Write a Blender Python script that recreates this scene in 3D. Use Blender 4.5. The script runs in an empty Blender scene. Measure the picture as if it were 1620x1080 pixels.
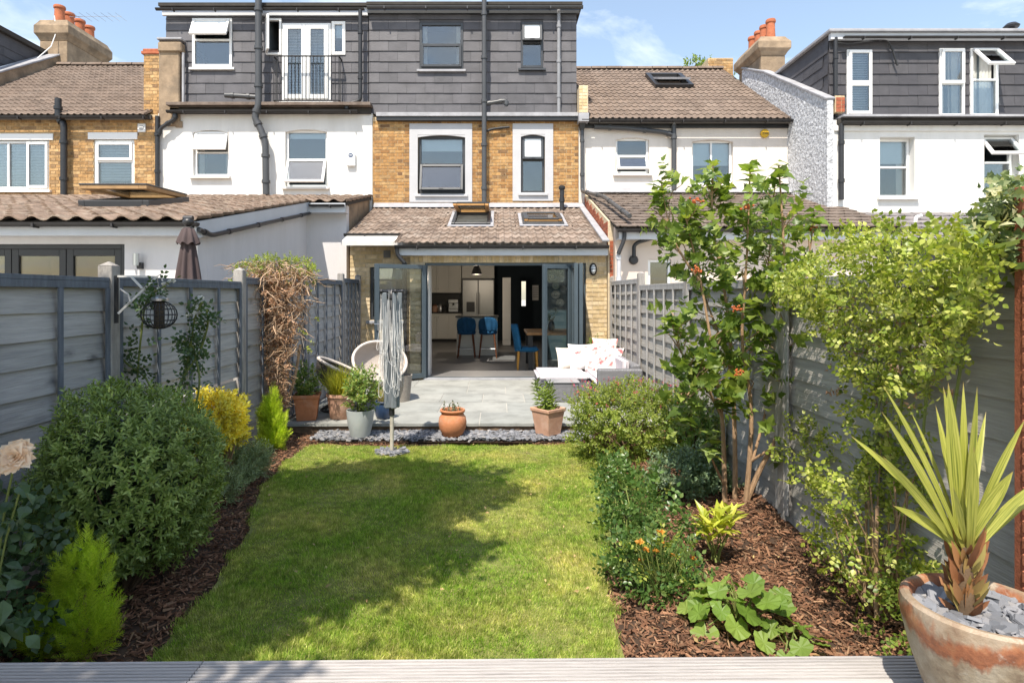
import bpy, bmesh, math, random
import numpy as np
from mathutils import Vector, Matrix

random.seed(11)
rng = np.random.default_rng(11)
SC = bpy.context.scene
COL = SC.collection

# ---------------------------------------------------------------- camera, sky, sun
F, CX, CY, CZ = 950.0, 788.0, 465.0, 1.57        # focal length and principal point of the photograph (1620 x 1080), eye height
cam_d = bpy.data.cameras.new('camera')
cam = bpy.data.objects.new('camera', cam_d)
COL.objects.link(cam)
cam.location = (0, 0, CZ)
cam.rotation_euler = (math.radians(90), 0, 0)
cam_d.sensor_width = 36.0
cam_d.lens = 36.0 * F / 1620.0
cam_d.shift_x = (810 - CX) / 1620.0
cam_d.shift_y = (CY - 540) / 1620.0
cam_d.clip_start = 0.05
cam_d.clip_end = 2000
SC.camera = cam

SUN_EL, SUN_AZ = math.radians(59), math.radians(20)
LIGHT = Vector((math.sin(SUN_AZ) * math.cos(SUN_EL), math.cos(SUN_AZ) * math.cos(SUN_EL), -math.sin(SUN_EL)))
sun_d = bpy.data.lights.new('sun', 'SUN')
sun_d.energy = 5.0
sun_d.angle = math.radians(0.5)
sun_d.color = (1.0, 0.92, 0.80)
sun = bpy.data.objects.new('sun', sun_d)
COL.objects.link(sun)
sun.location = (-3, -6, 12)
sun.rotation_euler = LIGHT.to_track_quat('-Z', 'Y').to_euler()

world = bpy.data.worlds.new('World')
SC.world = world
world.use_nodes = True
wn, wl = world.node_tree.nodes, world.node_tree.links
wn.clear()
w_out = wn.new('ShaderNodeOutputWorld')
w_bg = wn.new('ShaderNodeBackground')
w_sky = wn.new('ShaderNodeTexSky')
w_sky.sky_type = 'NISHITA'
w_sky.sun_disc = False
w_sky.sun_elevation = SUN_EL
w_sky.sun_rotation = math.atan2(-LIGHT.x, -LIGHT.y)
w_sky.air_density = 1.3
w_sky.dust_density = 1.0
w_sky.ozone_density = .6
w_bg.inputs['Strength'].default_value = 0.15
# wispy clouds over the whole sky: noise on the view direction flattened on a high layer
w_tc = wn.new('ShaderNodeTexCoord')
w_sep = wn.new('ShaderNodeSeparateXYZ')
wl.new(w_tc.outputs['Generated'], w_sep.inputs[0])
w_add = wn.new('ShaderNodeMath'); w_add.operation = 'ADD'; w_add.inputs[1].default_value = 0.18
w_mx = wn.new('ShaderNodeMath'); w_mx.operation = 'MAXIMUM'; w_mx.inputs[1].default_value = 0.02
wl.new(w_sep.outputs['Z'], w_mx.inputs[0]); wl.new(w_mx.outputs[0], w_add.inputs[0])
w_dx = wn.new('ShaderNodeMath'); w_dx.operation = 'DIVIDE'
w_dy = wn.new('ShaderNodeMath'); w_dy.operation = 'DIVIDE'
wl.new(w_sep.outputs['X'], w_dx.inputs[0]); wl.new(w_add.outputs[0], w_dx.inputs[1])
wl.new(w_sep.outputs['Y'], w_dy.inputs[0]); wl.new(w_add.outputs[0], w_dy.inputs[1])
w_cmb = wn.new('ShaderNodeCombineXYZ')
wl.new(w_dx.outputs[0], w_cmb.inputs[0]); wl.new(w_dy.outputs[0], w_cmb.inputs[1])
w_cmb.inputs[2].default_value = 3.7
w_nz = wn.new('ShaderNodeTexNoise')
w_nz.inputs['Scale'].default_value = 2.3
w_nz.inputs['Detail'].default_value = 7
w_nz.inputs['Roughness'].default_value = 0.58
w_nz.inputs['Distortion'].default_value = 0.5
wl.new(w_cmb.outputs[0], w_nz.inputs['Vector'])
w_rp = wn.new('ShaderNodeValToRGB')
w_rp.color_ramp.elements[0].position = 0.54
w_rp.color_ramp.elements[0].color = (.09, .09, .09, 1)
w_rp.color_ramp.elements[1].position = 0.80
w_rp.color_ramp.elements[1].color = (1, 1, 1, 1)
wl.new(w_nz.outputs['Fac'], w_rp.inputs[0])
w_mix = wn.new('ShaderNodeMixRGB')
wl.new(w_rp.outputs[0], w_mix.inputs[0])
wl.new(w_sky.outputs[0], w_mix.inputs[1])
w_mix.inputs[2].default_value = (6.0, 6.4, 6.8, 1)
wl.new(w_mix.outputs[0], w_bg.inputs['Color'])
wl.new(w_bg.outputs[0], w_out.inputs['Surface'])

SC.view_settings.view_transform = 'Standard'
SC.view_settings.look = 'None'
SC.view_settings.gamma = 1.0
SC.view_settings.use_curve_mapping = False
SC.view_settings.exposure = 0.6
SC.render.engine = 'CYCLES'
SC.cycles.max_bounces = 8
SC.cycles.diffuse_bounces = 4
SC.cycles.transparent_max_bounces = 16
SC.cycles.use_denoising = True

# ---------------------------------------------------------------- helpers
def W(px, py, D):
    return Vector(((px - CX) * D / F, D, CZ - (py - CY) * D / F))
def XX(px, D):
    return (px - CX) * D / F
def ZZ(py, D):
    return CZ - (py - CY) * D / F
def DG(py, z):                                   # distance at which height z is seen at picture row py
    return (CZ - z) * F / (py - CY)
def G(px, py, z=-0.12):                          # point of the ground level z
    D = DG(py, z)
    return Vector((XX(px, D), D, z))

def wm(o):
    m = o.matrix_basis
    p = o.parent
    while p is not None:
        m = p.matrix_basis @ m
        p = p.parent
    return m
IDM = Matrix.Identity(4)
def link(o, parent=None, world=IDM, local=False):
    COL.objects.link(o)
    if parent is not None:
        o.parent = parent
        o.matrix_basis = world if local else wm(parent).inverted() @ world
    else:
        o.matrix_basis = world
    return o
def thing(name, label, cat, loc=(0, 0, 0), rz=0.0, group=None, kind=None):
    o = bpy.data.objects.new(name, None)
    o.empty_display_size = 0.2
    COL.objects.link(o)
    o.matrix_basis = Matrix.Translation(Vector(loc)) @ Matrix.Rotation(rz, 4, 'Z')
    tag(o, label, cat, group, kind)
    return o
def tag(o, label=None, cat=None, group=None, kind=None):
    if label: o['label'] = label
    if cat: o['category'] = cat
    if group: o['group'] = group
    if kind: o['kind'] = kind
    return o
def copy_tree(o, parent=None):
    c = o.copy()
    COL.objects.link(c)
    if parent is not None: c.parent = parent
    for ch in [x for x in o.children]:
        copy_tree(ch, c)
    return c
def piece(name, mesh, parent, world, kind=None):
    o = bpy.data.objects.new(name, mesh)
    link(o, parent, world)
    if kind: o['kind'] = kind
    return o

class MB:
    def __init__(s):
        s.v, s.f, s.m = [], [], []
    def add(s, vs, fs, mi=0):
        n = len(s.v)
        s.v += [tuple(p) for p in vs]
        s.f += [tuple(i + n for i in f) for f in fs]
        s.m += [mi] * len(fs)
        return s
    def box(s, x0, x1, y0, y1, z0, z1, mi=0):
        if x0 > x1: x0, x1 = x1, x0
        if y0 > y1: y0, y1 = y1, y0
        if z0 > z1: z0, z1 = z1, z0
        return s.add([(x0,y0,z0),(x1,y0,z0),(x1,y1,z0),(x0,y1,z0),(x0,y0,z1),(x1,y0,z1),(x1,y1,z1),(x0,y1,z1)],
                     [(0,3,2,1),(4,5,6,7),(0,1,5,4),(1,2,6,5),(2,3,7,6),(3,0,4,7)], mi)
    def tbox(s, M, hx, hy, hz, mi=0):            # box of half sizes under a matrix
        vs = [M @ Vector((a*hx, b*hy, c*hz)) for c in (-1,1) for a, b in ((-1,-1),(1,-1),(1,1),(-1,1))]
        return s.add(vs, [(0,3,2,1),(4,5,6,7),(0,1,5,4),(1,2,6,5),(2,3,7,6),(3,0,4,7)], mi)
    def bar(s, a, b, w, h, mi=0, up=(0,0,1)):    # rectangular bar from a to b
        a, b = Vector(a), Vector(b)
        d = (b - a); L = d.length; d.normalize()
        u = Vector(up); r = d.cross(u)
        if r.length < 1e-4: r = d.cross(Vector((1,0,0)))
        r.normalize(); u = r.cross(d)
        M = Matrix((( r.x, d.x, u.x, (a.x+b.x)/2),( r.y, d.y, u.y, (a.y+b.y)/2),( r.z, d.z, u.z, (a.z+b.z)/2),(0,0,0,1)))
        return s.tbox(M, w/2, L/2, h/2, mi)
    def quad(s, a, b, c, d, mi=0):
        return s.add([a,b,c,d], [(0,1,2,3)], mi)
    def prism(s, pts, ext, mi=0):                # polygon swept by a vector
        e = Vector(ext); n = len(pts)
        vs = [Vector(p) for p in pts] + [Vector(p) + e for p in pts]
        fs = [tuple(range(n))[::-1], tuple(range(n, 2*n))] + [(i, (i+1)%n, n+(i+1)%n, n+i) for i in range(n)]
        return s.add(vs, fs, mi)
    def tube(s, pts, r, seg=8, mi=0, cap=True):
        pts = [Vector(p) for p in pts]; n = len(pts)
        rs = r if isinstance(r, (list, tuple)) else [r]*n
        vs, fs = [], []
        t0 = (pts[1]-pts[0]).normalized()
        nrm = t0.cross(Vector((0,0,1)))
        if nrm.length < 1e-3: nrm = t0.cross(Vector((1,0,0)))
        nrm.normalize()
        for i, p in enumerate(pts):
            t = (pts[min(i+1,n-1)] - pts[max(i-1,0)])
            if t.length < 1e-9: t = t0.copy()
            t.normalize()
            nrm = nrm - t*nrm.dot(t)
            if nrm.length < 1e-5: nrm = t.cross(Vector((1,0,0)))
            nrm.normalize(); bi = t.cross(nrm)
            for k in range(seg):
                a = 2*math.pi*k/seg
                vs.append(p + (nrm*math.cos(a) + bi*math.sin(a))*rs[i])
        for i in range(n-1):
            for k in range(seg):
                fs.append((i*seg+k, i*seg+(k+1)%seg, (i+1)*seg+(k+1)%seg, (i+1)*seg+k))
        if cap:
            fs.append(tuple(range(seg))[::-1]); fs.append(tuple((n-1)*seg+k for k in range(seg)))
        return s.add(vs, fs, mi)
    def lathe(s, prof, c=(0,0,0), seg=24, mi=0, capb=True, capt=False, fn=None):
        c = Vector(c); vs, fs = [], []
        for (r, z) in prof:
            for k in range(seg):
                a = 2*math.pi*k/seg
                p = Vector((r*math.cos(a), r*math.sin(a), z))
                if fn: p = fn(p, a)
                vs.append(c + p)
        for i in range(len(prof)-1):
            for k in range(seg):
                fs.append((i*seg+k, i*seg+(k+1)%seg, (i+1)*seg+(k+1)%seg, (i+1)*seg+k))
        if capb: fs.append(tuple(range(seg))[::-1])
        if capt: fs.append(tuple((len(prof)-1)*seg+k for k in range(seg)))
        return s.add(vs, fs, mi)
    def ball(s, c, r, seg=12, rings=8, mi=0):
        rx, ry, rz_ = r if isinstance(r, (tuple, list)) else (r, r, r)
        c = Vector(c)
        vs = [c + Vector((0,0,-rz_))]; fs = []
        for i in range(1, rings):
            t = -math.pi/2 + math.pi*i/rings
            for k in range(seg):
                a = 2*math.pi*k/seg
                vs.append(c + Vector((rx*math.cos(t)*math.cos(a), ry*math.cos(t)*math.sin(a), rz_*math.sin(t))))
        vs.append(c + Vector((0,0,rz_)))
        for k in range(seg):
            fs.append((0, 1+(k+1)%seg, 1+k))
        for i in range(rings-2):
            for k in range(seg):
                fs.append((1+i*seg+k, 1+i*seg+(k+1)%seg, 1+(i+1)*seg+(k+1)%seg, 1+(i+1)*seg+k))
        l = len(vs)-1; b = 1+(rings-2)*seg
        for k in range(seg):
            fs.append((b+k, b+(k+1)%seg, l))
        return s.add(vs, fs, mi)
    def mesh(s, name, mats, smooth=False, bev=0.0, seg=1):
        me = bpy.data.meshes.new(name)
        me.from_pydata(s.v, [], s.f)
        ms = mats if isinstance(mats, (list, tuple)) else [mats]
        for m in ms: me.materials.append(m)
        if len(ms) > 1: me.polygons.foreach_set('material_index', s.m)
        if bev > 0:
            bm = bmesh.new(); bm.from_mesh(me)
            es = [e for e in bm.edges if len(e.link_faces) == 2 and e.calc_face_angle(0) > 0.5]
            bmesh.ops.bevel(bm, geom=es, offset=bev, segments=seg, affect='EDGES', clamp_overlap=True)
            bm.to_mesh(me); bm.free()
        if smooth:
            me.polygons.foreach_set('use_smooth', [True]*len(me.polygons))
            if smooth != 'all':
                try: me.set_sharp_from_angle(angle=math.radians(40))
                except Exception: pass
        me.update()
        return me
    def build(s, name, mats, parent=None, smooth=False, bev=0.0, local=False, kind=None, world=IDM, seg=1):
        o = bpy.data.objects.new(name, s.mesh(name, mats, smooth, bev, seg))
        link(o, parent, world, local)
        if kind: o['kind'] = kind
        return o

def npmesh(name, V, Fs, mats, smooth=False, col=None):      # big meshes straight from arrays: Fs is a list of (array(n,k))
    me = bpy.data.meshes.new(name)
    V = np.asarray(V, dtype=np.float32)
    me.vertices.add(len(V)); me.vertices.foreach_set('co', V.ravel())
    loops = np.concatenate([f.ravel() for f in Fs]).astype(np.int32)
    sizes = np.concatenate([np.full(len(f), f.shape[1]) for f in Fs])
    starts = np.concatenate([[0], np.cumsum(sizes)[:-1]]).astype(np.int32)
    me.loops.add(len(loops)); me.loops.foreach_set('vertex_index', loops)
    me.polygons.add(len(sizes)); me.polygons.foreach_set('loop_start', starts)
    try: me.polygons.foreach_set('loop_total', sizes.astype(np.int32))
    except Exception: pass
    me.polygons.foreach_set('use_smooth', np.full(len(sizes), bool(smooth)))
    for m in (mats if isinstance(mats, (list, tuple)) else [mats]): me.materials.append(m)
    if col is not None:
        a = me.attributes.new('tint', 'FLOAT', 'POINT')
        a.data.foreach_set('value', np.asarray(col, dtype=np.float32))
    me.update(calc_edges=True)
    me.validate()
    return me

# ---------------------------------------------------------------- materials
def nt(name):
    m = bpy.data.materials.new(name); m.use_nodes = True
    t = m.node_tree; t.nodes.clear()
    o = t.nodes.new('ShaderNodeOutputMaterial')
    return m, t.nodes, t.links, o
def rand_fac(n, l):
    oi = n.new('ShaderNodeObjectInfo'); ge = n.new('ShaderNodeNewGeometry')
    ad = n.new('ShaderNodeMath'); ad.operation = 'ADD'
    l.new(oi.outputs['Random'], ad.inputs[0]); l.new(ge.outputs['Random Per Island'], ad.inputs[1])
    fr = n.new('ShaderNodeMath'); fr.operation = 'FRACT'; l.new(ad.outputs[0], fr.inputs[0])
    return fr.outputs[0], ge
def ramp(n, l, fac, cols, pos=None, interp='LINEAR'):
    r = n.new('ShaderNodeValToRGB'); e = r.color_ramp.elements
    r.color_ramp.interpolation = interp
    k = len(cols)
    while len(e) < k: e.new(0.5)
    for i, c in enumerate(cols):
        e[i].position = pos[i] if pos else i/(k-1)
        e[i].color = (c[0], c[1], c[2], 1)
    l.new(fac, r.inputs[0])
    return r.outputs[0]
def mat(name, cols, rough=0.7, var=0.25, scale=6.0, bump=0.15, bscale=60.0, metal=0.0, stretch=(1,1,1), rnd=True, spec=0.3,
        stain=None, stain_scale=2.0, stain_amt=0.5, bdist=0.01, knots=None):
    """Principled surface: a ramp of COLS picked per piece, blotches of VAR, a bump, and optional stains with their own colour."""
    m, n, l, o = nt(name)
    b = n.new('ShaderNodeBsdfPrincipled')
    b.inputs['Roughness'].default_value = rough
    b.inputs['Metallic'].default_value = metal
    b.inputs['Specular IOR Level'].default_value = spec
    cols = cols if isinstance(cols, list) else [cols]
    rf, ge = rand_fac(n, l)
    mp = n.new('ShaderNodeMapping'); mp.inputs['Scale'].default_value = stretch
    l.new(ge.outputs['Position'], mp.inputs['Vector'])
    if len(cols) == 1:
        rgb = n.new('ShaderNodeRGB'); rgb.outputs[0].default_value = (*cols[0], 1); c = rgb.outputs[0]
    else:
        c = ramp(n, l, rf, cols)
    nz = n.new('ShaderNodeTexNoise'); nz.inputs['Scale'].default_value = scale; nz.inputs['Detail'].default_value = 6
    nz.inputs['Roughness'].default_value = 0.6
    l.new(mp.outputs[0], nz.inputs['Vector'])
    mr = n.new('ShaderNodeMapRange')
    mr.inputs['From Min'].default_value = 0.3; mr.inputs['From Max'].default_value = 0.7
    mr.inputs['To Min'].default_value = 1-var; mr.inputs['To Max'].default_value = 1+var
    l.new(nz.outputs['Fac'], mr.inputs['Value'])
    mu = n.new('ShaderNodeVectorMath'); mu.operation = 'SCALE'
    l.new(c, mu.inputs[0]); l.new(mr.outputs[0], mu.inputs['Scale'])
    c = mu.outputs[0]
    if stain:
        sz = n.new('ShaderNodeTexNoise'); sz.inputs['Scale'].default_value = stain_scale; sz.inputs['Detail'].default_value = 8
        sz.inputs['Roughness'].default_value = 0.65
        l.new(mp.outputs[0], sz.inputs['Vector'])
        f = ramp(n, l, sz.outputs['Fac'], [(0,0,0),(stain_amt,)*3], [0.5, 0.68])
        mx = n.new('ShaderNodeMixRGB'); l.new(f, mx.inputs[0]); l.new(c, mx.inputs[1]); mx.inputs[2].default_value = (*stain, 1)
        c = mx.outputs[0]
    if knots:
        m2 = n.new('ShaderNodeMapping'); m2.inputs['Scale'].default_value = (.05,2.1,4.6); l.new(ge.outputs['Position'], m2.inputs['Vector'])
        wz = n.new('ShaderNodeTexNoise'); wz.inputs['Scale'].default_value = 9; l.new(m2.outputs[0], wz.inputs['Vector'])
        wa = n.new('ShaderNodeMixRGB'); wa.blend_type = 'ADD'; wa.inputs[0].default_value = .12; l.new(m2.outputs[0], wa.inputs[1]); l.new(wz.outputs['Color'], wa.inputs[2])
        vo = n.new('ShaderNodeTexVoronoi'); vo.inputs['Scale'].default_value = 1.0; l.new(wa.outputs[0], vo.inputs['Vector'])
        kf = ramp(n, l, vo.outputs['Distance'], [(.85,.85,.85),(.55,.55,.55),(.25,.25,.25),(0,0,0)], [.05,.085,.13,.2])
        kx = n.new('ShaderNodeMixRGB'); l.new(kf, kx.inputs[0]); l.new(c, kx.inputs[1]); kx.inputs[2].default_value = (*knots, 1); c = kx.outputs[0]
    l.new(c, b.inputs['Base Color'])
    if bump > 0:
        bz = n.new('ShaderNodeTexNoise'); bz.inputs['Scale'].default_value = bscale; bz.inputs['Detail'].default_value = 5
        l.new(mp.outputs[0], bz.inputs['Vector'])
        bp = n.new('ShaderNodeBump'); bp.inputs['Strength'].default_value = bump; bp.inputs['Distance'].default_value = bdist
        l.new(bz.outputs['Fac'], bp.inputs['Height']); l.new(bp.outputs[0], b.inputs['Normal'])
    l.new(b.outputs[0], o.inputs['Surface'])
    return m
def leaf_mat(name, cols, trans=0.35, rough=0.45, spec=0.4, tcol=None):
    m, n, l, o = nt(name)
    rf, ge = rand_fac(n, l)
    c = ramp(n, l, rf, cols)
    nz = n.new('ShaderNodeTexNoise'); nz.inputs['Scale'].default_value = 5.0; nz.inputs['Detail'].default_value = 3
    l.new(ge.outputs['Position'], nz.inputs['Vector'])
    mr = n.new('ShaderNodeMapRange'); mr.inputs['From Min'].default_value = .3; mr.inputs['From Max'].default_value = .7
    mr.inputs['To Min'].default_value = .75; mr.inputs['To Max'].default_value = 1.25
    l.new(nz.outputs['Fac'], mr.inputs['Value'])
    mu = n.new('ShaderNodeVectorMath'); mu.operation = 'SCALE'; l.new(c, mu.inputs[0]); l.new(mr.outputs[0], mu.inputs['Scale'])
    b = n.new('ShaderNodeBsdfPrincipled'); b.inputs['Roughness'].default_value = rough; b.inputs['Specular IOR Level'].default_value = spec
    l.new(mu.outputs[0], b.inputs['Base Color'])
    tr = n.new('ShaderNodeBsdfTranslucent')
    tm = n.new('ShaderNodeMixRGB'); tm.blend_type = 'MULTIPLY'; tm.inputs[0].default_value = 1.0
    l.new(mu.outputs[0], tm.inputs[1]); tm.inputs[2].default_value = (*(tcol or (1.9, 1.9, 0.9)), 1)
    l.new(tm.outputs[0], tr.inputs['Color'])
    ms = n.new('ShaderNodeMixShader'); ms.inputs[0].default_value = trans
    l.new(b.outputs[0], ms.inputs[1]); l.new(tr.outputs[0], ms.inputs[2]); l.new(ms.outputs[0], o.inputs['Surface'])
    return m
def glass_mat(name, tint=(0.85, 0.92, 0.92), refl=0.06, ior=1.5, rough=0.0):
    m, n, l, o = nt(name)
    t = n.new('ShaderNodeBsdfTransparent'); t.inputs['Color'].default_value = (*tint, 1)
    g = n.new('ShaderNodeBsdfGlossy'); g.inputs['Roughness'].default_value = rough
    fr = n.new('ShaderNodeFresnel'); fr.inputs['IOR'].default_value = ior
    ad = n.new('ShaderNodeMath'); ad.operation = 'ADD'; ad.inputs[1].default_value = refl; ad.use_clamp = True
    l.new(fr.outputs[0], ad.inputs[0])
    ms = n.new('ShaderNodeMixShader'); l.new(ad.outputs[0], ms.inputs[0]); l.new(t.outputs[0], ms.inputs[1]); l.new(g.outputs[0], ms.inputs[2])
    l.new(ms.outputs[0], o.inputs['Surface'])
    return m
def emit_mat(name, col, s):
    m, n, l, o = nt(name)
    e = n.new('ShaderNodeEmission'); e.inputs[0].default_value = (*col, 1); e.inputs[1].default_value = s
    l.new(e.outputs[0], o.inputs['Surface'])
    return m

BRICK = mat('stock_brick', [(.25,.125,.048),(.385,.21,.078),(.425,.245,.095),(.34,.18,.068),(.47,.295,.13),(.17,.095,.048)], .85, .3, 14, .5, 90)
BRICK_P = mat('pale_brick', [(.55,.41,.225),(.63,.49,.30),(.69,.55,.36),(.58,.44,.245),(.49,.355,.195)], .85, .22, 14, .5, 90)
BRICK_L = mat('old_brick', [(.30,.17,.07),(.44,.27,.12),(.38,.22,.09),(.50,.33,.16),(.22,.13,.07)], .88, .35, 12, .5, 80)
BRICK_R = mat('red_brick', [(.30,.085,.045),(.38,.12,.06),(.26,.07,.04)], .85, .25, 14, .5, 90)
MORTAR = mat('mortar', (.52,.40,.25), .95, .2, 20, .4, 120)
MORTAR_P = mat('pale_mortar', (.56,.46,.32), .95, .2, 20, .4, 120)
RENDER = mat('white_render', (.70,.685,.655), .9, .05, 1.5, .3, 40, stretch=(2.6,2.6,.45), stain=(.56,.53,.48), stain_scale=1.0, stain_amt=.32)
RENDER_C = mat('cream_render', (.70,.64,.58), .9, .05, 1.5, .3, 40, stretch=(2.6,2.6,.45), stain=(.56,.50,.43), stain_scale=1.0, stain_amt=.35)
RENDER_W = mat('neighbour_render', (.64,.62,.62), .9, .05, 1.2, .3, 40, stretch=(2,2,.5), stain=(.50,.48,.46), stain_scale=1, stain_amt=.3)
SURROUND = mat('window_surround', (.47,.47,.485), .85, .05, 3, .2, 80)
CEMENT = mat('old_cement_render', (.29,.215,.145), .95, .35, 3.0, .7, 25, stain=(.16,.13,.10), stain_scale=2.5, stain_amt=.6)
PEBBLE = mat('pebbledash', (.52,.53,.55), .95, .45, 14, 1.0, 16, bdist=.04)
SLATE = mat('hung_slate', [(.080,.077,.086),(.096,.092,.101),(.074,.072,.080),(.104,.100,.108),(.088,.085,.093)], .55, .2, 3, .3, 30, spec=.4)
SLATE2 = mat('hung_slate_dark', [(.062,.060,.066),(.074,.071,.077),(.055,.053,.06)], .6, .14, 5, .25, 30, spec=.4)
TILE = mat('roof_tile', [(.195,.145,.112),(.235,.178,.14),(.165,.122,.095),(.265,.205,.165)], .9, .3, 5, .5, 60, stain=(.42,.37,.32), stain_scale=3, stain_amt=.45)
TILE_L = mat('lichened_tile', [(.19,.135,.10),(.25,.18,.135),(.16,.115,.085)], .92, .4, 6, .6, 50, stain=(.40,.34,.27), stain_scale=5, stain_amt=.6)
TILE_D = mat('dark_tile', [(.135,.105,.085),(.17,.13,.105),(.115,.09,.075)], .9, .3, 6, .5, 60, stain=(.26,.22,.19), stain_scale=4, stain_amt=.4)
TILE_U = mat('upper_tile', [(.165,.122,.095),(.195,.147,.115),(.145,.108,.084)], .9, .25, 4, .4, 60, stain=(.25,.20,.165), stain_scale=3, stain_amt=.4)
FELT = mat('roof_felt', (.05,.045,.04), .95, .2)
LEAD = mat('lead_flashing', (.33,.33,.35), .6, .2, 4, .2, 30)
WHITE = mat('white_upvc', (.80,.80,.79), .35, .03, 3, 0)
FASCIA = mat('grey_white_fascia', (.55,.57,.60), .5, .05, 3, 0)
ANTHR = mat('anthracite_frame', (.042,.046,.052), .4, .08, 4, 0, spec=.5)
BIFOLD = mat('bifold_frame', (.060,.082,.098), .38, .08, 4, 0, spec=.5)
BLACKP = mat('black_plastic', (.022,.022,.024), .4, .15, 6, 0, spec=.5)
GREYPIPE = mat('grey_pipe', (.060,.062,.066), .4, .1, 4, 0, spec=.5)
PALEPIPE = mat('pale_pipe', (.50,.50,.52), .5, .1, 4, 0)
GUTTER = mat('gutter', (.035,.033,.033), .5, .2, 5, 0)
TERRA = mat('terracotta', (.50,.20,.095), .85, .18, 7, .3, 60, stain=(.56,.34,.24), stain_scale=6, stain_amt=.6)
TERRA_P = mat('pale_terracotta', (.50,.29,.20), .88, .18, 7, .3, 60, stain=(.60,.43,.34), stain_scale=6, stain_amt=.55)
POTRED = mat('chimney_pot', (.42,.14,.07), .85, .25, 7, .3, 50)
GLASS = glass_mat('window_glass', (.90,.945,.96), .09)
GLASS_D = glass_mat('door_glass', (.93,.96,.96), .03)
FROST = mat('frosted_glass', (.72,.76,.78), .25, .03, 3, 0, spec=.5)
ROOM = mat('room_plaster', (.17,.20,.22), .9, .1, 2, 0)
BLIND = mat('blind_fabric', (.62,.66,.68), .8, .05, 5, 0)
CURTAIN = mat('curtain', (.70,.66,.60), .9, .1, 5, .1)
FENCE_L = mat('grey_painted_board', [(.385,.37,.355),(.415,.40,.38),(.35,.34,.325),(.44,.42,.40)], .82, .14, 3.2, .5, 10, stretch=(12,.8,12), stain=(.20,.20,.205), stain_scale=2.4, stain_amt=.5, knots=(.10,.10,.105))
FENCE_R = mat('warm_grey_board', [(.37,.345,.31),(.40,.375,.34),(.34,.32,.29),(.42,.395,.355)], .82, .13, 3.2, .5, 10, stretch=(12,.8,12), stain=(.23,.215,.195), stain_scale=2.4, stain_amt=.5, knots=(.13,.12,.11))
POST = mat('weathered_post', (.30,.28,.26), .9, .3, 5, .5, 30, stretch=(4,4,1), stain=(.45,.40,.36), stain_scale=3, stain_amt=.5)
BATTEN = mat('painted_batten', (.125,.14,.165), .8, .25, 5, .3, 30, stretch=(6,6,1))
BATTEN_R = mat('painted_batten_pale', (.36,.35,.34), .8, .2, 5, .3, 30, stretch=(6,6,1))
SCREEN = mat('brown_screen_timber', [(.30,.10,.05),(.36,.13,.07),(.26,.085,.045)], .7, .25, 5, .3, 20, stretch=(1,6,6))
DECK = mat('grey_deck', [(.385,.36,.345),(.415,.39,.37),(.355,.335,.32)], .75, .12, 2.0, .4, 14, stretch=(.5,7,7), stain=(.24,.215,.20), stain_scale=1.2, stain_amt=.6)
SLAB = mat('paving_slab', [(.295,.30,.28),(.33,.33,.305),(.27,.28,.265),(.345,.34,.31)], .8, .16, 2.5, .4, 25, stain=(.19,.195,.18), stain_scale=2.8, stain_amt=.65)
GROUT = mat('slab_joint', (.42,.40,.36), .95, .15, 20, .2)
EDGE = mat('patio_edge_mortar', (.15,.10,.065), .95, .4, 9, .8, 25)
SOIL = mat('soil', (.055,.034,.022), .97, .4, 6, .8, 30)
MULCH = mat('bark_mulch', [(.11,.052,.028),(.20,.098,.055),(.29,.155,.088),(.15,.072,.040),(.07,.035,.02),(.36,.22,.13)], .85, .2, 20, .2, 60)
CHIP = mat('slate_chip', [(.12,.127,.142),(.185,.192,.212),(.245,.245,.26),(.09,.097,.112),(.30,.285,.275),(.155,.162,.182)], .65, .15, 18, .2, 40)
STEEL = mat('steel', (.55,.55,.55), .3, .05, 5, 0, metal=1.0)
IRON = mat('black_iron', (.03,.03,.032), .5, .1, 5, 0)
BARK = mat('stem_bark', (.34,.22,.13), .9, .3, 14, .5, 40, stretch=(3,3,1))
BARK_D = mat('dark_stem', (.13,.085,.05), .9, .3, 14, .4, 40)
GREENSTEM = mat('green_stem', (.16,.19,.05), .7, .2, 14, .1, 40)
WICKER_G = mat('grey_wicker', [(.20,.20,.21),(.25,.25,.26),(.17,.17,.18)], .6, .15, 20, .1, 60)
WICKER_L = mat('pale_wicker', (.50,.44,.39), .7, .15, 30, .2, 90)
WICKER_D = mat('dark_wicker', (.06,.05,.045), .7, .2, 30, .2, 90)
CUSHION = mat('lilac_cushion', (.56,.52,.545), .9, .05, 6, .25, 12, bdist=.02)
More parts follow.
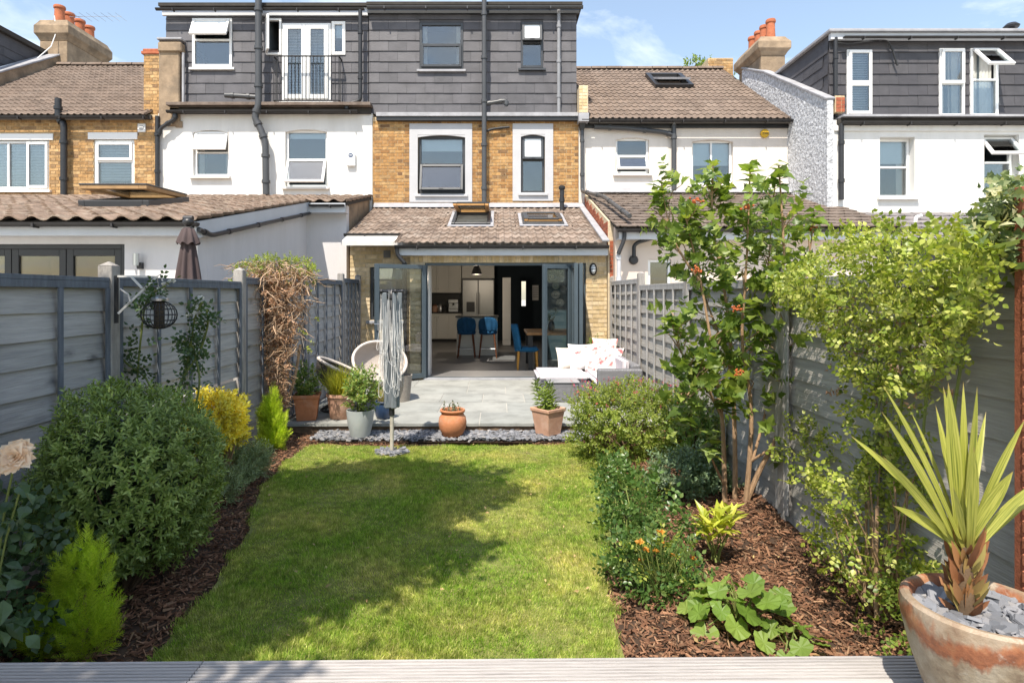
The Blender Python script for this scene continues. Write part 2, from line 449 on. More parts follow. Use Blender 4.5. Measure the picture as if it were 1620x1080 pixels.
# ---------------------------------------------------------------- pieces laid one by one
class Tmpl:
    def __init__(s, mb, name, mats, bev=0.0, smooth=False):
        s.mesh = mb.mesh(name, mats, smooth, bev)
        n = len(s.mesh.vertices)
        s.V = np.empty(n*3, dtype=np.float32); s.mesh.vertices.foreach_get('co', s.V); s.V = s.V.reshape(-1, 3)
        s.F = [tuple(p.vertices) for p in s.mesh.polygons]
        s.mats = list(s.mesh.materials)
class Pieces:
    """Pieces of one kind under one parent: the first LIMIT (lowest priority value) become objects, what is left one joined part."""
    def __init__(s, name, parent, limit=300, plural=None):
        s.name, s.parent, s.limit, s.items, s.plural = name, parent, limit, [], plural
    def add(s, tmpl, M, pri=0.0):
        s.items.append((pri, len(s.items), tmpl, M))
    def done(s):
        it = sorted(s.items, key=lambda t: (t[0], t[1]))
        for _, _, t, M in it[:s.limit]:
            piece(s.name, t.mesh, s.parent, M)
        rest = it[s.limit:]
        if rest:
            V, Fs, n = [], {}, 0
            for _, _, t, M in rest:
                A = np.array(M)
                V.append(t.V @ A[:3,:3].T + A[:3,3])
                for f in t.F: Fs.setdefault(len(f), []).append([i+n for i in f])
                n += len(t.V)
            me = npmesh(s.plural or s.name, np.concatenate(V), [np.array(x) for x in Fs.values()], rest[0][2].mats)
            o = bpy.data.objects.new(s.plural or s.name, me)
            link(o, s.parent); o['kind'] = 'stuff'
        return len(it)

def TRS(x, y, z, sx=1, sy=1, sz=1, rx=0, ry=0, rz=0):
    M = Matrix.Translation((x, y, z))
    if rz: M = M @ Matrix.Rotation(rz, 4, 'Z')
    if ry: M = M @ Matrix.Rotation(ry, 4, 'Y')
    if rx: M = M @ Matrix.Rotation(rx, 4, 'X')
    return M @ Matrix.Diagonal((sx, sy, sz, 1))

def wall_mesh(mb, x0, x1, z0, z1, D, t, holes=(), mi=0):
    xs = sorted(set([x0, x1] + [min(max(h[i], x0), x1) for h in holes for i in (0, 1)]))
    zs = sorted(set([z0, z1] + [min(max(h[i], z0), z1) for h in holes for i in (2, 3)]))
    def inh(x, z): return any(h[0] < x < h[1] and h[2] < z < h[3] for h in holes)
    for i in range(len(xs)-1):
        for j in range(len(zs)-1):
            a, b, c, d = xs[i], xs[i+1], zs[j], zs[j+1]
            if inh((a+b)/2, (c+d)/2): continue
            mb.quad((a,D,c),(b,D,c),(b,D,d),(a,D,d), mi)
            mb.quad((b,D+t,c),(a,D+t,c),(a,D+t,d),(b,D+t,d), mi)
    for h in holes:
        a, b, c, d = max(h[0],x0), min(h[1],x1), max(h[2],z0), min(h[3],z1)
        mb.quad((a,D,c),(a,D,d),(a,D+t,d),(a,D+t,c), mi); mb.quad((b,D,d),(b,D,c),(b,D+t,c),(b,D+t,d), mi)
        mb.quad((a,D,d),(b,D,d),(b,D+t,d),(a,D+t,d), mi); mb.quad((b,D,c),(a,D,c),(a,D+t,c),(b,D+t,c), mi)
    mb.quad((x0,D,z0),(x0,D,z1),(x0,D+t,z1),(x0,D+t,z0), mi); mb.quad((x1,D,z1),(x1,D,z0),(x1,D+t,z0),(x1,D+t,z1), mi)
    mb.quad((x0,D,z1),(x1,D,z1),(x1,D+t,z1),(x0,D+t,z1), mi); mb.quad((x1,D,z0),(x0,D,z0),(x0,D+t,z0),(x1,D+t,z0), mi)
    return mb

def segs(x0, x1, holes, z):
    out = [(x0, x1)]
    for h in holes:
        if h[2] < z < h[3]:
            nx = []
            for a, b in out:
                if h[1] <= a or h[0] >= b: nx.append((a, b)); continue
                if h[0] > a: nx.append((a, h[0]))
                if h[1] < b: nx.append((h[1], b))
            out = nx
    return out
BR_T = {}
def brick_tmpl(m, proud=0.009):
    if m.name not in BR_T:
        mb = MB(); mb.box(-.5, .5, -proud, .03, -.5, .5)
        BR_T[m.name] = Tmpl(mb, 'brick', m)
    return BR_T[m.name]
def brickwork(P, x0, x1, z0, z1, D, m, L=.215, H=.065, J=.0105, holes=(), bond='flemish', off=0.0, pri=None):
    t = brick_tmpl(m); z = z0 + H/2 + J/2; row = 0
    while z + H/2 <= z1 + .012:
        for a, b in segs(x0, x1, holes, z):
            if bond == 'flemish':
                pat = [L, (L-J)/2]; start = off - (0.75*L if row % 2 else 0)
            elif bond == 'header': pat = [(L-J)/2]; start = off
            else: pat = [L]; start = off - ((L+J)/2 if row % 2 else 0)
            per = sum(pat) + J*len(pat)
            x = start + math.floor((a-start)/per)*per; k = 0
            while x < b:
                w = pat[k % len(pat)]
                c, d = max(x, a), min(x+w, b)
                if d - c > .025:
                    P.add(t, TRS((c+d)/2, D + random.uniform(-.002,.002), z + random.uniform(-.0015,.0015), d-c, 1, H*random.uniform(.95,1.03),
                                 0, random.uniform(-.006,.006), 0), (0 if pri is None else pri((c+d)/2, z, d-c)))
                x += w + J; k += 1
        z += H + J; row += 1
def brick_side(P, X, y0, y1, z0, z1, m, L=.215, H=.065, J=.0105, top=None, sgn=-1, pri=9):   # brickwork on a face looking along X
    t = brick_tmpl(m); z = z0 + H/2 + J/2; row = 0
    while z + H/2 <= z1 + .01:
        y = y0 - ((L+J)/2 if row % 2 else 0)
        while y < y1:
            c, d = max(y, y0), min(y+L, y1)
            if d-c > .03 and (top is None or z + H/2 <= min(top(c), top(d))):
                P.add(t, Matrix.Translation((X, (c+d)/2, z)) @ Matrix.Rotation(math.pi/2*sgn, 4, 'Z') @ Matrix.Diagonal((d-c, 1, H, 1)), pri)
            y += L + J
        z += H + J; row += 1

SL_T = {}
def slates(P, x0, x1, z0, z1, D, m, w=.42, h=.2445, holes=(), off=0.0):
    if m.name not in SL_T:
        mb = MB()                                # a slate with a lifted lower edge
        mb.add([(-.5,-.024,0),(.5,-.024,0),(.5,-.004,1.1),(-.5,-.004,1.1),(-.5,-.012,0),(.5,-.012,0),(.5,.003,1.1),(-.5,.003,1.1)],
               [(0,1,2,3),(0,4,5,1),(0,3,7,4),(1,5,6,2)])
        SL_T[m.name] = Tmpl(mb, 'slate', m)
    t = SL_T[m.name]; z = z0; row = 0
    while z < z1 - .02:
        hh = min(h, (z1-z)/1.1)
        for a, b in segs(x0, x1, holes, z + hh*.5):
            st = off - (w/2 if row % 2 else 0)
            x = st + math.floor((a-st)/w)*w
            while x < b:
                c, d = max(x, a), min(x+w, b)
                if d-c > .02:
                    P.add(t, TRS((c+d)/2, D - random.uniform(0,.004), z + random.uniform(-.003,.003), d-c-.004, 1, hh, 0, random.uniform(-.005,.005), random.uniform(-.006,.006)))
                x += w
        z += h; row += 1

TI_T = {}
def tile_tmpl(m, kind):
    if (m.name, kind) not in TI_T:
        mb = MB()
        if kind == 'double':     # double roman: two rolls and two flat pans
            pr = [(0,.0),(.10,.004),(.16,.020),(.23,.027),(.30,.020),(.36,.004),(.52,0),(.60,.004),(.66,.020),(.73,.027),(.80,.020),(.86,.004),(1,.0)]
        elif kind == 'pan':      # deep roll
            pr = [(0,.035),(.1,.045),(.2,.048),(.3,.042),(.42,.022),(.55,.004),(.7,-.004),(.84,.004),(.94,.02),(1,.034)]
        else:                    # flat interlocking
            pr = [(0,.004),(.04,.014),(.09,.014),(.13,.004),(.5,.002),(1,.004)]
        n = len(pr); th = .016
        vs = [(x, 0, z) for x, z in pr] + [(x, 1, z) for x, z in pr] + [(x, 0, z-th) for x, z in pr]
        fs = [(i, i+1, n+i+1, n+i) for i in range(n-1)] + [(2*n+i, 2*n+i+1, i+1, i) for i in range(n-1)]
        mb.add(vs, fs)
        TI_T[(m.name, kind)] = Tmpl(mb, 'roof_tile', m)
    return TI_T[(m.name, kind)]
def tiled(P, xl, xr, D0, z0, D1, z1, m, kind='double', w=.30, g=.30, holes=(), off=0.0, lift=.03, stag=0.0):
    """Tiles from the eave (D0, z0) up to (D1, z1); xl and xr give the verge at a distance along the depth."""
    L = math.hypot(D1-D0, z1-z0); ang = math.atan2(z1-z0, D1-D0)
    t = tile_tmpl(m, kind); rows = max(1, round(L/g)); gg = L/rows
    for r in range(rows):
        s = r*gg; y = D0 + s*math.cos(ang); z = z0 + s*math.sin(ang); ym = D0 + (s+gg/2)*math.cos(ang)
        a0 = xl(ym) if callable(xl) else xl; b0 = xr(ym) if callable(xr) else xr
        for a, b in segs(a0, b0, [(h[0],h[1],h[2],h[3]) for h in holes], ym):
            st = off + (stag*w if r % 2 else 0)
            x = st + math.floor((a-st)/w)*w
            while x < b:
                c, d = max(x, a), min(x+w, b)
                if d-c > .03:
                    tilt = ang - .022/gg*.8 + random.uniform(-.006,.006)
                    M = Matrix.Translation((c, y, z + lift)) @ Matrix.Rotation(tilt, 4, 'X') @ Matrix.Rotation(random.uniform(-.006,.006), 4, 'Y') @ Matrix.Diagonal((d-c-.003, gg*1.18, 1, 1))
                    P.add(t, M, random.random()*.1 + y*.0)
                x += w

def frame_ring(mb, x0, x1, z0, z1, y0, y1, w, mi=0, M=None, wb=None):
    wb = wb or w
    def bx(a, b, c, d):
        if M is None: mb.box(a, b, y0, y1, c, d, mi)
        else:
            C_ = Matrix.Translation(((a+b)/2, (y0+y1)/2, (c+d)/2))
            mb.tbox(M @ C_, abs(b-a)/2, abs(y1-y0)/2, abs(d-c)/2, mi)
    bx(x0, x0+w, z0, z1); bx(x1-w, x1, z0, z1); bx(x0+w, x1-w, z1-w, z1); bx(x0+w, x1-w, z0, z0+wb)
def window(house, D, px, py, frame=None, cells=None, rec=.06, fw=.05, sw=.055, sill=None, room=True, blind=None, curtain=None, arch=0, label=None, name='window', venet=None, glass=None):
    """px=(left,right), py=(top,bottom) of the opening in the plane at distance D. Cells are (u0,u1,v0,v1,kind,angle)."""
    frame = frame or WHITE; glass = glass or GLASS
    x0, x1 = XX(px[0], D), XX(px[1], D); z1, z0 = ZZ(py[0], D), ZZ(py[1], D)
    y = D + rec
    mb = MB(); frame_ring(mb, x0+.002, x1-.002, z0+.002, z1-.002, y, y+.07, fw)
    ix0, ix1, iz0, iz1 = x0+fw, x1-fw, z0+fw, z1-fw
    cells = cells or [(0,1,0,1,'f',0)]
    us = sorted(set(c[0] for c in cells) | set(c[1] for c in cells)); vs = sorted(set(c[2] for c in cells) | set(c[3] for c in cells))
    for u in us[1:-1]:
        X = ix0 + (ix1-ix0)*u; mb.box(X-fw*.4, X+fw*.4, y+.001, y+.069, iz0, iz1)
    for v in vs[1:-1]:
        Z = iz1 - (iz1-iz0)*v; mb.box(ix0, ix1, y+.002, y+.068, Z-fw*.4, Z+fw*.4)
    w = mb.build(name, frame, house, bev=.004)
    if label: w['label'] = label
    for (u0, u1, v0, v1, kind, ang) in cells:
        a, b = ix0+(ix1-ix0)*u0, ix0+(ix1-ix0)*u1; d, c = iz1-(iz1-iz0)*v0, iz1-(iz1-iz0)*v1
        if u0 > 0: a += fw*.4
        if u1 < 1: b -= fw*.4
        if v0 > 0: d -= fw*.4
        if v1 < 1: c += fw*.4
        frost = 'F' in kind; k = kind.replace('F', '')
        gm = FROST if frost else glass
        if k == 'f':
            MB().box(a, b, y+.03, y+.045, c, d).build('pane', gm, w)
            continue
        ov = .022
        a -= ov; b += ov; c -= ov; d += ov
        if k == 't': M = Matrix.Translation((0, y-.012, d)) @ Matrix.Rotation(-math.radians(ang), 4, 'X'); za, zb, xa, xb = c-d, 0, a, b
        elif k == 'b': M = Matrix.Translation((0, y-.012, c)) @ Matrix.Rotation(math.radians(ang), 4, 'X'); za, zb, xa, xb = 0, d-c, a, b
        elif k == 'l': M = Matrix.Translation((a, y-.012, 0)) @ Matrix.Rotation(-math.radians(ang), 4, 'Z'); za, zb, xa, xb = c, d, 0, b-a
        elif k == 'r': M = Matrix.Translation((b, y-.012, 0)) @ Matrix.Rotation(math.radians(ang), 4, 'Z'); za, zb, xa, xb = c, d, a-b, 0
        else: M = Matrix.Translation((0, y-.012, 0)); za, zb, xa, xb = c, d, a, b
        s = MB(); frame_ring(s, xa, xb, za, zb, -.03, .02, sw, 0, M)
        if k in 'tb' and ang: s.tbox(M @ Matrix.Translation(((xa+xb)/2, -.034, za+sw*.5)), .05, .006, .01)
        s.build('sash', frame, w, bev=.004)
        g = MB(); g.tbox(M @ Matrix.Translation(((xa+xb)/2, -.002, (za+zb)/2)), (xb-xa)/2-sw, .006, (zb-za)/2-sw)
        g.build('pane', gm, w)
    if sill:
        s = MB(); ex = .06
        s.add([(x0-ex, D-.075, z0-.07),(x1+ex, D-.075, z0-.07),(x1+ex, D+.05, z0-.07),(x0-ex, D+.05, z0-.07),
               (x0-ex, D-.075, z0-.02),(x1+ex, D-.075, z0-.02),(x1+ex, D+.05, z0-.002),(x0-ex, D+.05, z0-.002)],
              [(0,3,2,1),(4,5,6,7),(0,1,5,4),(1,2,6,5),(2,3,7,6),(3,0,4,7)])
        s.build('sill', sill, w, bev=.004)
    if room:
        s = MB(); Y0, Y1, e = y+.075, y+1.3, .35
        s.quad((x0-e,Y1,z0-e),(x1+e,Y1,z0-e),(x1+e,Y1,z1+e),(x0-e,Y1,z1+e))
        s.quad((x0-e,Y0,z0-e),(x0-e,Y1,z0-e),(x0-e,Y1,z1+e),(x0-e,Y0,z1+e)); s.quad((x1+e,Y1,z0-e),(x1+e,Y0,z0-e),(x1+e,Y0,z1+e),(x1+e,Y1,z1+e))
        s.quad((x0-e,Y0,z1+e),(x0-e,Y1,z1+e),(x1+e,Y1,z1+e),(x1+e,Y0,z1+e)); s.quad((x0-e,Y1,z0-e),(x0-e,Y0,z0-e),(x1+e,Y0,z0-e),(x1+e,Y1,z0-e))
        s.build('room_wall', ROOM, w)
    if blind:
        MB().box(ix0-.02, ix1+.02, y+.10, y+.104, iz1-(iz1-iz0)*blind, iz1+.03).build('roller_blind', BLIND, w)
    if venet:
        s = MB(); zz = iz1
        while zz > iz1-(iz1-iz0)*venet:
            s.tbox(Matrix.Translation(((ix0+ix1)/2, y+.115, zz)) @ Matrix.Rotation(.7, 4, 'X'), (ix1-ix0)/2, .022, .001); zz -= .036
        o = s.build('venetian_blind', WHITE, w); o['kind'] = 'stuff'
    if curtain:
        for (u0, u1) in curtain:
            s = MB(); a, b = ix0+(ix1-ix0)*u0, ix0+(ix1-ix0)*u1; n = 14
            for i in range(n):
                p, q = a+(b-a)*i/n, a+(b-a)*(i+1)/n
                s.quad((p, y+.13+.025*(i%2), iz0-.05),(q, y+.13+.025*((i+1)%2), iz0-.05),(q, y+.13+.025*((i+1)%2), iz1+.03),(p, y+.13+.025*(i%2), iz1+.03))
            s.build('curtain', CURTAIN, w)
    return w
def arch_fill(mb, D, px, py, rise, t=.09, mi=0):   # rounds the head of an opening: two spandrels under the square corner
    x0, x1 = XX(px[0], D), XX(px[1], D); z = ZZ(py[0], D); n = 8; xm = (x0+x1)/2
    for s in (-1, 1):
        xe = x0 if s < 0 else x1
        pts = [(xe, D, z), (xe, D, z-rise)]
        for i in range(1, n+1):
            u = i/n; x = xe + (xm-xe)*u
            pts.append((x, D, z - rise*(1-u)**2))
        pts = pts if s > 0 else pts[::-1]
        mb.prism(pts, (0, t, 0), mi)
def elbow(pts, n=4, r=.08):                       # rounds the corners of a pipe run
    pts = [Vector(p) for p in pts]; out = [pts[0]]
    for i in range(1, len(pts)-1):
        a, b, c = pts[i-1], pts[i], pts[i+1]
        ra = min(r, (a-b).length*.45, (c-b).length*.45)
        p, q = b + (a-b).normalized()*ra, b + (c-b).normalized()*ra
        for k in range(n+1):
            u = k/n; out.append(p*(1-u)**2 + b*2*u*(1-u) + q*u*u)
    out.append(pts[-1]); return out
def pipe(house, pts, r, m, name='downpipe', collars=True, label=None):
    mb = MB(); P_ = elbow(pts); mb.tube(P_, r, 10)
    if collars:
        for i in range(len(pts)-1):
            a, b = Vector(pts[i]), Vector(pts[i+1]); L = (b-a).length; n = int(L/1.1)
            for k in range(n+1):
                c = a + (b-a)*((k+.5)/(n+1)); d = (b-a).normalized()
                mb.tube([c-d*.035, c+d*.035], r*1.28, 10)
    o = mb.build(name, m, house, smooth=True)
    if label: o['label'] = label
    return o
def px_pipe(house, pl, D, r, m, **k):
    return pipe(house, [W(a, b, D) for a, b in pl], r, m, **k)
def gutter(house, x0, x1, D, z, r=.055, m=None, name='gutter'):
    mb = MB(); n = 8; vs = []; fs = []
    for X in (x0, x1):
        for k in range(n+1):
            a = math.pi + math.pi*k/n
            vs.append((X, D + r*math.cos(a), z + r*math.sin(a)))
    for k in range(n): fs.append((k, k+1, n+2+k, n+1+k))
    mb.add(vs, fs)
    for X in (x0, x1):
        mb.add([(X, D + r*math.cos(math.pi+math.pi*k/n), z + r*math.sin(math.pi+math.pi*k/n)) for k in range(n+1)], [tuple(range(n+1))])
    X = x0 + .4
    while X < x1:
        mb.box(X-.012, X+.012, D-r-.008, D+r, z-r-.012, z-r*.2); X += .95
    return mb.build(name, m or GUTTER, house, smooth=True)
# ---------------------------------------------------------------- the ground
def in_poly(P, poly):
    x, y = P[:,0], P[:,1]; inside = np.zeros(len(P), bool); n = len(poly); j = n-1
    for i in range(n):
        xi, yi, xj, yj = poly[i][0], poly[i][1], poly[j][0], poly[j][1]
        c = ((yi > y) != (yj > y)) & (x < (xj-xi)*(y-yi)/(yj-yi+1e-12)+xi)
        inside ^= c; j = i
    return inside
def scatter(tV, tF, P, A, S):
    """One mesh of many copies: tV (n,3), tF list of face tuples, P (N,3), A (N,3,3) rotation matrices, S (N,) or (N,3) scales."""
    tV = np.asarray(tV, np.float32); N = len(P); n = len(tV)
    S = np.asarray(S); S = S[:,None] if S.ndim == 1 else S
    V = np.einsum('nij,nkj->nki', A, tV[None]*S[:,None,:] if S.shape[1] == 3 else tV[None]*S[:,:,None]) + P[:,None,:]
    off = (np.arange(N)*n)[:,None,None]
    by = {}
    for f in tF: by.setdefault(len(f), []).append(f)
    return V.reshape(-1,3), [(np.array(fs)[None]+off).reshape(-1, k) for k, fs in by.items()]
def merge(parts):
    V, Fd, n = [], {}, 0
    for v, fs in parts:
        V.append(v)
        for f in fs: Fd.setdefault(f.shape[1], []).append(f+n)
        n += len(v)
    return np.concatenate(V), [np.concatenate(x) for x in Fd.values()]
def frames(dirs, roll=None):                      # rotation matrices whose Z axis is DIRS
    d = dirs/np.maximum(np.linalg.norm(dirs, axis=1, keepdims=True), 1e-9)
    a = np.where(np.abs(d[:,2:3]) > .95, np.array([[1.,0,0]]), np.array([[0,0,1.]]))
    x = np.cross(a, d); x /= np.maximum(np.linalg.norm(x, axis=1, keepdims=True), 1e-9)
    y = np.cross(d, x)
    if roll is not None:
        c, s = np.cos(roll)[:,None], np.sin(roll)[:,None]
        x, y = x*c + y*s, y*c - x*s
    return np.stack([x, y, d], axis=2)

LAWN_Z = -.12
lawn_px = [(499,704),(478,711),(455,728),(430,755),(408,785),(398,815),(395,838),(378,868),(352,908),(318,955),(284,993),(247,1032),(215,1075),
           (1000,1075),(985,1030),(972,985),(962,945),(957,910),(962,872),(968,830),(966,790),(958,755),(940,728),(926,712),(915,703),(800,705),(650,706)]
lawn_poly = [(G(a,b,LAWN_Z).x, G(a,b,LAWN_Z).y) for a, b in lawn_px]
FL, FR = -2.74, 2.10                             # lines of the two side fences
g = MB(); g.quad((-150,-60,-.42),(150,-60,-.42),(150,200,-.42),(-150,200,-.42))
mg = mat('neighbour_ground', (.42,.40,.36), .95, .3, .8, .3, 10)
tag(g.build('ground', mg), kind='structure')

_le = sorted([(p[1], p[0]) for p in lawn_poly[:13]]); _re = sorted([(p[1], p[0]) for p in lawn_poly[13:25]])
def _edge(E, y):
    if y <= E[0][0]: return E[0][1]
    for (a, b), (c, d) in zip(E, E[1:]):
        if a <= y <= c: return b + (d-b)*(y-a)/max(1e-6, c-a)
    return E[-1][1]
def bedz(x, y):
    m = .03*math.sin(x*3.1+y*1.7)+.02*math.sin(y*5.3-x*2.2)
    dist = (_edge(_le, y) - x) if x < 0 else (x - _edge(_re, y))
    side = min(1, max(0, dist/.55))
    return LAWN_Z - .03 + min(1, max(0, dist/.08))*.018 + .055*side + m*side
def bed(name, x0, x1, y0, y1, label):
    n, k = 44, 90; mb = MB(); vs = []; fs = []
    for j in range(k+1):
        for i in range(n+1):
            x = x0+(x1-x0)*i/n; y = y0+(y1-y0)*j/k
            vs.append((x, y, bedz(x, y) + random.uniform(-.008,.008)))
    for j in range(k):
        for i in range(n):
            a = j*(n+1)+i
            cx, cy = x0+(x1-x0)*(i+.5)/n, y0+(y1-y0)*(j+.5)/k
            fs.append((a, a+1, a+n+2, a+n+1))
    mb.add(vs, fs)
    o = mb.build(name, SOIL, smooth='all'); tag(o, label, kind='structure'); return o
bed('flower_bed', FL, -.6, 1.8, 7.3, 'long shaded bed of dark bark mulch along the blue grey fence')
bed('flower_bed', .35, FR, 1.8, 7.3, 'long sunny bed of brown bark mulch along the warm grey fence')
lb = MB(); lb.add([(x, y, LAWN_Z) for x, y in lawn_poly], [tuple(range(len(lawn_poly)))])
m_turf = mat('turf', (.17,.18,.05), .95, .35, 9, .6, 60, stain=(.17,.13,.06), stain_scale=2.2, stain_amt=.5)
lawn = lb.build('lawn', m_turf); tag(lawn, 'cut lawn between the two flower beds', kind='structure')

# grass blades
def grass_mat():
    m, n, l, o = nt('grass_blade')
    rf, ge = rand_fac(n, l)
    c1 = ramp(n, l, rf, [(.085,.17,.018),(.165,.275,.030),(.245,.355,.048),(.335,.415,.075),(.58,.52,.24)], [0,.35,.65,.9,1])
    c2 = ramp(n, l, rf, [(.28,.32,.05),(.40,.40,.10),(.55,.48,.19),(.66,.55,.28)])
    nz = n.new('ShaderNodeTexNoise'); nz.inputs['Scale'].default_value = 1.5; nz.inputs['Detail'].default_value = 6; nz.inputs['Roughness'].default_value = .62
    l.new(ge.outputs['Position'], nz.inputs['Vector'])
    f = ramp(n, l, nz.outputs['Fac'], [(0,0,0),(.9,.9,.9)], [.42,.64])
    mx0 = n.new('ShaderNodeMixRGB'); l.new(f, mx0.inputs[0]); l.new(c1, mx0.inputs[1]); l.new(c2, mx0.inputs[2])
    n2 = n.new('ShaderNodeTexNoise'); n2.inputs['Scale'].default_value = 17; n2.inputs['Detail'].default_value = 4; l.new(ge.outputs['Position'], n2.inputs['Vector'])
    r2 = n.new('ShaderNodeMapRange'); r2.inputs['From Min'].default_value = .3; r2.inputs['From Max'].default_value = .7; r2.inputs['To Min'].default_value = .62; r2.inputs['To Max'].default_value = 1.55; l.new(n2.outputs['Fac'], r2.inputs['Value'])
    mx = n.new('ShaderNodeVectorMath'); mx.operation = 'SCALE'; l.new(mx0.outputs[0], mx.inputs[0]); l.new(r2.outputs[0], mx.inputs['Scale'])
    b = n.new('ShaderNodeBsdfPrincipled'); b.inputs['Roughness'].default_value = .5; b.inputs['Specular IOR Level'].default_value = .25
    l.new(mx.outputs[0], b.inputs['Base Color'])
    t = n.new('ShaderNodeBsdfTranslucent'); tm = n.new('ShaderNodeMixRGB'); tm.blend_type = 'MULTIPLY'; tm.inputs[0].default_value = 1
    l.new(mx.outputs[0], tm.inputs[1]); tm.inputs[2].default_value = (1.6,1.7,.9,1); l.new(tm.outputs[0], t.inputs['Color'])
    ms = n.new('ShaderNodeMixShader'); ms.inputs[0].default_value = .40; l.new(b.outputs[0], ms.inputs[1]); l.new(t.outputs[0], ms.inputs[2])
    l.new(ms.outputs[0], o.inputs['Surface'])
    return m
GRASS = grass_mat()
def grass(name, P, h, w, label):
    N = len(P)
    az = 2.2*np.sin(P[:,0]*2.7+1.1*np.sin(P[:,1]*2.1)) + 1.7*np.sin(P[:,1]*3.3+P[:,0]*1.4) + rng.normal(0, 1.1, N); lean = rng.uniform(.05, 1.0, N)
    d = np.stack([np.cos(az)*lean, np.sin(az)*lean, np.ones(N)], 1)
    A = frames(d, rng.uniform(0, 2*np.pi, N))
    tV = [(-.5,0,0),(.5,0,0),(.42,.10,.5),(-.42,.10,.5),(0,.42,1)]
    tF = [(0,1,2,3),(3,2,4)]
    V, Fs = scatter(tV, tF, P, A, np.stack([w, h*rng.uniform(.4,1,N), h], 1))
    o = bpy.data.objects.new(name, npmesh(name, V, Fs, GRASS)); link(o); tag(o, label, kind='stuff'); return o
lx = [p[0] for p in lawn_poly]; ly = [p[1] for p in lawn_poly]
cand = np.stack([rng.uniform(min(lx)-.03, max(lx)+.03, 520000), 2.45 + (7.06-2.45)*rng.random(520000)**1.35], 1)
wob = np.column_stack([.03*np.sin(cand[:,1]*9+cand[:,0])+.018*np.sin(cand[:,1]*23), .02*np.sin(cand[:,0]*14)])
cand = cand[in_poly(cand + wob + rng.normal(0, .015, cand.shape), lawn_poly)][:300000]
keep = np.hypot(cand[:,0]-XX(620,6.4), cand[:,1]-6.40) > .15
cand = cand[keep]
patch = np.sin(cand[:,0]*4.1+1.3*np.sin(cand[:,1]*3))*np.sin(cand[:,1]*3.7+cand[:,0]) + .8*np.sin(cand[:,0]*11+2*np.sin(cand[:,1]*7))*np.sin(cand[:,1]*13+cand[:,0]*3)
hh = rng.uniform(.010,.034, len(cand))*np.clip(1+.34*patch, .4, 2)
edge = np.zeros(len(cand))
grass('grass', np.column_stack([cand, np.full(len(cand), LAWN_Z-.003)]), hh, rng.uniform(.0022,.0042,len(cand)), 'short mown grass of the lawn, dry and yellowish in patches')

# fallen leaves on the lawn and mulch
N = 260
P = np.stack([rng.uniform(-2.6,2.0,N), rng.uniform(2.7,7.0,N)], 1)
zz = np.array([LAWN_Z+.03 if in_poly(p[None], lawn_poly)[0] else bedz(p[0],p[1])+.03 for p in P])
d = rng.normal(0,1,(N,3)); d[:,2] = np.abs(d[:,2])+1.2
V, Fs = scatter([(0,-.5,0),(.3,0,.1),(-.3,0,.1),(0,.6,.02)], [(0,1,3),(0,3,2)], np.column_stack([P,zz]), frames(d, rng.uniform(0,6.28,N)), rng.uniform(.015,.034,N))
o = bpy.data.objects.new('fallen_leaves', npmesh('fallen_leaves', V, Fs, mat('fallen_leaf', [(.34,.24,.10),(.42,.30,.14),(.25,.15,.07),(.36,.34,.12)], .8, .2, 20, 0))); link(o); tag(o, 'small dry leaves scattered over the grass and bark', kind='stuff')

# bark mulch
def mulch(name, x0, x1, y0, y1, N, label):
    P = np.stack([rng.uniform(x0,x1,N*2), y0+(y1-y0)*rng.random(N*2)**1.2], 1)
    P = P[~in_poly(P + rng.normal(0,.008,P.shape), lawn_poly)][:N]; N = len(P)
    z = np.array([bedz(a, b) for a, b in P]) + rng.uniform(.0,.02,N)
    d = rng.normal(0, 1, (N,3)); d[:,2] *= .28
    A = frames(d, rng.uniform(0, 6.28, N))
    tV = [(-.5,-.25,-.5),(.5,-.2,-.5),(0,.5,-.5),(-.35,-.3,.5),(.4,-.25,.45),(.05,.3,.55)]
    tF = [(0,2,1),(3,4,5),(0,1,4,3),(1,2,5,4),(2,0,3,5)]
    S = np.stack([rng.uniform(.006,.016,N), rng.uniform(.003,.008,N), rng.uniform(.02,.085,N)*rng.uniform(.5,1,N)], 1)
    V, Fs = scatter(tV, tF, np.column_stack([P, z]), A, S)
    o = bpy.data.objects.new(name, npmesh(name, V, Fs, MULCH)); link(o); tag(o, label, kind='stuff')
mulch('bark_chippings', FL+.05, -.9, 2.0, 7.2, 12000, 'dark bark chippings in the shaded bed')
mulch('bark_chippings', .4, FR-.05, 2.0, 7.2, 20000, 'reddish bark chippings in the sunny bed')

# slate chippings
def plate_tmpl(k):
    r = random.Random(k); n = r.choice([5,6,5,7]); a0 = r.random()*6
    pts = [(math.cos(a0+6.283*i/n)*r.uniform(.3,.55), math.sin(a0+6.283*i/n)*r.uniform(.25,.5)) for i in range(n)]
    vs = [(x, y, -.06) for x, y in pts] + [(x*.93, y*.93, .06+.03*x) for x, y in pts]
    fs = [tuple(range(n))[::-1], tuple(range(n, 2*n))] + [(i,(i+1)%n,n+(i+1)%n,n+i) for i in range(n)]
    return vs, fs
def chips(P, size, tilt):
    parts = []; N = len(P); kind = rng.integers(0, 6, N)
    for k in range(6):
        q = P[kind == k]; n = len(q)
        if n == 0: continue
        d = rng.normal(0, tilt, (n,3)); d[:,2] = 1
        vs, fs = plate_tmpl(k+3)
        parts.append(scatter(vs, fs, q, frames(d, rng.uniform(0,6.28,n)), rng.uniform(size[0], size[1], n)))
    return merge(parts)
N = 3800
P = np.column_stack([rng.uniform(-2.16, 1.1, N), rng.uniform(6.90, 7.36, N), rng.uniform(-.112,-.085, N)])
V, Fs = chips(P, (.03,.085), .35)
o = bpy.data.objects.new('slate_chippings', npmesh('slate_chippings', V, Fs, CHIP)); link(o); tag(o, 'strip of grey slate chippings in front of the patio edge', kind='stuff')
N = 170
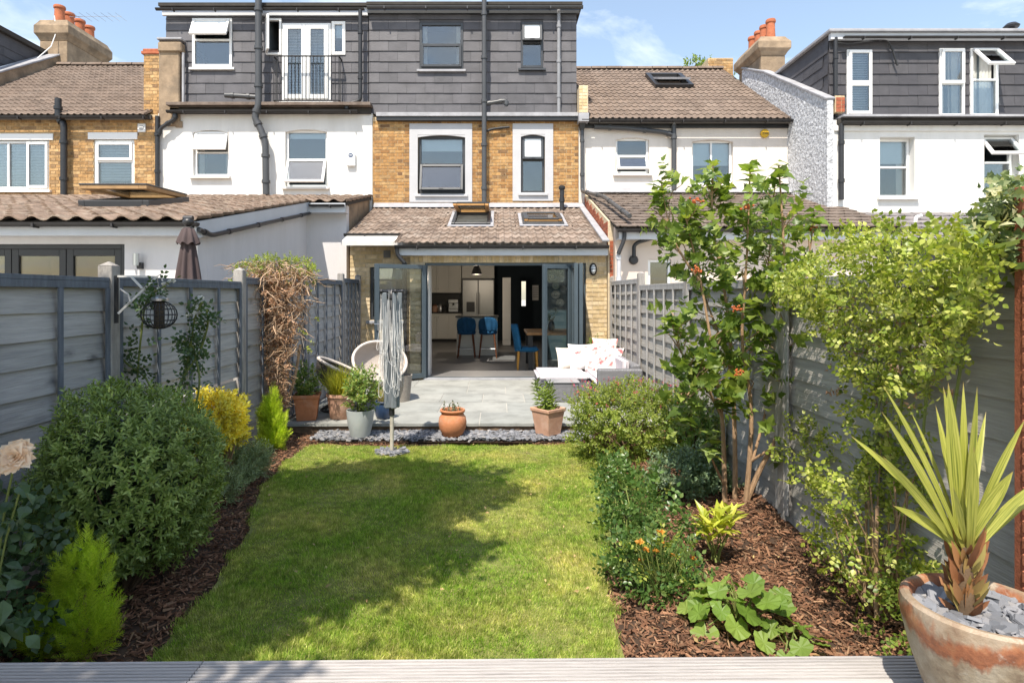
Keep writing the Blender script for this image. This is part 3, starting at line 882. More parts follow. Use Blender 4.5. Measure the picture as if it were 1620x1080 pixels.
a = rng.uniform(0, 6.28, N); r = .17*np.sqrt(rng.random(N)); bx, by = XX(620,6.4), 6.40
V, Fs = chips(np.column_stack([bx+r*np.cos(a)*1.05, by+r*np.sin(a)*.8, rng.uniform(-.115,-.09,N)]), (.03,.08), .3)
o = bpy.data.objects.new('slate_chippings', npmesh('slate_chippings', V, Fs, CHIP)); link(o); tag(o, 'small ring of slate chippings round the clothes dryer pole', kind='stuff')
sb = MB(); sb.quad((-2.3,6.88,-.126),(1.3,6.88,-.126),(1.3,7.4,-.125),(-2.3,7.4,-.125))
tag(sb.build('slate_strip_soil', SOIL), kind='structure')

# patio of large slabs
pt = MB(); pt.box(-2.62, 2.04, 7.315, 11.6, -.30, -.035)
patio = pt.build('patio', EDGE); tag(patio, 'pale grey patio of large slabs behind the house doors', kind='structure')
pg = MB(); pg.box(-2.62, 2.04, 7.30, 11.2, -.034, -.007); pg.build('joint_bed', GROUT, patio)
y, row = 7.28, 0
for dep in (.70,.74,.74,.74,.74,.2):
    x = -2.62 + (0 if row % 2 else -.35)
    while x < 2.04:
        wd = random.choice([.62,.92,.92,1.2]); a, b = max(x, -2.62), min(x+wd, 2.04)
        if b-a > .06:
            mb = MB(); nx = max(3, int((b-a)/.09)); jit = [random.uniform(-.006,.012) if row == 0 else 0 for _ in range(nx+1)]
            top = [(a+.006+(b-a-.012)*i/nx, y+.006+jit[i], 0) for i in range(nx+1)] + [(b-.006, y+dep-.006, 0),(a+.006, y+dep-.006, 0)]
            mb.prism(top[::1], (0,0,-.034))
            s = mb.build('paving_slab', SLAB, patio, world=Matrix.Translation((0,0,random.uniform(-.002,.002))))
        x += wd
    y += dep; row += 1

# timber deck in front
dk = MB(); dk.box(-2.70, 2.04, -2.2, 2.0, -.3, .262)
DKZ = .30
deck = dk.build('deck', FELT); tag(deck, 'raised grey grooved decking at the near end of the lawn', kind='structure')
def deck_board(L):
    mb = MB(); Wd = .146; pr = []; n = 7; t = .0
    pr.append((-Wd/2, -.006)); pr.append((-Wd/2+.006, 0))
    for i in range(n):
        c = -Wd/2 + .012 + (Wd-.024)*(i+.5)/n; hw = (Wd-.024)/n/2
        pr += [(c-hw*.55, 0),(c-hw*.40,-.008),(c+hw*.40,-.008),(c+hw*.55,0)]
    pr += [(Wd/2-.006, 0),(Wd/2,-.006)]
    m_ = len(pr); vs = [(0,a,b) for a, b in pr] + [(L,a,b) for a, b in pr] + [(0,Wd/2,-.03),(0,-Wd/2,-.03),(L,Wd/2,-.03),(L,-Wd/2,-.03)]
    fs = [(i, m_+i, m_+i+1, i+1) for i in range(m_-1)]
    e = 2*m_
    fs += [(m_-1, 2*m_-1, e+2, e), (0, e+1, e+3, m_), tuple(range(m_))+(e, e+1), tuple(range(m_, 2*m_))[::-1]+(e+3, e+2)]
    mb.add(vs, fs); return mb
DK_M = Matrix.Translation((0, 2.10, DKZ)) @ Matrix.Rotation(math.radians(.75), 4, 'Z')
db_cache = {}
for r in range(26):
    x = -2.71
    joints = {0:[-1.02, 2.05],1:[.52,2.05],2:[-1.02,2.05]}.get(r, [random.choice([-1.02,.52]), 2.05])
    for j in joints:
        L = j - x - .004
        k = round(L,3)
        if k not in db_cache: db_cache[k] = deck_board(L).mesh('deck_board', DECK)
        piece('deck_board', db_cache[k], deck, DK_M @ Matrix.Translation((x, -.073 - r*.1515, random.uniform(-.001,.001))))
        x = j

# ---------------------------------------------------------------- fences
def board_mesh(k, wav, m):
    r = random.Random(k*7+1); mb = MB(); n = 14; H = .192
    ph = [r.uniform(0,6.28) for _ in range(3)]
    vs = []
    for i in range(n+1):
        u = i/n; wv = wav*(math.sin(u*4+ph[0])+.6*math.sin(u*9+ph[1])+.35*math.sin(u*17+ph[2]))
        bow = wav*.5*math.sin(u*3.1+ph[1])
        vs += [(u, .030+bow, wv), (u, .004, H), (u, .019+bow, wv)]
    fs = []
    for i in range(n):
        a, b = 3*i, 3*i+3
        fs += [(a, a+1, b+1, b), (a+2, a, b, b+2), (a+1, a+2, b+2, b+1)]
    fs += [(0,2,1), (3*n, 3*n+1, 3*n+2)]
    mb.add(vs, fs); return mb.mesh('board', m, smooth=False)
def fence(name, label, posts, tops, nrm, bm, battm, wav, bot=-.16, gap=None, post_top=.07, nbat=(4,)):
    root = thing(name, label, 'fence', (posts[0][0], posts[0][1], bot))
    ms = [board_mesh(k, wav, bm) for k in range(6)]
    for i, (px_, py_) in enumerate(posts):
        tz = max(tops[max(i-1,0)], tops[min(i,len(tops)-1)]) + post_top
        mb = MB(); mb.box(px_-.05, px_+.05, py_-.05, py_+.05, -.4, tz)
        mb.add([(px_-.05,py_-.05,tz),(px_+.05,py_-.05,tz),(px_+.05,py_+.05,tz),(px_-.05,py_+.05,tz),(px_,py_,tz+.035)], [(0,1,4),(1,2,4),(2,3,4),(3,0,4)])
        mb.build('post', POST, root, bev=.006)
    for i in range(len(posts)-1):
        a, b = Vector((*posts[i], 0)), Vector((*posts[i+1], 0)); d = (b-a).normalized()
        a = a + d*.052; b = b - d*.052; L = (b-a).length; n = Vector(nrm)
        R = Matrix((( d.x, n.x, 0, a.x),( d.y, n.y, 0, a.y),(0,0,1,0),(0,0,0,1)))
        top = tops[i]; mb = MB()
        def lb(u0, u1, y0, y1, z0, z1, q):
            q.tbox(R @ Matrix.Translation(((u0+u1)/2, (y0+y1)/2, (z0+z1)/2)), (u1-u0)/2, (y1-y0)/2, (z1-z0)/2)
        lb(0, L, -.022, .040, top-.028, top, mb)                 # capping
        lb(0, L, .0305, .0395, top-.075, top-.029, mb)           # top rail
        for u in (0, L-.038): lb(u, u+.038, .031, .046, bot+.15, top-.076, mb)
        pn = mb.build('fence_panel', battm, root, bev=.002)
        gb = MB(); lb(0, L, -.015, .018, bot, bot+.15, gb); gb.build('gravel_board', POST, pn)
        nb = int((top-.05-bot-.14)/.163); ex = (top-.05-bot-.14)/nb
        for k in range(nb):
            z = bot+.13 + k*ex
            if gap and gap[0] == i and k >= gap[1]: z += gap[2]*(1-(k-gap[1])/max(1,nb-gap[1]))
            piece('board', random.choice(ms), pn, R @ Matrix.Translation((0, -.012+random.uniform(-.003,.003), z)) @ Matrix.Rotation(random.uniform(-.006,.006), 4, 'Y') @ Matrix.Diagonal((L,1,min(1.06, (top-.01-z)/.192),1)))
        nb_ = nbat[min(i, len(nbat)-1)]
        for k in range(1, nb_):
            u = L*k/nb_ + random.uniform(-.03,.03); q = MB(); lb(u-.018, u+.018, .030, .046, bot+.15, top-.076, q); q.build('batten', battm, pn, bev=.002)
    return root
fence('fence', 'blue grey overlap board fence in shade, behind the round hebe shrub', [(-2.80,.15),(-2.78,2.2),(-2.76,4.26),(-2.74,6.37),(-2.70,8.35),(-2.67,10.2),(-2.66,11.40)],
      [1.66,1.685,1.70,1.75,1.80,1.84], (1,0,0), FENCE_L, BATTEN, .003, gap=(2,4,.05))
fence('fence', 'warm grey overlap board fence in dappled sun, behind the flowering climber', [(2.12,.1),(2.12,2.2),(2.10,4.36),(2.10,6.6),(2.10,8.82),(2.09,10.98)],
      [1.66,1.68,1.69,1.70,1.80], (-1,0,0), FENCE_R, BATTEN_R, .007, nbat=(2,2,4,5,5))
# ---------------------------------------------------------------- the middle house
DM = 13.9
kM = DM/F
def roof_deck(mb, xl, xr, D0, z0, D1, z1, holes=(), th=.05):
    xs = sorted(set([xl, xr] + [h[i] for h in holes for i in (0,1)])); ys = sorted(set([D0, D1] + [h[i] for h in holes for i in (2,3)]))
    s = (z1-z0)/(D1-D0); zf = lambda y: z0 + s*(y-D0)
    for i in range(len(xs)-1):
        for j in range(len(ys)-1):
            a, b, c, d = xs[i], xs[i+1], ys[j], ys[j+1]
            if any(h[0] < (a+b)/2 < h[1] and h[2] < (c+d)/2 < h[3] for h in holes): continue
            vs = [(x, y, zf(y)+o) for o in (-th, 0) for x, y in ((a,c),(b,c),(b,d),(a,d))]
            mb.add(vs, [(0,3,2,1),(4,5,6,7),(0,1,5,4),(1,2,6,5),(2,3,7,6),(3,0,4,7)])
def ridge(house, x0, x1, D, z, m):
    t = MB(); n = 8
    vs = [(u, .12*math.cos(math.pi*k/n), .10*math.sin(math.pi*k/n)-.02) for u in (0,1) for k in range(n+1)]
    t.add(vs, [(k, n+1+k, n+2+k, k+1) for k in range(n)] + [tuple(range(n+1)), tuple(range(n+1, 2*n+2))[::-1]])
    me = t.mesh('ridge_tile', m)
    x = x0
    while x < x1:
        L = min(.44, x1-x); piece('ridge_tile', me, house, TRS(x, D, z+random.uniform(-.006,.006), L-.012, 1, 1)); x += .45

hm = thing('terraced_house', 'brick house with dark slate clad top storey and open folding glass doors at ground level', 'house', (-.5, DM, 0))
X0, X1 = XX(590, DM), XX(915, DM)
w1 = (661,736,214,307); w2 = (824,862,213,305)
def R4(p, D): return (XX(p[0],D), XX(p[1],D), ZZ(p[3],D), ZZ(p[2],D))
s1 = (648,747,196,320); s2 = (811,875,196,318)
mb = MB(); wall_mesh(mb, X0, X1, 3.25, 5.66, DM, .28, [R4(w1,DM), R4(w2,DM)])
upper = mb.build('upper_wall', MORTAR, hm)
PB = Pieces('brick', upper, 120, 'brickwork')
brickwork(PB, X0, X1, 3.50, 5.60, DM, BRICK, L=.2165, H=.063, J=.0108, holes=[R4(s1,DM), R4(s2,DM)], pri=lambda x, z, w: abs(x+1.6)+abs(z-4.6)*.6 - w*3)
PB.done()
for s_, w_, lab in ((s1,w1,None),(s2,w2,None)):
    mb = MB(); a = R4(s_, DM); wall_mesh(mb, a[0], a[1], a[2], a[3], DM-.028, .03, [R4(w_,DM)])
    arch_fill(mb, DM-.026, (w_[0],w_[1]), (w_[2],w_[3]), .05, .06)
    mb.build('window_surround', SURROUND, hm, bev=.004)
window(hm, DM, w1[:2], w1[2:], ANTHR, [(0,1,0,.49,'f',0),(0,1,.49,1,'t',16)], rec=.07, fw=.07, sill=SURROUND, blind=.22)
window(hm, DM, w2[:2], w2[2:], ANTHR, [(0,1,0,.42,'tF',6),(0,1,.42,1,'f',0)], rec=.07, fw=.055, sill=SURROUND)
mb = MB(); mb.box(XX(597,DM), X1-.02, DM-.16, DM-.012, ZZ(187,DM), ZZ(181,DM)); mb.build('eaves_flashing', LEAD, hm, bev=.006)
mb = MB(); mb.box(XX(597,DM), X1-.02, DM-.13, DM-.012, ZZ(193,DM), ZZ(187.3,DM)); mb.build('eaves_board', BLACKP, hm)
DS = 13.98
dz0, dz1 = ZZ(181,DS), ZZ(21,DS); dx0, dx1 = XX(584,DS), XX(912,DS)
dw1 = (664,733,37,110); dw2 = (824,859,36,108)
mb = MB(); wall_mesh(mb, dx0, dx1, dz0, dz1+.2, DS+.004, .2, [R4(dw1,DS), R4(dw2,DS)])
mb.box(dx0, dx0+.2, DS+.21, 18.5, dz0-.4, dz1+.2); mb.box(dx1-.2, dx1, DS+.21, 18.5, dz0-.4, dz1+.2)
dm = mb.build('dormer', SLATE2, hm)
PS = Pieces('slate', dm, 300)
slates(PS, dx0, dx1, dz0, dz1, DS, SLATE, .425, .2445, [R4(dw1,DS), R4(dw2,DS)]); PS.done()
window(hm, DS, dw1[:2], dw1[2:], ANTHR, [(0,1,0,.47,'f',0),(0,1,.47,1,'s',0)], rec=-.03, fw=.06, sill=LEAD, curtain=[(0,.12),(.88,1)])
window(hm, DS, dw2[:2], dw2[2:], ANTHR, [(0,1,0,.44,'tF',10),(0,1,.44,1,'f',0)], rec=-.03, fw=.05, sill=ANTHR, blind=.0)
mb = MB(); mb.box(dx0-.02, dx1+.06, DS-.10, DS-.02, ZZ(24,DS), ZZ(13,DS)); mb.build('dormer_fascia', ANTHR, hm)
mb = MB(); mb.box(dx0-.03, dx1+.12, DS-.16, 18.6, ZZ(12.5,DS), ZZ(8,DS)); mb.build('flat_roof', FELT, hm)
gutter(hm, dx0, dx1+.12, DS-.22, ZZ(11,DS-.2), .06, GREYPIPE)
px_pipe(hm, [(884,14),(884,180)], DS-.09, .042, mat('light_grey_pipe', (.24,.245,.26), .4, .1, 4, 0))
px_pipe(hm, [(766,-12),(766,332)], DM-.16, .058, GREYPIPE, label='tall soil pipe running the full height of the house')
px_pipe(hm, [(766,165),(782,162),(801,159),(801,168)], DM-.14, .045, GREYPIPE)
px_pipe(hm, [(768,208),(780,204),(806,201)], DM-.08, .025, IRON, name='waste_pipe')
px_pipe(hm, [(889,334),(889,300)], DM-.35, .05, BLACKP, name='flue')
mb = MB(); mb.lathe([(.065,0),(.075,.02),(.075,.07),(.03,.10)], W(889,300,DM-.35), 12, capt=True); mb.build('flue_cap', BLACKP, hm, smooth=True)

# rear extension
DE, DLW = 11.05, 11.55
ez0, eD0, eSl = 2.475, 10.75, .34
rz = lambda y: ez0 + eSl*(y-eD0)
ox0, ox1, oz1 = -1.349, 1.442, ZZ(415.5,DE)
sw_ = (XX(917,DE), XX(927,DE), ZZ(557,DE), ZZ(416,DE))
ML = -1.62
mb = MB(); wall_mesh(mb, ML, 2.0, -.02, 2.52, DE, .28, [(ox0,ox1,-.5,oz1), sw_])
mb.box(ML, ML+.28, DE+.281, DLW+.3, -.02, 2.52)
smw = (585,640,420,506)
wall_mesh(mb, XX(554,DLW), ML-.003, -.02, rz(DLW)-.06, DLW, .28, [R4(smw,DLW)])
mb.box(XX(554,DLW), XX(554,DLW)+.25, DLW+.281, DM, -.02, 2.6); mb.box(1.752, 1.99, DE+.281, DM, -.02, 2.6)
extw = mb.build('extension_wall', MORTAR_P, hm)
PE = Pieces('brick', extw, 180, 'brickwork')
soz = ZZ(404,DE)
brickwork(PE, ML, 2.0, 0, oz1-.005, DE, BRICK_P, L=.205, H=.0675, J=.0125, bond='stretcher', holes=[(ox0-.005,ox1,-.5,oz1+.3), sw_], pri=lambda x,z,w: (1 if x < 0 else 0)-w)
brickwork(PE, XX(554,DLW), ML-.02, 0, rz(DLW)-.10, DLW, BRICK_P, L=.205, H=.0675, J=.0125, bond='stretcher', holes=[R4(smw,DLW)], off=.07, pri=lambda x,z,w: -w)
t = brick_tmpl(BRICK_P); x = ML+.01
while x < 1.97:
    PE.add(t, TRS(x+.033, DE+random.uniform(-.002,.002), (oz1+2.30)/2, .066, 1, 2.29-oz1), -1); x += .078
PE.done()
sl1 = (-.94,-.16,12.08,13.30); sl2 = (.50,1.33,12.12,13.05)
mb = MB(); roof_deck(mb, -2.86, 1.99, 11.0, rz(11.0)-.012, DM, rz(DM)-.012, [sl1, sl2], .09)
exr = mb.build('extension_roof', mat('roof_board', (.62,.60,.57), .9, .1), hm)
PT = Pieces('roof_tile', exr, 300)
tiled(PT, lambda y: -1.86 if y < 11.3 else -2.87, 1.87, eD0-.05, rz(eD0-.05), DM, rz(DM), TILE, 'double', .30, .333, [(h[0]-.06,h[1]+.06,h[2]-.12,h[3]+.12) for h in (sl1, sl2)], off=.02)
PT.done()
mb = MB(); mb.bar((1.925,eD0-.04,rz(eD0-.04)+.06),(1.925,DM,rz(DM)+.06), .13, .045); mb.build('verge_flashing', LEAD, hm, bev=.01)
mb = MB(); mb.add([(-2.87,DM-.16,rz(DM-.16)+.065),(1.99,DM-.16,rz(DM-.16)+.065),(1.99,DM-.012,rz(DM)+.13),(-2.87,DM-.012,rz(DM)+.13)], [(0,1,2,3)]); mb.build('roof_flashing', LEAD, hm)
mb = MB(); mb.box(XX(628,10.86), 1.985, 10.84, 10.865, ZZ(404,10.85), ZZ(391.5,10.85)); mb.box(XX(628,10.86), 1.985, 10.868, DE-.002, ZZ(404,10.85)+.004, ZZ(404,10.85)+.015)
mb.box(XX(549,11.4), ML-.005, 11.44, 11.465, ZZ(384,11.45), ZZ(371,11.45)); mb.box(XX(549,11.4), ML-.005, 11.468, DLW, ZZ(384,11.45)+.003, ZZ(384,11.45)+.013)
mb.build('fascia', FASCIA, hm, bev=.003)
gutter(hm, XX(625,10.8), 1.99, 10.775, ZZ(388,10.78), .058)
gutter(hm, XX(545,11.4), -1.87, 11.375, ZZ(369.5,11.38), .055)
px_pipe(hm, [(628,390),(628,402),(640,416)], 10.80, .036, BLACKP, collars=False)
pipe(hm, [W(640,416,10.9), W(641,420,11.46), W(641,590,11.46)], .036, BLACKP)
mb = MB(); frame_ring(mb, ox0, ox1, .0, oz1, DE+.03, DE+.11, .05, wb=.035); mb.build('door_frame', BIFOLD, hm, bev=.004)
mb = MB(); mb.box(ox0-.02, ox1, DE-.06, DE+.029, -.004, .028); mb.build('door_threshold', LEAD, hm, bev=.004)
def skylight(xa, xb, Da, Db, open_deg, wood):
    ang = math.atan(eSl); L = (Db-Da)/math.cos(ang); ym = (Da+Db)/2
    M0 = Matrix.Translation(((xa+xb)/2, ym, rz(ym))) @ Matrix.Rotation(ang, 4, 'X')
    hw = (xb-xa)/2
    q = MB()
    for (cx_, cy_, ax, ay) in ((-hw+.03,0,.035,L/2),(hw-.03,0,.035,L/2),(0,-L/2+.03,hw-.066,.035),(0,L/2-.03,hw-.066,.035)):
        q.tbox(M0 @ Matrix.Translation((cx_,cy_,.03)), ax, ay, .045)
    k = q.build('skylight', ANTHR, hm, bev=.006)
    q = MB()
    for (cx_, cy_, ax, ay) in ((0,-L/2-.09,hw+.07,.06),(0,L/2+.07,hw+.07,.06),(-hw-.035,0,.034,L/2-.001),(hw+.035,0,.034,L/2-.001)):
        q.tbox(M0 @ Matrix.Translation((cx_,cy_,.038)), ax, ay, .006)
    q.build('flashing', LEAD, k)
    q = MB()
    for (a, b, c_, d) in ((-hw-.02,0,.02,L/2+.04),(hw+.02,0,.02,L/2+.04),(0,-L/2-.02,hw,.02),(0,L/2+.02,hw,.02)): q.tbox(M0 @ Matrix.Translation((a,b,-.18)), c_, d, .12)
    q.build('reveal', WHITE, k)
    M1 = M0 @ Matrix.Translation((0,L/2-.05,.06)) @ Matrix.Rotation(-math.radians(open_deg), 4, 'X') @ Matrix.Translation((0,-(L/2-.05),0))
    for nm, mt_, zc, hz in (('sash', ANTHR, .035, .014), ('sash_lining', wood, .0, .020)):
        q = MB(); e = .0 if nm == 'sash' else .008
        for (cx_, cy_, ax, ay) in ((-hw+.07,0,.045-e,L/2-.075),(hw-.07,0,.045-e,L/2-.075),(0,-L/2+.075,hw-.116,.045-e),(0,L/2-.075,hw-.116,.045-e)):
            q.tbox(M1 @ Matrix.Translation((cx_,cy_,zc)), ax, ay, hz)
        q.build(nm, mt_, k, bev=.003)
    q = MB(); q.tbox(M1 @ Matrix.Translation((0,0,.015)), hw-.1, L/2-.1, .008); q.build('pane', GLASS_D, k)
PINE = mat('pine_wood', (.50,.27,.10), .5, .2, 6, .1, 30, stretch=(1,6,6))
skylight(*sl1, 18, PINE); skylight(*sl2, 3, PINE)

def door_leaf(a, b, z0, z1, handle=None, label=None):
    a, b = Vector((*a, 0)), Vector((*b, 0)); d = b-a; L = d.length; ang = math.atan2(d.y, d.x)
    M = Matrix.Translation(a) @ Matrix.Rotation(ang, 4, 'Z')
    q = MB(); frame_ring(q, 0, L, z0, z1, -.034, .034, .075, 0, M, wb=.09); f = q.build('door_leaf', BIFOLD, hm, bev=.005)
    if label: f['label'] = label
    q = MB(); q.tbox(M @ Matrix.Translation((L/2, 0, (z0+z1)/2+.008)), L/2-.07, .010, (z1-z0)/2-.075); q.build('pane', GLASS_D, f)
    if handle:
        q = MB(); u = L*handle
        for s in (-1, 1):
            q.tbox(M @ Matrix.Translation((u, s*.04, 1.02)), .014, .006, .09); q.tube([M @ Vector((u, s*.044, 1.05)), M @ Vector((u, s*.08, 1.05)), M @ Vector((u+.09, s*.085, 1.05))], .009, 8)
        q.build('handle', STEEL, f)
    q = MB()
    for z in (.3, 1.2, 2.0): q.tube([M @ Vector((-.012, -.03, z-.05)), M @ Vector((-.012, -.03, z+.05))], .012, 8)
    q.build('hinge', STEEL, f)
door_leaf((-1.335, 11.03), (-2.16, 10.52), .035, 2.10, .955)
door_leaf((1.33, 11.00), (.80, 10.70), .035, 2.10, None)
door_leaf((1.385, 11.02), (1.34, 10.30), .035, 2.10, None)
door_leaf((1.46, 11.02), (1.425, 10.31), .035, 2.10, None)
window(hm, DE, (917,927), (416,557), BIFOLD, [(0,1,0,1,'f',0)], rec=.05, fw=.03, sill=BIFOLD, room=False)
window(hm, DLW, smw[:2], smw[2:], ANTHR, [(0,1,0,.24,'f',0),(0,1,.24,1,'f',0)], rec=.05, fw=.05, sill=LEAD, blind=.26)
mb = MB(); mb.box(XX(607,DLW), XX(618,DLW), DLW-.025, DLW-.01, ZZ(408,DLW), ZZ(396,DLW))
for i in range(5): mb.box(XX(608,DLW), XX(617,DLW), DLW-.034, DLW-.0255, ZZ(407-2.1*i,DLW), ZZ(406-2.1*i,DLW))
mb.build('air_vent', mat('vent_grey', (.20,.19,.18), .7, .1), hm)
lp = W(938,426,DE)
mb = MB(); mb.ball((lp.x, DE-.03, lp.z), (.072,.03,.115), 16, 10); wl_ = mb.build('wall_lamp', IRON, hm, smooth=True)
mb = MB(); mb.ball((lp.x, DE-.06, lp.z), (.046,.045,.085), 14, 10); mb.build('lamp_glass', FROST, wl_, smooth=True)
mb = MB()
for t_ in (-.5, 0, .5): mb.tube([(lp.x-.05, DE-.05, lp.z+t_*.1),(lp.x-.03, DE-.108, lp.z+t_*.1),(lp.x+.03, DE-.108, lp.z+t_*.1),(lp.x+.05, DE-.05, lp.z+t_*.1)], .005, 6)
mb.build('lamp_cage', IRON, wl_)

# the kitchen behind the doors (shell)
NAVY = mat('navy_wall', (.022,.034,.045), .75, .08, 2, 0)
TEAL = mat('teal_wall', (.050,.085,.105), .75, .08, 2, 0)
WALLW = mat('kitchen_white_wall', (.80,.79,.76), .85, .03, 2, 0)
FLOOR = mat('kitchen_floor', (.16,.155,.155), .45, .12, 1.5, .05, 10, spec=.4)
mb = MB(); mb.box(-2.6, 1.74, DE+.12, 20.3, -.1, .03); mb.build('kitchen_floor', FLOOR, hm)
mb = MB(); mb.box(-2.68, -2.601, DM, 20.3, -.1, 2.75); mb.box(ML+.29, ox0+.06, DE+.285, DE+.6, .03, 2.3); mb.box(-2.6,-.2,20.2,20.32,.03,2.7)
mb.build('kitchen_wall', WALLW, hm)
mb = MB(); wall_mesh(mb, -.2, 1.9, .03, 2.7, 20.0, .12, [(XX(825,20), XX(832,20), ZZ(484,20), ZZ(445,20))]); mb.box(1.75, 1.9, DE+.3, 19.99, .03, 2.7); mb.build('navy_wall', NAVY, hm)
mb = MB(); mb.box(XX(866,14.1), 1.74, 14.1, 14.6, .031, 2.7); mb.build('chimney_breast', TEAL, hm)
mb = MB(); mb.box(-2.7, 1.9, DM+.29, 20.4, 2.62, 2.75); mb.box(-2.9, 1.86, DM+.28, 20.4, 3.3, 3.4)
mb.build('ceiling', WALLW, hm)
mb = MB(); mb.box(-2.9, 1.86, DM, DM+.28, 2.56, 3.249); mb.build('beam', WALLW, hm)
mb = MB(); mb.box(-2.89, -2.70, DM+.3, 20.4, -.1, 5.6); mb.box(1.74, 1.855, DM+.3, 20.4, 2.76, 5.6); mb.build('party_wall', CEMENT, hm)
mb = MB(); mb.box(XX(795,18), XX(808,18), 17.96, 18.0, .04, 2.06)
d_ = mb.build('inner_door', WALLW, hm, bev=.005)
mb = MB()
for i, (z0, z1) in enumerate(((.2,.9),(1.05,1.9))): mb.box(XX(797.5,17.95), XX(805.5,17.95), 17.945, 17.958, z0, z1)
mb.build('door_panel', WALLW, d_, bev=.004)

# ---------------------------------------------------------------- the white house
ha = thing('terraced_house', 'white rendered house with grey slate dormer and small iron balcony', 'house', (-5.4, DM, 0))
AX0, AX1 = XX(250,DM), XX(589,DM)
a1 = (305,361,206,278); a2 = (451,517,205,295)
mb = MB(); wall_mesh(mb, AX0, AX1, 0, 5.75, DM+.012, .28, [R4(a1,DM), R4(a2,DM)])
for q in (a1, a2): arch_fill(mb, DM+.014, q[:2], q[2:], .06, .1)
mb.build('rear_wall', RENDER, ha)
window(ha, DM, a1[:2], a1[2:], WHITE, [(0,1,0,.47,'tF',20),(0,1,.47,1,'f',0)], rec=.09, sill=RENDER, curtain=[(0,.16),(.86,1)])
window(ha, DM, a2[:2], a2[2:], WHITE, [(0,1,0,.52,'f',0),(0,1,.52,1,'t',22)], rec=.09, sill=RENDER, blind=.1)
DA = 14.0
az0, az1 = ZZ(165,DA), ZZ(28,DA); ax0, ax1 = XX(263,DA), XX(583,DA)
a3 = (305,368,30,107); fd = (447,524,38,161); sa = (421,446,30,88); sb_ = (525,547,35,88)
mb = MB(); wall_mesh(mb, ax0, ax1, az0-.15, az1+.15, DA+.004, .2, [R4(q,DA) for q in (a3,fd,sa,sb_)])
mb.box(ax0, ax0+.2, DA+.21, 18.5, az0-.4, az1+.15); mb.box(ax1-.2, ax1, DA+.21, 18.5, az0-.4, az1+.15)
dm = mb.build('dormer', SLATE2, ha); PS = Pieces('slate', dm, 300)
slates(PS, ax0, ax1, az0, az1, DA, SLATE, .425, .2445, [R4(q,DA) for q in (a3,fd,sa,sb_)], off=.2); PS.done()
window(ha, DA, a3[:2], a3[2:], WHITE, [(0,1,0,.44,'tF',24),(0,1,.44,1,'f',0)], rec=-.04, sill=WHITE, fw=.06, blind=.2)
fw_ = window(ha, DA, fd[:2], fd[2:], WHITE, [(0,.5,0,1,'s',0),(.5,1,0,1,'s',0)], rec=-.04, fw=.07, sw=.10, name='balcony_door', venet=.95, sill=WHITE)
window(ha, DA, sa[:2], sa[2:], WHITE, [(0,1,0,1,'l',62)], rec=-.04, fw=.05)
window(ha, DA, sb_[:2], sb_[2:], WHITE, [(0,1,0,1,'f',0)], rec=-.04, fw=.07, blind=.45)
mb = MB(); DJ = 13.72; zt, zb_ = ZZ(89,DJ), ZZ(161,DJ)
mb.bar(W(433,89,DJ), W(536,89,DJ), .03, .025); mb.bar(W(433,159,DJ), W(536,159,DJ), .03, .02)
for e in (433, 536):
    for yy in (89, 159): mb.bar(W(e,yy,DJ), (XX(e,DJ), DA-.02, ZZ(yy,DJ)), .03, .02)
    for kk in (1,2): mb.bar((XX(e,DJ), DJ+.09*kk, zt), (XX(e,DJ), DJ+.09*kk, zb_), .012, .012)
jb = mb.build('balcony_rail', IRON, ha)
for i in range(19):
    xx = 433 + 103*i/18; q = MB(); q.tube([W(xx,89.5,DJ), W(xx,158.5,DJ)], .008, 6); q.build('baluster', IRON, jb)
mb = MB(); mb.box(AX0+.3, AX1+.0, DM-.22, DA-.02, ZZ(171,DM), ZZ(166,DM)); mb.build('eaves_flashing', TILE_D, ha, bev=.006)
mb = MB(); mb.box(AX0+.3, AX1-.02, DM-.05, DM-.003, ZZ(181,DM), ZZ(172,DM)); mb.build('eaves_board', FELT, ha)
gutter(ha, AX0+.3, AX1-.3, DM-.17, ZZ(175,DM-.17), .06)
mb = MB(); mb.box(ax0-.05, ax1, DA-.09, DA-.03, ZZ(27,DA), ZZ(15,DA)); mb.build('dormer_fascia', FASCIA, ha)
mb = MB(); mb.box(ax0-.1, ax1-.005, DA-.16, 18.6, ZZ(14.5,DA), ZZ(9.5,DA)); mb.build('flat_roof', FELT, ha)
gutter(ha, ax0-.12, ax1-.05, DA-.21, ZZ(14,DA-.2), .05)
px_pipe(ha, [(409,-14),(409,166),(403,186),(413,206),(420,226),(421,308)], DM-.20, .075, GREYPIPE, label='thick grey soil pipe with a kink below the eaves')
px_pipe(ha, [(356,151),(380,152),(406,154)], DM-.18, .055, GREYPIPE)
px_pipe(ha, [(570,16),(570,159),(549,166),(548,173)], DM-.12, .045, BLACKP)
px_pipe(ha, [(277,180),(277,188),(254,203),(251,214)], DM-.12, .045, BLACKP)
px_pipe(ha, [(249,184),(249,300)], DM-.07, .05, BLACKP)
mb = MB(); c = W(556,253,DM); mb.box(c.x-.1,c.x+.1,DM-.07,DM+.008,c.z-.16,c.z+.16); bx = mb.build('alarm_box', WHITE, ha, bev=.02)
mb = MB(); mb.lathe([(.055,0),(.055,.003)], (0,0,0), 16, capt=True); o = mb.build('logo', mat('logo_blue', (.10,.13,.20), .6, 0, 1, 0), bx, world=TRS(c.x, DM-.071, c.z+.09, 1, 1, .7, math.pi/2))
mb = MB(); mb.box(c.x-.03,c.x+.03,DM-.0765,DM-.0745,c.z+.085,c.z+.098); mb.build('logo_mark', WHITE, bx)
mb = MB()
for i in range(3): mb.box(c.x-.055,c.x+.055,DM-.0715,DM-.0705,c.z-.02-.03*i,c.z-.012-.03*i)
mb.build('print_line', mat('print_grey', (.45,.45,.47), .7, 0, 1, 0), bx)
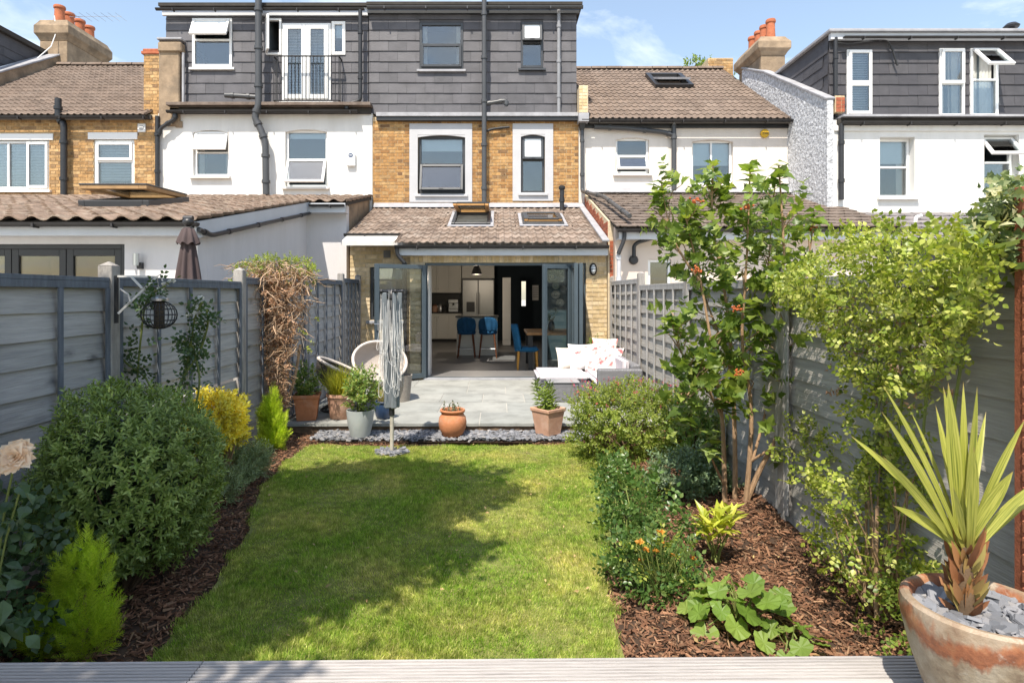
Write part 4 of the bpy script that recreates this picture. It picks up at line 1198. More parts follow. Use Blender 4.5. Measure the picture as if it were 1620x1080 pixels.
mb = MB(); mb.box(XX(278,DM),XX(289,DM),DM-.03,DM+.008,ZZ(202,DM),ZZ(192,DM)); mb.build('air_vent', CEMENT, ha, bev=.01)

# its long single storey extension
LD0, LD1 = 7.2, DM
lz = lambda y: 2.47 + .2045*(y-LD0)
mb = MB()
dl = (-6.65, XX(197,7.5), .02, ZZ(386,7.5))
wall_mesh(mb, -7.9, -3.75, -.2, lz(7.5)-.16, 7.5, .25, [dl])
mb.box(-3.99, -3.75, 7.752, 11.98, -.2, lz(7.6)-.06)
mb.prism([(-3.99,7.752,lz(7.6)-.061),(-3.99,DM,lz(7.6)-.061),(-3.99,DM,lz(DM)-.07)], (.239,0,0))
wall_mesh(mb, -3.99, -2.975, -.2, lz(11.78)-.09, 11.78, .2, [])
ew = mb.build('extension_wall', RENDER_W, ha)
mb = MB(); mb.prism([(-2.995,11.981,-.2),(-2.995,DM,-.2),(-2.995,DM,lz(DM)-.07),(-2.995,11.981,lz(11.98)-.07)], (.02,0,0)); mb.build('side_wall', CEMENT, ha)
skA = (-6.42,-5.48,9.32,10.48)
mb = MB(); roof_deck(mb, -7.88, -3.66, LD0+.1, lz(LD0+.1)-.03, DM, lz(DM)-.03, [skA], th=.06); roof_deck(mb, -3.655, -2.93, 11.6, lz(11.6)-.03, DM, lz(DM)-.03, th=.06)
er = mb.build('extension_roof', FELT, ha); PT = Pieces('roof_tile', er, 300, 'roof_tiles')
tiled(PT, -7.88, lambda y: -3.6 if y < 11.45 else -2.9, LD0, lz(LD0), DM, lz(DM), TILE_L, 'pan', .27, .34, [skA], off=.03, lift=.0); PT.done()
mb = MB(); mb.bar((-3.655,LD0+.05,lz(LD0)-.13),(-3.655,11.6,lz(11.6)-.13), .022, .20); mb.box(-7.88,-3.67,LD0+.1,LD0+.125,lz(LD0)-.19,lz(LD0)-.03)
mb.box(-3.64,-2.93,11.5,11.525,lz(11.6)-.24,lz(11.6)-.06); mb.box(-3.64,-2.93,11.527,11.775,lz(11.6)-.235,lz(11.6)-.22)
mb.box(-7.88,-3.67,LD0+.127,7.49,lz(LD0)-.185,lz(LD0)-.17)
mb.build('fascia', FASCIA, ha, bev=.003)
gutter(ha, -7.88, -3.62, LD0+.04, lz(LD0)-.04, .05); gutter(ha, -3.60, -2.93, 11.44, lz(11.5)-.075, .045)
pipe(ha, [(-3.62,LD0+.06,lz(LD0)-.12),(-3.62,7.6,lz(7.6)-.24),(-3.62,11.55,lz(11.55)-.24),(-3.60,11.62,lz(11.6)-.08)], .03, BLACKP)
mb = MB(); x0,x1,z0,z1 = dl; q = ANTHR
frame_ring(mb, x0, x1, z0, z1, 7.53, 7.60, .06); dfm = mb.build('patio_door', BLACKP, ha, bev=.004)
xs = [x0+.06, XX(14,7.5), XX(101,7.5), x1-.06]
for i in range(3):
    mb = MB(); frame_ring(mb, xs[i]+.004, xs[i+1]-.004, z0+.06, z1-.061, 7.54, 7.59, .085); mb.build('door_sash', BLACKP, dfm, bev=.004)
    MB().box(xs[i]+.085, xs[i+1]-.085, 7.56, 7.572, z0+.14, z1-.14).build('pane', GLASS_D, dfm)
TAN = mat('warm_room_wall', (.80,.62,.42), .9, .05, 2, 0)
mb = MB(); mb.quad((-8.2,11,-.2),(-3.995,11,-.2),(-3.995,11,2.4),(-8.2,11,2.4)); mb.quad((-8.2,7.76,2.41),(-8.2,11,2.41),(-3.995,11,2.41),(-3.995,7.76,2.41)); mb.quad((-8.2,7.76,-.19),(-3.995,7.76,-.19),(-3.995,11,-.19),(-8.2,11,-.19))
mb.quad((-8.2,7.76,-.2),(-8.2,11,-.2),(-8.2,11,2.4),(-8.2,7.76,2.4))
mb.build('room_wall', TAN, ha)
c = W(221,414,7.46)
mb = MB(); mb.box(c.x-.03,c.x+.03,7.44,7.499,c.z-.09,c.z-.01); k = mb.build('wall_lamp', BLACKP, ha, bev=.006)
mb = MB(); mb.tube([(c.x-.02,7.42,c.z-.05),(c.x-.02,7.42,c.z+.10)], .035, 14); mb.build('lamp_tube', STEEL, k, smooth=True)
# roof window propped open
ang = math.atan(.2045); M0 = Matrix.Translation((-5.95, 9.9, lz(9.9)+.05)) @ Matrix.Rotation(ang, 4, 'X')
mb = MB()
for (a, b, c_, d) in ((-.5,0,.05,.62),(.5,0,.05,.62),(0,-.57,.45,.05),(0,.57,.45,.05)): mb.tbox(M0 @ Matrix.Translation((a,b,-.01)), c_, d, .08)
sk = mb.build('skylight', ANTHR, ha, bev=.006)
M1 = M0 @ Matrix.Translation((0,.6,.07)) @ Matrix.Rotation(-.17, 4, 'X') @ Matrix.Translation((0,-.6,0))
mb = MB()
for (a, b, c_, d) in ((-.46,0,.06,.6),(.46,0,.06,.6),(0,-.54,.40,.06),(0,.54,.40,.06)): mb.tbox(M1 @ Matrix.Translation((a,b,0)), c_, d, .03)
mb.build('sash', mat('oak_sash', (.34,.21,.10), .6, .2, 6, .1, 20), sk, bev=.004)
mb = MB(); mb.tbox(M1, .41, .5, .008); mb.build('pane', GLASS_D, sk)
mb = MB()
for (a, b, c_, d) in ((-.47,0,.055,.61),(.47,0,.055,.61),(0,-.555,.414,.055),(0,.555,.414,.055)): mb.tbox(M1 @ Matrix.Translation((a,b,.043)), c_, d, .012)
mb.build('sash_cover', GREYPIPE, sk, bev=.004)
# ---------------------------------------------------------------- the old brick house
hb = thing('terraced_house', 'weathered yellow brick house with brown tiled roof and white window lintels', 'house', (-10.4, DM, 0))
BX0, BX1 = -13.3, XX(250,DM)-.005
b1 = (-24,78,222,300); b2 = (148,213,221,298)
mb = MB(); wall_mesh(mb, BX0, BX1, 0, 5.72, DM, .28, [R4(b1,DM), R4(b2,DM)]); bw = mb.build('rear_wall', MORTAR, hb)
PB = Pieces('brick', bw, 300, 'brickwork')
brickwork(PB, BX0, BX1, 3.75, 5.66, DM, BRICK_L, L=.2165, H=.063, J=.0108, holes=[R4(b1,DM), R4(b2,DM), R4((-30,85,212,222),DM), R4((140,218,210,221),DM)], pri=lambda x,z,w: abs(x+9)-w*2)
PB.done()
window(hb, DM, b1[:2], b1[2:], WHITE, [(0,.33,0,1,'f',0),(.33,.66,0,1,'f',0),(.66,1,0,1,'s',0)], rec=.03, fw=.065, sill=WHITE, venet=.95)
window(hb, DM, b2[:2], b2[2:], WHITE, [(0,1,0,.42,'s',0),(0,1,.42,1,'f',0)], rec=.03, fw=.085, sill=WHITE, venet=.9)
mb = MB(); a = R4((-30,85,212,222),DM); mb.box(a[0],a[1],DM-.03,DM+.05,a[2],a[3]); mb.build('lintel', WHITE, hb, bev=.006)
mb = MB(); a = R4((140,218,210,221),DM); mb.box(a[0],a[1],DM-.03,DM+.05,a[2],a[3]); mb.build('lintel', WHITE, hb, bev=.006)
c = W(225,203,DM); mb = MB(); mb.box(c.x-.09,c.x+.09,DM-.04,DM-.005,c.z-.1,c.z+.1); v_ = mb.build('extractor_vent', WHITE, hb, bev=.01)
mb = MB(); mb.lathe([(.06,0),(.055,.012),(.02,.016)], (0,0,0), 16, capt=True); mb.build('vent_disc', mat('vent_disc_grey', (.5,.5,.5), .6, 0, 1, 0), v_, world=TRS(c.x, DM-.041, c.z, 1,1,1, math.pi/2))  # plain grey disc on the white vent housing
px_pipe(hb, [(92,156),(92,186),(101,196),(101,312)], DM-.14, .072, BLACKP, label='black cast iron soil pipe')
rD0, rz0, rD1 = 13.72, ZZ(183,13.72), 17.9
rz1 = ZZ(105, rD1)
mb = MB(); roof_deck(mb, -13.2, -8.1, rD0+.05, rz0-.03, rD1, rz1-.05); ro = mb.build('roof', FELT, hb)
mb = MB(); mb.quad((-13.2,rD1+.02,rz1-.05),(-8.1,rD1+.02,rz1-.05),(-8.1,22,5.7),(-13.2,22,5.7)); mb.build('front_roof', TILE_U, hb)
PT = Pieces('roof_tile', ro, 300, 'roof_tiles')
tiled(PT, -13.15, -8.05, rD0, rz0, rD1, rz1, TILE_U, 'double', .30, .30); PT.done()
ridge(ro, -13.1, -8.1, rD1, rz1+.03, TILE_U)
gutter(hb, -13.2, -8.0, rD0-.05, rz0-.03, .055)
mb = MB(); mb.box(-13.2, -8.0, DM-.05, DM-.012, 5.60, 5.70); mb.build('eaves_board', FELT, hb)
# piers of the party wall
p0 = XX(229,14.05); p1 = XX(254,14.05)
mb = MB(); mb.box(p0, p1, 14.02, 15.0, 5.4, ZZ(86,14.02)); pr_ = mb.build('party_wall_pier', MORTAR, hb)
PP = Pieces('brick', pr_, 120)
brickwork(PP, p0, p1, 5.7, ZZ(86,14.02), 14.02, BRICK_L, bond='flemish'); PP.done()
mb = MB(); mb.box(p0-.05, p1+.01, 13.98, 15.0, ZZ(86,14)+.002, ZZ(81,14)); mb.box(p0-.02, p1+.005, 14.0, 15.0, ZZ(81,14)+.002, ZZ(77,14)); mb.build('brick_cap', BRICK_R, pr_, bev=.01)
mb = MB(); mb.box(XX(254.5,13.95), XX(287,13.95), 13.85, 15.0, 5.45, ZZ(66,13.9)); mb.box(XX(253,13.9), XX(290,13.9), 13.80, 15.02, ZZ(84,13.9), ZZ(69,13.9)); mb.build('rendered_pier', CEMENT, hb, bev=.02)
mb = MB(); mb.box(XX(252,13.9), XX(291,13.9), 13.78, 15.04, ZZ(66,13.9)+.003, ZZ(62.5,13.9)); mb.build('pier_cap', LEAD, hb, bev=.01)
px_pipe(hb, [(290,84),(290,168)], DM-.02, .03, LEAD, name='lead_soaker', collars=False)
# its lean-to
mb = MB(); roof_deck(mb, -12.6, -7.95, 8.5, lz(8.5)-.03, DM, lz(DM)-.03, th=.06); ro2 = mb.build('lean_to_roof', FELT, hb)
PT = Pieces('lean_to_tile', ro2, 300, 'lean_to_tiles'); tiled(PT, lambda y: max(-12.6, -.87*y-.3), -7.9, 8.4, lz(8.4), DM, lz(DM), TILE_L, 'pan', .27, .34, lift=.0); PT.done()
mb = MB(); mb.box(-12.6, -7.92, 8.8, 9.0, -.2, lz(8.8)-.1); mb.build('lean_to_wall', RENDER_W, hb)

# ---------------------------------------------------------------- the slate dormer house at the edge and its chimney
hf = thing('terraced_house', 'house with a dark slate dormer cheek behind the tall rendered chimney', 'house', (-15, DM, 0))
mb = MB(); mb.prism([(-13.55,13.6,5.5),(-13.55,18.4,5.5),(-13.55,18.4,ZZ(76,18)),(-13.55,15.85,7.40),(-13.55,13.6,5.98)], (.38,0,0)); mb.build('party_wall', CEMENT, hf, bev=.01)
mb = MB(); mb.bar((-13.36,13.6,6.0),(-13.36,15.85,7.425), .46, .05); mb.bar((-13.36,15.85,7.425),(-13.36,18.4,ZZ(76,18)+.03), .46, .05); mb.build('coping', LEAD, hf, bev=.01)
mb = MB(); mb.box(-18, -13.62, 14.0, 19.5, 5.0, 8.72); fdm = mb.build('dormer', SLATE2, hf)
PS = Pieces('slate', fdm, 300)
tS = Tmpl(MB().add([(-.5,-.016,0),(.5,-.016,0),(.5,-.002,1.1),(-.5,-.002,1.1),(-.5,-.010,0),(.5,-.010,0)], [(0,1,2,3),(0,4,5,1)]), 'slate', SLATE2)
z = 6.9; r_ = 0
while z < 8.6:
    y = 14.0 + (.21 if r_ % 2 else 0)
    while y < 18.3:
        PS.add(tS, Matrix.Translation((-13.615, y, z)) @ Matrix.Rotation(math.pi/2, 4, 'Z') @ Matrix.Diagonal((.415,1,.2445,1))); y += .42
    z += .2445; r_ += 1
PS.done()
mb = MB(); mb.box(-18.2, -13.5, 13.85, 19.6, 8.725, 8.86); mb.build('flat_roof', FELT, hf, bev=.01)
mb = MB(); mb.box(-18, -13.57, 13.9, 22, 0, 5.0); mb.build('rear_wall', RENDER, hf)
def stack(house, x0, x1, y0, y1, zb, zs, zt, pots, m, pot_h=.5, pot_r=.13):
    mb = MB(); mb.box(x0, x1, y0, y1, zb, zs)
    lv = [(0,0),(.05,.09),(.11,.16),(.11,.34),(.05,.42),(0,.5)]
    H = zt-zs
    n = len(lv); vs = []
    for e, h in lv:
        z = zs + .001 + h/.5*H
        vs += [(x0-e,y0-e,z),(x1+e,y0-e,z),(x1+e,y1+e,z),(x0-e,y1+e,z)]
    fs = [(0,3,2,1)] + [(4*i+k, 4*i+(k+1)%4, 4*i+4+(k+1)%4, 4*i+4+k) for i in range(n-1) for k in range(4)] + [(4*n-4,4*n-3,4*n-2,4*n-1)]
    mb.add(vs, fs)
    c = mb.build('chimney', m, house, bev=.012)
    for i in range(pots):
        y = y0 + (y1-y0)*(i+.5)/pots
        q = MB(); r = pot_r
        q.lathe([(r*.9,-.05),(r*1.0,0),(r*.95,.08),(r*.88,pot_h*.5),(r*.85,pot_h*.8),(r*1.02,pot_h*.84),(r*1.05,pot_h*.93),(r*.95,pot_h),(r*.75,pot_h),(r*.7,pot_h*.7)], ((x0+x1)/2+random.uniform(-.02,.02), y, zt), 16)
        q.build('chimney_pot', POTRED, c, smooth=True)
    return c
stack(hf, -13.74, -12.92, 18.0, 19.85, 7.2, 9.15, 9.78, 4, CEMENT, .52, .155)
mb = MB(); mb.tube([(-13.3,18.0,9.9),(-13.2,17.95,9.4),(-13.25,17.8,8.9),(-13.4,17.4,8.35),(-13.5,16.6,7.9),(-13.5,15.9,7.5)], .014, 6); mb.build('aerial_cable', WHITE, hf)
mb = MB(); mb.bar((-13.3,18.6,10.15),(-11.6,18.5,10.12),.012,.012)
for i in range(7): mb.bar((-13.0+.22*i,18.3,10.14),(-13.0+.22*i,18.9,10.14),.008,.008)
mb.bar((-13.3,18.6,9.6),(-13.3,18.6,10.2),.02,.02); mb.build('aerial', STEEL, hf)

# ---------------------------------------------------------------- the cream house
hc = thing('terraced_house', 'cream rendered house with brown tiled roof and a yellow alarm bell', 'house', (4.4, DM, 0))
CX0, CX1 = XX(915.5,DM), 6.70
c1 = (974,1027,218,274); c2 = (1095,1160,221,292)
mb = MB(); wall_mesh(mb, CX0, CX1, 0, 5.56, DM+.005, .28, [R4(c1,DM), R4(c2,DM)])
for q in (c1, c2): arch_fill(mb, DM+.007, q[:2], q[2:], .055, .1)
mb.build('rear_wall', RENDER_C, hc)
window(hc, DM, c1[:2], c1[2:], WHITE, [(0,1,0,.5,'f',0),(0,1,.5,1,'t',26)], rec=.07, sill=RENDER_C)
window(hc, DM, c2[:2], c2[2:], WHITE, [(0,.5,0,1,'f',0),(.5,1,0,1,'f',0)], rec=.10, sill=RENDER_C, blind=.55)
hD0, hz0, hD1 = 13.70, ZZ(189,13.7), 17.9
hz1 = ZZ(111,hD1); hs = (hz1-hz0)/(hD1-hD0)
skh = (4.24,5.16,16.05,17.08)
mb = MB(); roof_deck(mb, 1.86, 6.70, hD0+.05, hz0-.03, hD1, hz1-.05, [skh]); ro = mb.build('roof', FELT, hc)
mb = MB(); mb.quad((1.86,hD1+.02,hz1-.05),(6.70,hD1+.02,hz1-.05),(6.70,22,5.6),(1.86,22,5.6)); mb.build('front_roof', TILE_U, hc)
PT = Pieces('roof_tile', ro, 300, 'roof_tiles')
tiled(PT, 1.90, 6.70, hD0, hz0, hD1, hz1, TILE_U, 'double', .30, .31, [(skh[0]-.05,skh[1]+.05,skh[2]-.1,skh[3]+.1)]); PT.done()
ridge(ro, 1.88, 6.70, hD1, hz1+.03, TILE_U)
ang = math.atan(hs); ym = (skh[2]+skh[3])/2; M0 = Matrix.Translation(((skh[0]+skh[1])/2, ym, hz0+hs*(ym-hD0)+.04)) @ Matrix.Rotation(ang, 4, 'X'); L = (skh[3]-skh[2])/math.cos(ang)
mb = MB()
for (a, b, c_, d) in ((-.45,0,.06,L/2+.06),(.45,0,.06,L/2+.06),(0,-L/2,.39,.07),(0,L/2,.39,.06)): mb.tbox(M0 @ Matrix.Translation((a,b,.03)), c_, d, .06)
sk = mb.build('skylight', BLACKP, hc, bev=.006)
mb = MB(); M1 = M0 @ Matrix.Translation((0,0,.06)) @ Matrix.Rotation(-.22, 4, 'X')
for (a, b, c_, d) in ((-.38,0,.05,L/2-.06),(.38,0,.05,L/2-.06),(0,-L/2+.1,.33,.05),(0,L/2-.1,.33,.05)): mb.tbox(M1 @ Matrix.Translation((a,b,.03)), c_, d, .025)
mb.build('sash', LEAD, sk); mb = MB(); mb.tbox(M1 @ Matrix.Translation((0,0,.03)), .33, L/2-.15, .008); mb.build('pane', GLASS, sk)
gutter(hc, 1.9, 6.74, hD0-.05, hz0-.02, .055); mb = MB(); mb.box(1.95, 6.7, DM-.06, DM-.003, 5.40, 5.56); mb.build('eaves_board', BLACKP, hc)
px_pipe(hc, [(940,201),(990,203),(1050,209),(1066,214)], DM-.10, .05, GREYPIPE)
px_pipe(hc, [(1066,190),(1066,301)], DM-.10, .055, GREYPIPE)
pipe(hc, [W(921,196,DM-.1), W(921,303,DM-.1), (2.18,12.4,3.58), (2.30,10.5,2.93)], .042, GREYPIPE)
mb = MB(); q = W(921,198,DM-.1); mb.add([(q.x-.09,q.y-.09,q.z+.09),(q.x+.09,q.y-.09,q.z+.09),(q.x+.09,q.y+.08,q.z+.09),(q.x-.09,q.y+.08,q.z+.09),(q.x-.045,q.y-.045,q.z-.12),(q.x+.045,q.y-.045,q.z-.12),(q.x+.045,q.y+.04,q.z-.12),(q.x-.045,q.y+.04,q.z-.12)],
       [(0,1,2,3),(7,6,5,4),(0,4,5,1),(1,5,6,2),(2,6,7,3),(3,7,4,0)]); mb.build('hopper', BLACKP, hc, bev=.006)
mb = MB(); mb.box(1.84, 2.04, 13.62, 14.5, ZZ(180,13.7), ZZ(137,13.7)); pr_ = mb.build('party_wall_pier', MORTAR_P, hc); PP = Pieces('brick', pr_, 60); brickwork(PP, 1.84, 2.04, ZZ(180,13.7), ZZ(137,13.7), 13.62, BRICK_P, bond='header'); PP.done()
mb = MB(); mb.box(1.83, 2.06, 13.60, 14.4, ZZ(194,13.7), ZZ(180.5,13.7)); mb.build('lead_apron', LEAD, hc, bev=.006)
c = W(1209,212,DM); mb = MB(); mb.lathe([(.09,0),(.098,.02),(.098,.05),(.088,.065),(.0,.068)], (0,0,0), 24); bell = mb.build('alarm_bell', mat('bell_yellow', (.62,.38,.03), .5, .03, 3, 0), hc, smooth=True, world=TRS(c.x, DM+.004, c.z, 1,1,1, math.pi/2))
fc = bpy.data.curves.new('lettering', 'FONT'); fc.body = 'Yale'; fc.size = .085; fc.align_x = 'CENTER'; fc.align_y = 'CENTER'; fc.extrude = .001
fc.materials.append(mat('letter_ink', (.10,.08,.05), .6, 0, 1, 0)); fo = bpy.data.objects.new('lettering', fc); COL.objects.link(fo); bpy.context.view_layer.update()
fme = bpy.data.meshes.new_from_object(fo.evaluated_get(bpy.context.evaluated_depsgraph_get())); bpy.data.objects.remove(fo)
link(bpy.data.objects.new('lettering', fme), bell, TRS(c.x, DM-.066, c.z, 1,1,1, math.pi/2))
# lean-to of the cream house
cz = lambda y: 2.75 + .331*(y-10.4)
mb = MB(); wz = (XX(1025,10.8), XX(1062,10.8), ZZ(456,10.8), ZZ(410,10.8)); wz2 = (XX(1266,10.8), XX(1312,10.8), ZZ(485,10.8), ZZ(418,10.8))
wall_mesh(mb, 2.11, 6.9, -.2, cz(10.8)-.09, 10.8, .2, [wz, wz2]); mb.build('lean_to_wall', mat('pink_render', (.66,.56,.48), .9, .05, 1.5, .2, 60), hc)
window(hc, 10.8, (1025,1062), (410,456), WHITE, [(0,1,0,1,'f',0)], rec=.04, fw=.05); window(hc, 10.8, (1266,1312), (418,485), WHITE, [(0,1,0,.3,'f',0),(0,1,.3,1,'f',0)], rec=.04, fw=.05)
mb = MB(); roof_deck(mb, 2.06, 7.03, 10.5, cz(10.5)-.025, DM, cz(DM)-.025, th=.05); ro2 = mb.build('lean_to_roof', FELT, hc)
PT = Pieces('lean_to_tile', ro2, 300, 'lean_to_tiles'); tiled(PT, 2.04, 7.03, 10.4, cz(10.4), DM, cz(DM), TILE_D, 'flat', .30, .29, stag=.5, lift=.0); PT.done()
mb = MB(); mb.add([(2.04,DM-.2,cz(DM-.2)+.05),(6.75,DM-.2,cz(DM-.2)+.05),(6.75,DM,cz(DM)+.12),(2.04,DM,cz(DM)+.12)], [(0,1,2,3)]); mb.build('roof_flashing', LEAD, hc)
mb = MB(); mb.box(2.12, 7.0, 10.52, 10.545, cz(10.4)-.22, cz(10.4)-.06); mb.box(2.12, 7.0, 10.548, 10.797, cz(10.4)-.215, cz(10.4)-.2); mb.build('fascia', FASCIA, hc)
gutter(hc, 2.08, 7.03, 10.45, cz(10.4)-.05, .055)
mb = MB(); mb.prism([(2.01,10.985,-.2),(2.01,DM,-.2),(2.01,DM,cz(DM)-.04),(2.01,10.985,cz(10.985)-.04)], (.095,0,0)); sw2 = mb.build('side_wall', MORTAR_P, hc)
PP = Pieces('brick', sw2, 240)
brick_side(PP, 2.01, 11.0, DM, 2.45, 3.85, BRICK_R, top=lambda y: cz(y)-.05, sgn=-1)
brickwork(PP, 2.015, 2.105, 0, 2.55, 10.985, BRICK_R, bond='header', J=.012, H=.063); PP.done()
px_pipe(hc, [(988,360),(988,378),(978,402)], 10.5, .036, BLACKP, collars=False); px_pipe(hc, [(978,402),(979,412),(979,470)], 10.55, .038, PALEPIPE)
px_pipe(hc, [(1031,377),(1010,383),(1003,388),(1003,406)], 10.7, .035, BLACKP, name='boiler_flue', collars=False)
c = W(1003,411,10.74); mb = MB(); mb.lathe([(.08,0),(.085,.02),(.06,.06)], (0,0,0), 18, capt=True); mb.build('flue_terminal', BLACKP, hc, smooth=True, world=TRS(c.x, 10.79, c.z, 1,1,1, math.pi/2))

# ---------------------------------------------------------------- the white house with pebbledash flank
he = thing('terraced_house', 'white house with pebbledash side wall and dark slate dormer', 'house', (9.5, 12.24, 0))
DW = 12.24
e1 = (1392,1447,217,311); e2 = (1557,1612,213,311)
mb = MB(); wall_mesh(mb, 6.83, 13.2, -.2, ZZ(190,DW), DW, .3, [R4(e1,DW), R4(e2,DW)]); mb.build('rear_wall', RENDER, he)
window(he, DW, e1[:2], e1[2:], WHITE, [(0,1,0,.48,'f',0),(0,1,.48,1,'f',0)], rec=.16, sill=RENDER, blind=.4, curtain=[(.78,1)])
window(he, DW, e2[:2], e2[2:], WHITE, [(0,1,0,.42,'t',38),(0,1,.42,1,'f',0)], rec=.16, sill=RENDER, curtain=[(0,.25)])
mb = MB(); mb.box(6.84, 13.2, DW-.04, DW-.002, ZZ(208,DW), ZZ(199,DW)); mb.build('frieze', RENDER, he, bev=.006)
gutter(he, 6.95, 13.2, DW-.12, ZZ(193,DW-.1), .06); mb = MB(); mb.box(6.95, 13.2, DW-.16, 12.44, ZZ(188,DW), ZZ(184.5,DW)); mb.build('eaves_flashing', LEAD, he, bev=.004)
mb = MB(); mb.box(6.9, 13.2, DW-.055, DW-.003, ZZ(198,DW), ZZ(188.5,DW)); mb.build('eaves_board', FELT, he)
mb = MB(); mb.prism([(6.70,DW-.01,-.2),(6.70,16.5,-.2),(6.70,16.5,7.75),(6.70,15.1,7.13),(6.70,DW-.01,5.52)], (.125,0,0)); mb.build('flank_wall', PEBBLE, he)
mb = MB(); mb.bar((6.76,DW-.03,5.54),(6.76,15.1,7.155), .20, .05); mb.bar((6.76,15.1,7.155),(6.76,16.5,7.78), .20, .05); mb.build('coping', LEAD, he, bev=.01)
DD = 12.46
ez_0, ez_1 = ZZ(185,DD), ZZ(67,DD); edx0 = 6.86
w_a = (1338,1378,80,184); w_b = (1484,1524,78,185); w_c = (1533,1577,78,185)
mb = MB(); wall_mesh(mb, edx0, 13.2, ez_0-.1, ez_1+.2, DD+.004, .2, [R4(q,DD) for q in (w_a,w_b,w_c)]); mb.box(edx0, edx0+.15, DD+.21, 17, 5, ez_1+.2)
dm = mb.build('dormer', SLATE2, he); PS = Pieces('slate', dm, 300)
slates(PS, edx0, 13.0, ez_0, ez_1, DD, SLATE2, .40, .222, [R4(q,DD) for q in (w_a,w_b,w_c)], off=.1)
z = ez_0; r_ = 0
while z < ez_1:
    y = DD + (.2 if r_ % 2 else 0)
    while y < 16.4:
        if z > 5.35+(y-DD)*.55-.3: PS.add(tS, Matrix.Translation((edx0-.004, y+.2, z)) @ Matrix.Rotation(-math.pi/2, 4, 'Z') @ Matrix.Diagonal((.395,1,.222,1)), 5)
        y += .40
    z += .222; r_ += 1
PS.done()
window(he, DD, w_a[:2], w_a[2:], WHITE, [(0,1,0,.52,'s',0),(0,1,.52,1,'s',0)], rec=-.05, fw=.05, venet=.98)
window(he, DD, w_b[:2], w_b[2:], WHITE, [(0,1,0,.52,'s',0),(0,1,.52,1,'f',0)], rec=-.05, fw=.05, curtain=[(0,.3),(.5,1)])
window(he, DD, w_c[:2], w_c[2:], WHITE, [(0,1,0,.46,'t',42),(0,1,.46,1,'f',0)], rec=-.05, fw=.05, curtain=[(0,1)])
mb = MB(); mb.box(edx0-.02, 13.2, DD-.12, DD-.03, ZZ(66,DD), ZZ(56,DD)); mb.build('dormer_fascia', FASCIA, he)
mb = MB(); mb.box(edx0-.08, 13.3, DD-.18, 17, ZZ(55.5,DD), ZZ(51,DD)); mb.build('flat_roof', LEAD, he, bev=.008)
gutter(he, edx0+.2, 13.2, DD-.2, ZZ(58,DD-.2), .045)
px_pipe(he, [(1322,60),(1322,184)], DD-.10, .04, BLACKP); px_pipe(he, [(1331,196),(1331,316)], DW-.07, .05, BLACKP)
px_pipe(he, [(1322,68),(1345,70),(1395,63),(1406,66),(1412,80)], DD-.09, .016, BLACKP, name='cable', collars=False)
px_pipe(he, [(1412,78),(1416,92),(1420,104)], DD-.10, .02, BLACKP, name='cable', collars=False)
mb = MB(); mb.box(6.86, 7.05, DW-.02, DW+.2, ZZ(178,DW), ZZ(152,DW)); pr_ = mb.build('brick_pier', MORTAR, he); PP = Pieces('brick', pr_, 30); brickwork(PP, 6.86, 7.05, ZZ(178,DW), ZZ(152,DW), DW-.02, BRICK_R, bond='header'); PP.done()
c = W(1600,50,12.9); mb = MB(); mb.lathe([(.06,-.1),(.06,.06),(.13,.07),(.15,.11),(.09,.17),(.0,.19)], c, 14); mb.build('roof_vent', BLACKP, he, smooth=True)
stack(he, 6.72, 7.34, 15.35, 16.75, 6.0, 7.66, 8.15, 4, CEMENT, .50, .12)
mb = MB(); mb.box(6.40, 7.16, 18.3, 19.2, 7.0, ZZ(92,18.3)); ck = mb.build('chimney', MORTAR, he); PP = Pieces('brick', ck, 60); brickwork(PP, 6.40, 7.16, 7.6, ZZ(92,18.3), 18.3, BRICK_L); PP.done()
ezl = lambda y: 2.52 + .442*(y-10.6)
mb = MB(); roof_deck(mb, 7.06, 13, 10.7, ezl(10.7)-.03, DW, ezl(DW)-.03); mb.box(7.06, 13, 10.95, 11.1, -.2, ezl(10.9)-.1); ro2 = mb.build('lean_to', SLATE2, he)
PT = Pieces('lean_to_slate', ro2, 300); tiled(PT, 7.06, 12.6, 10.6, ezl(10.6), DW-.01, ezl(DW-.01), mat('grey_roof_slate', [(.17,.155,.155),(.21,.19,.19),(.145,.135,.135)], .7, .2, 5, .2), 'flat', .30, .24, stag=.5, lift=.0); PT.done()
px_pipe(he, [(1448,352),(1449,343),(1458,341)], 10.9, .03, WHITE, name='overflow_pipe', collars=False)
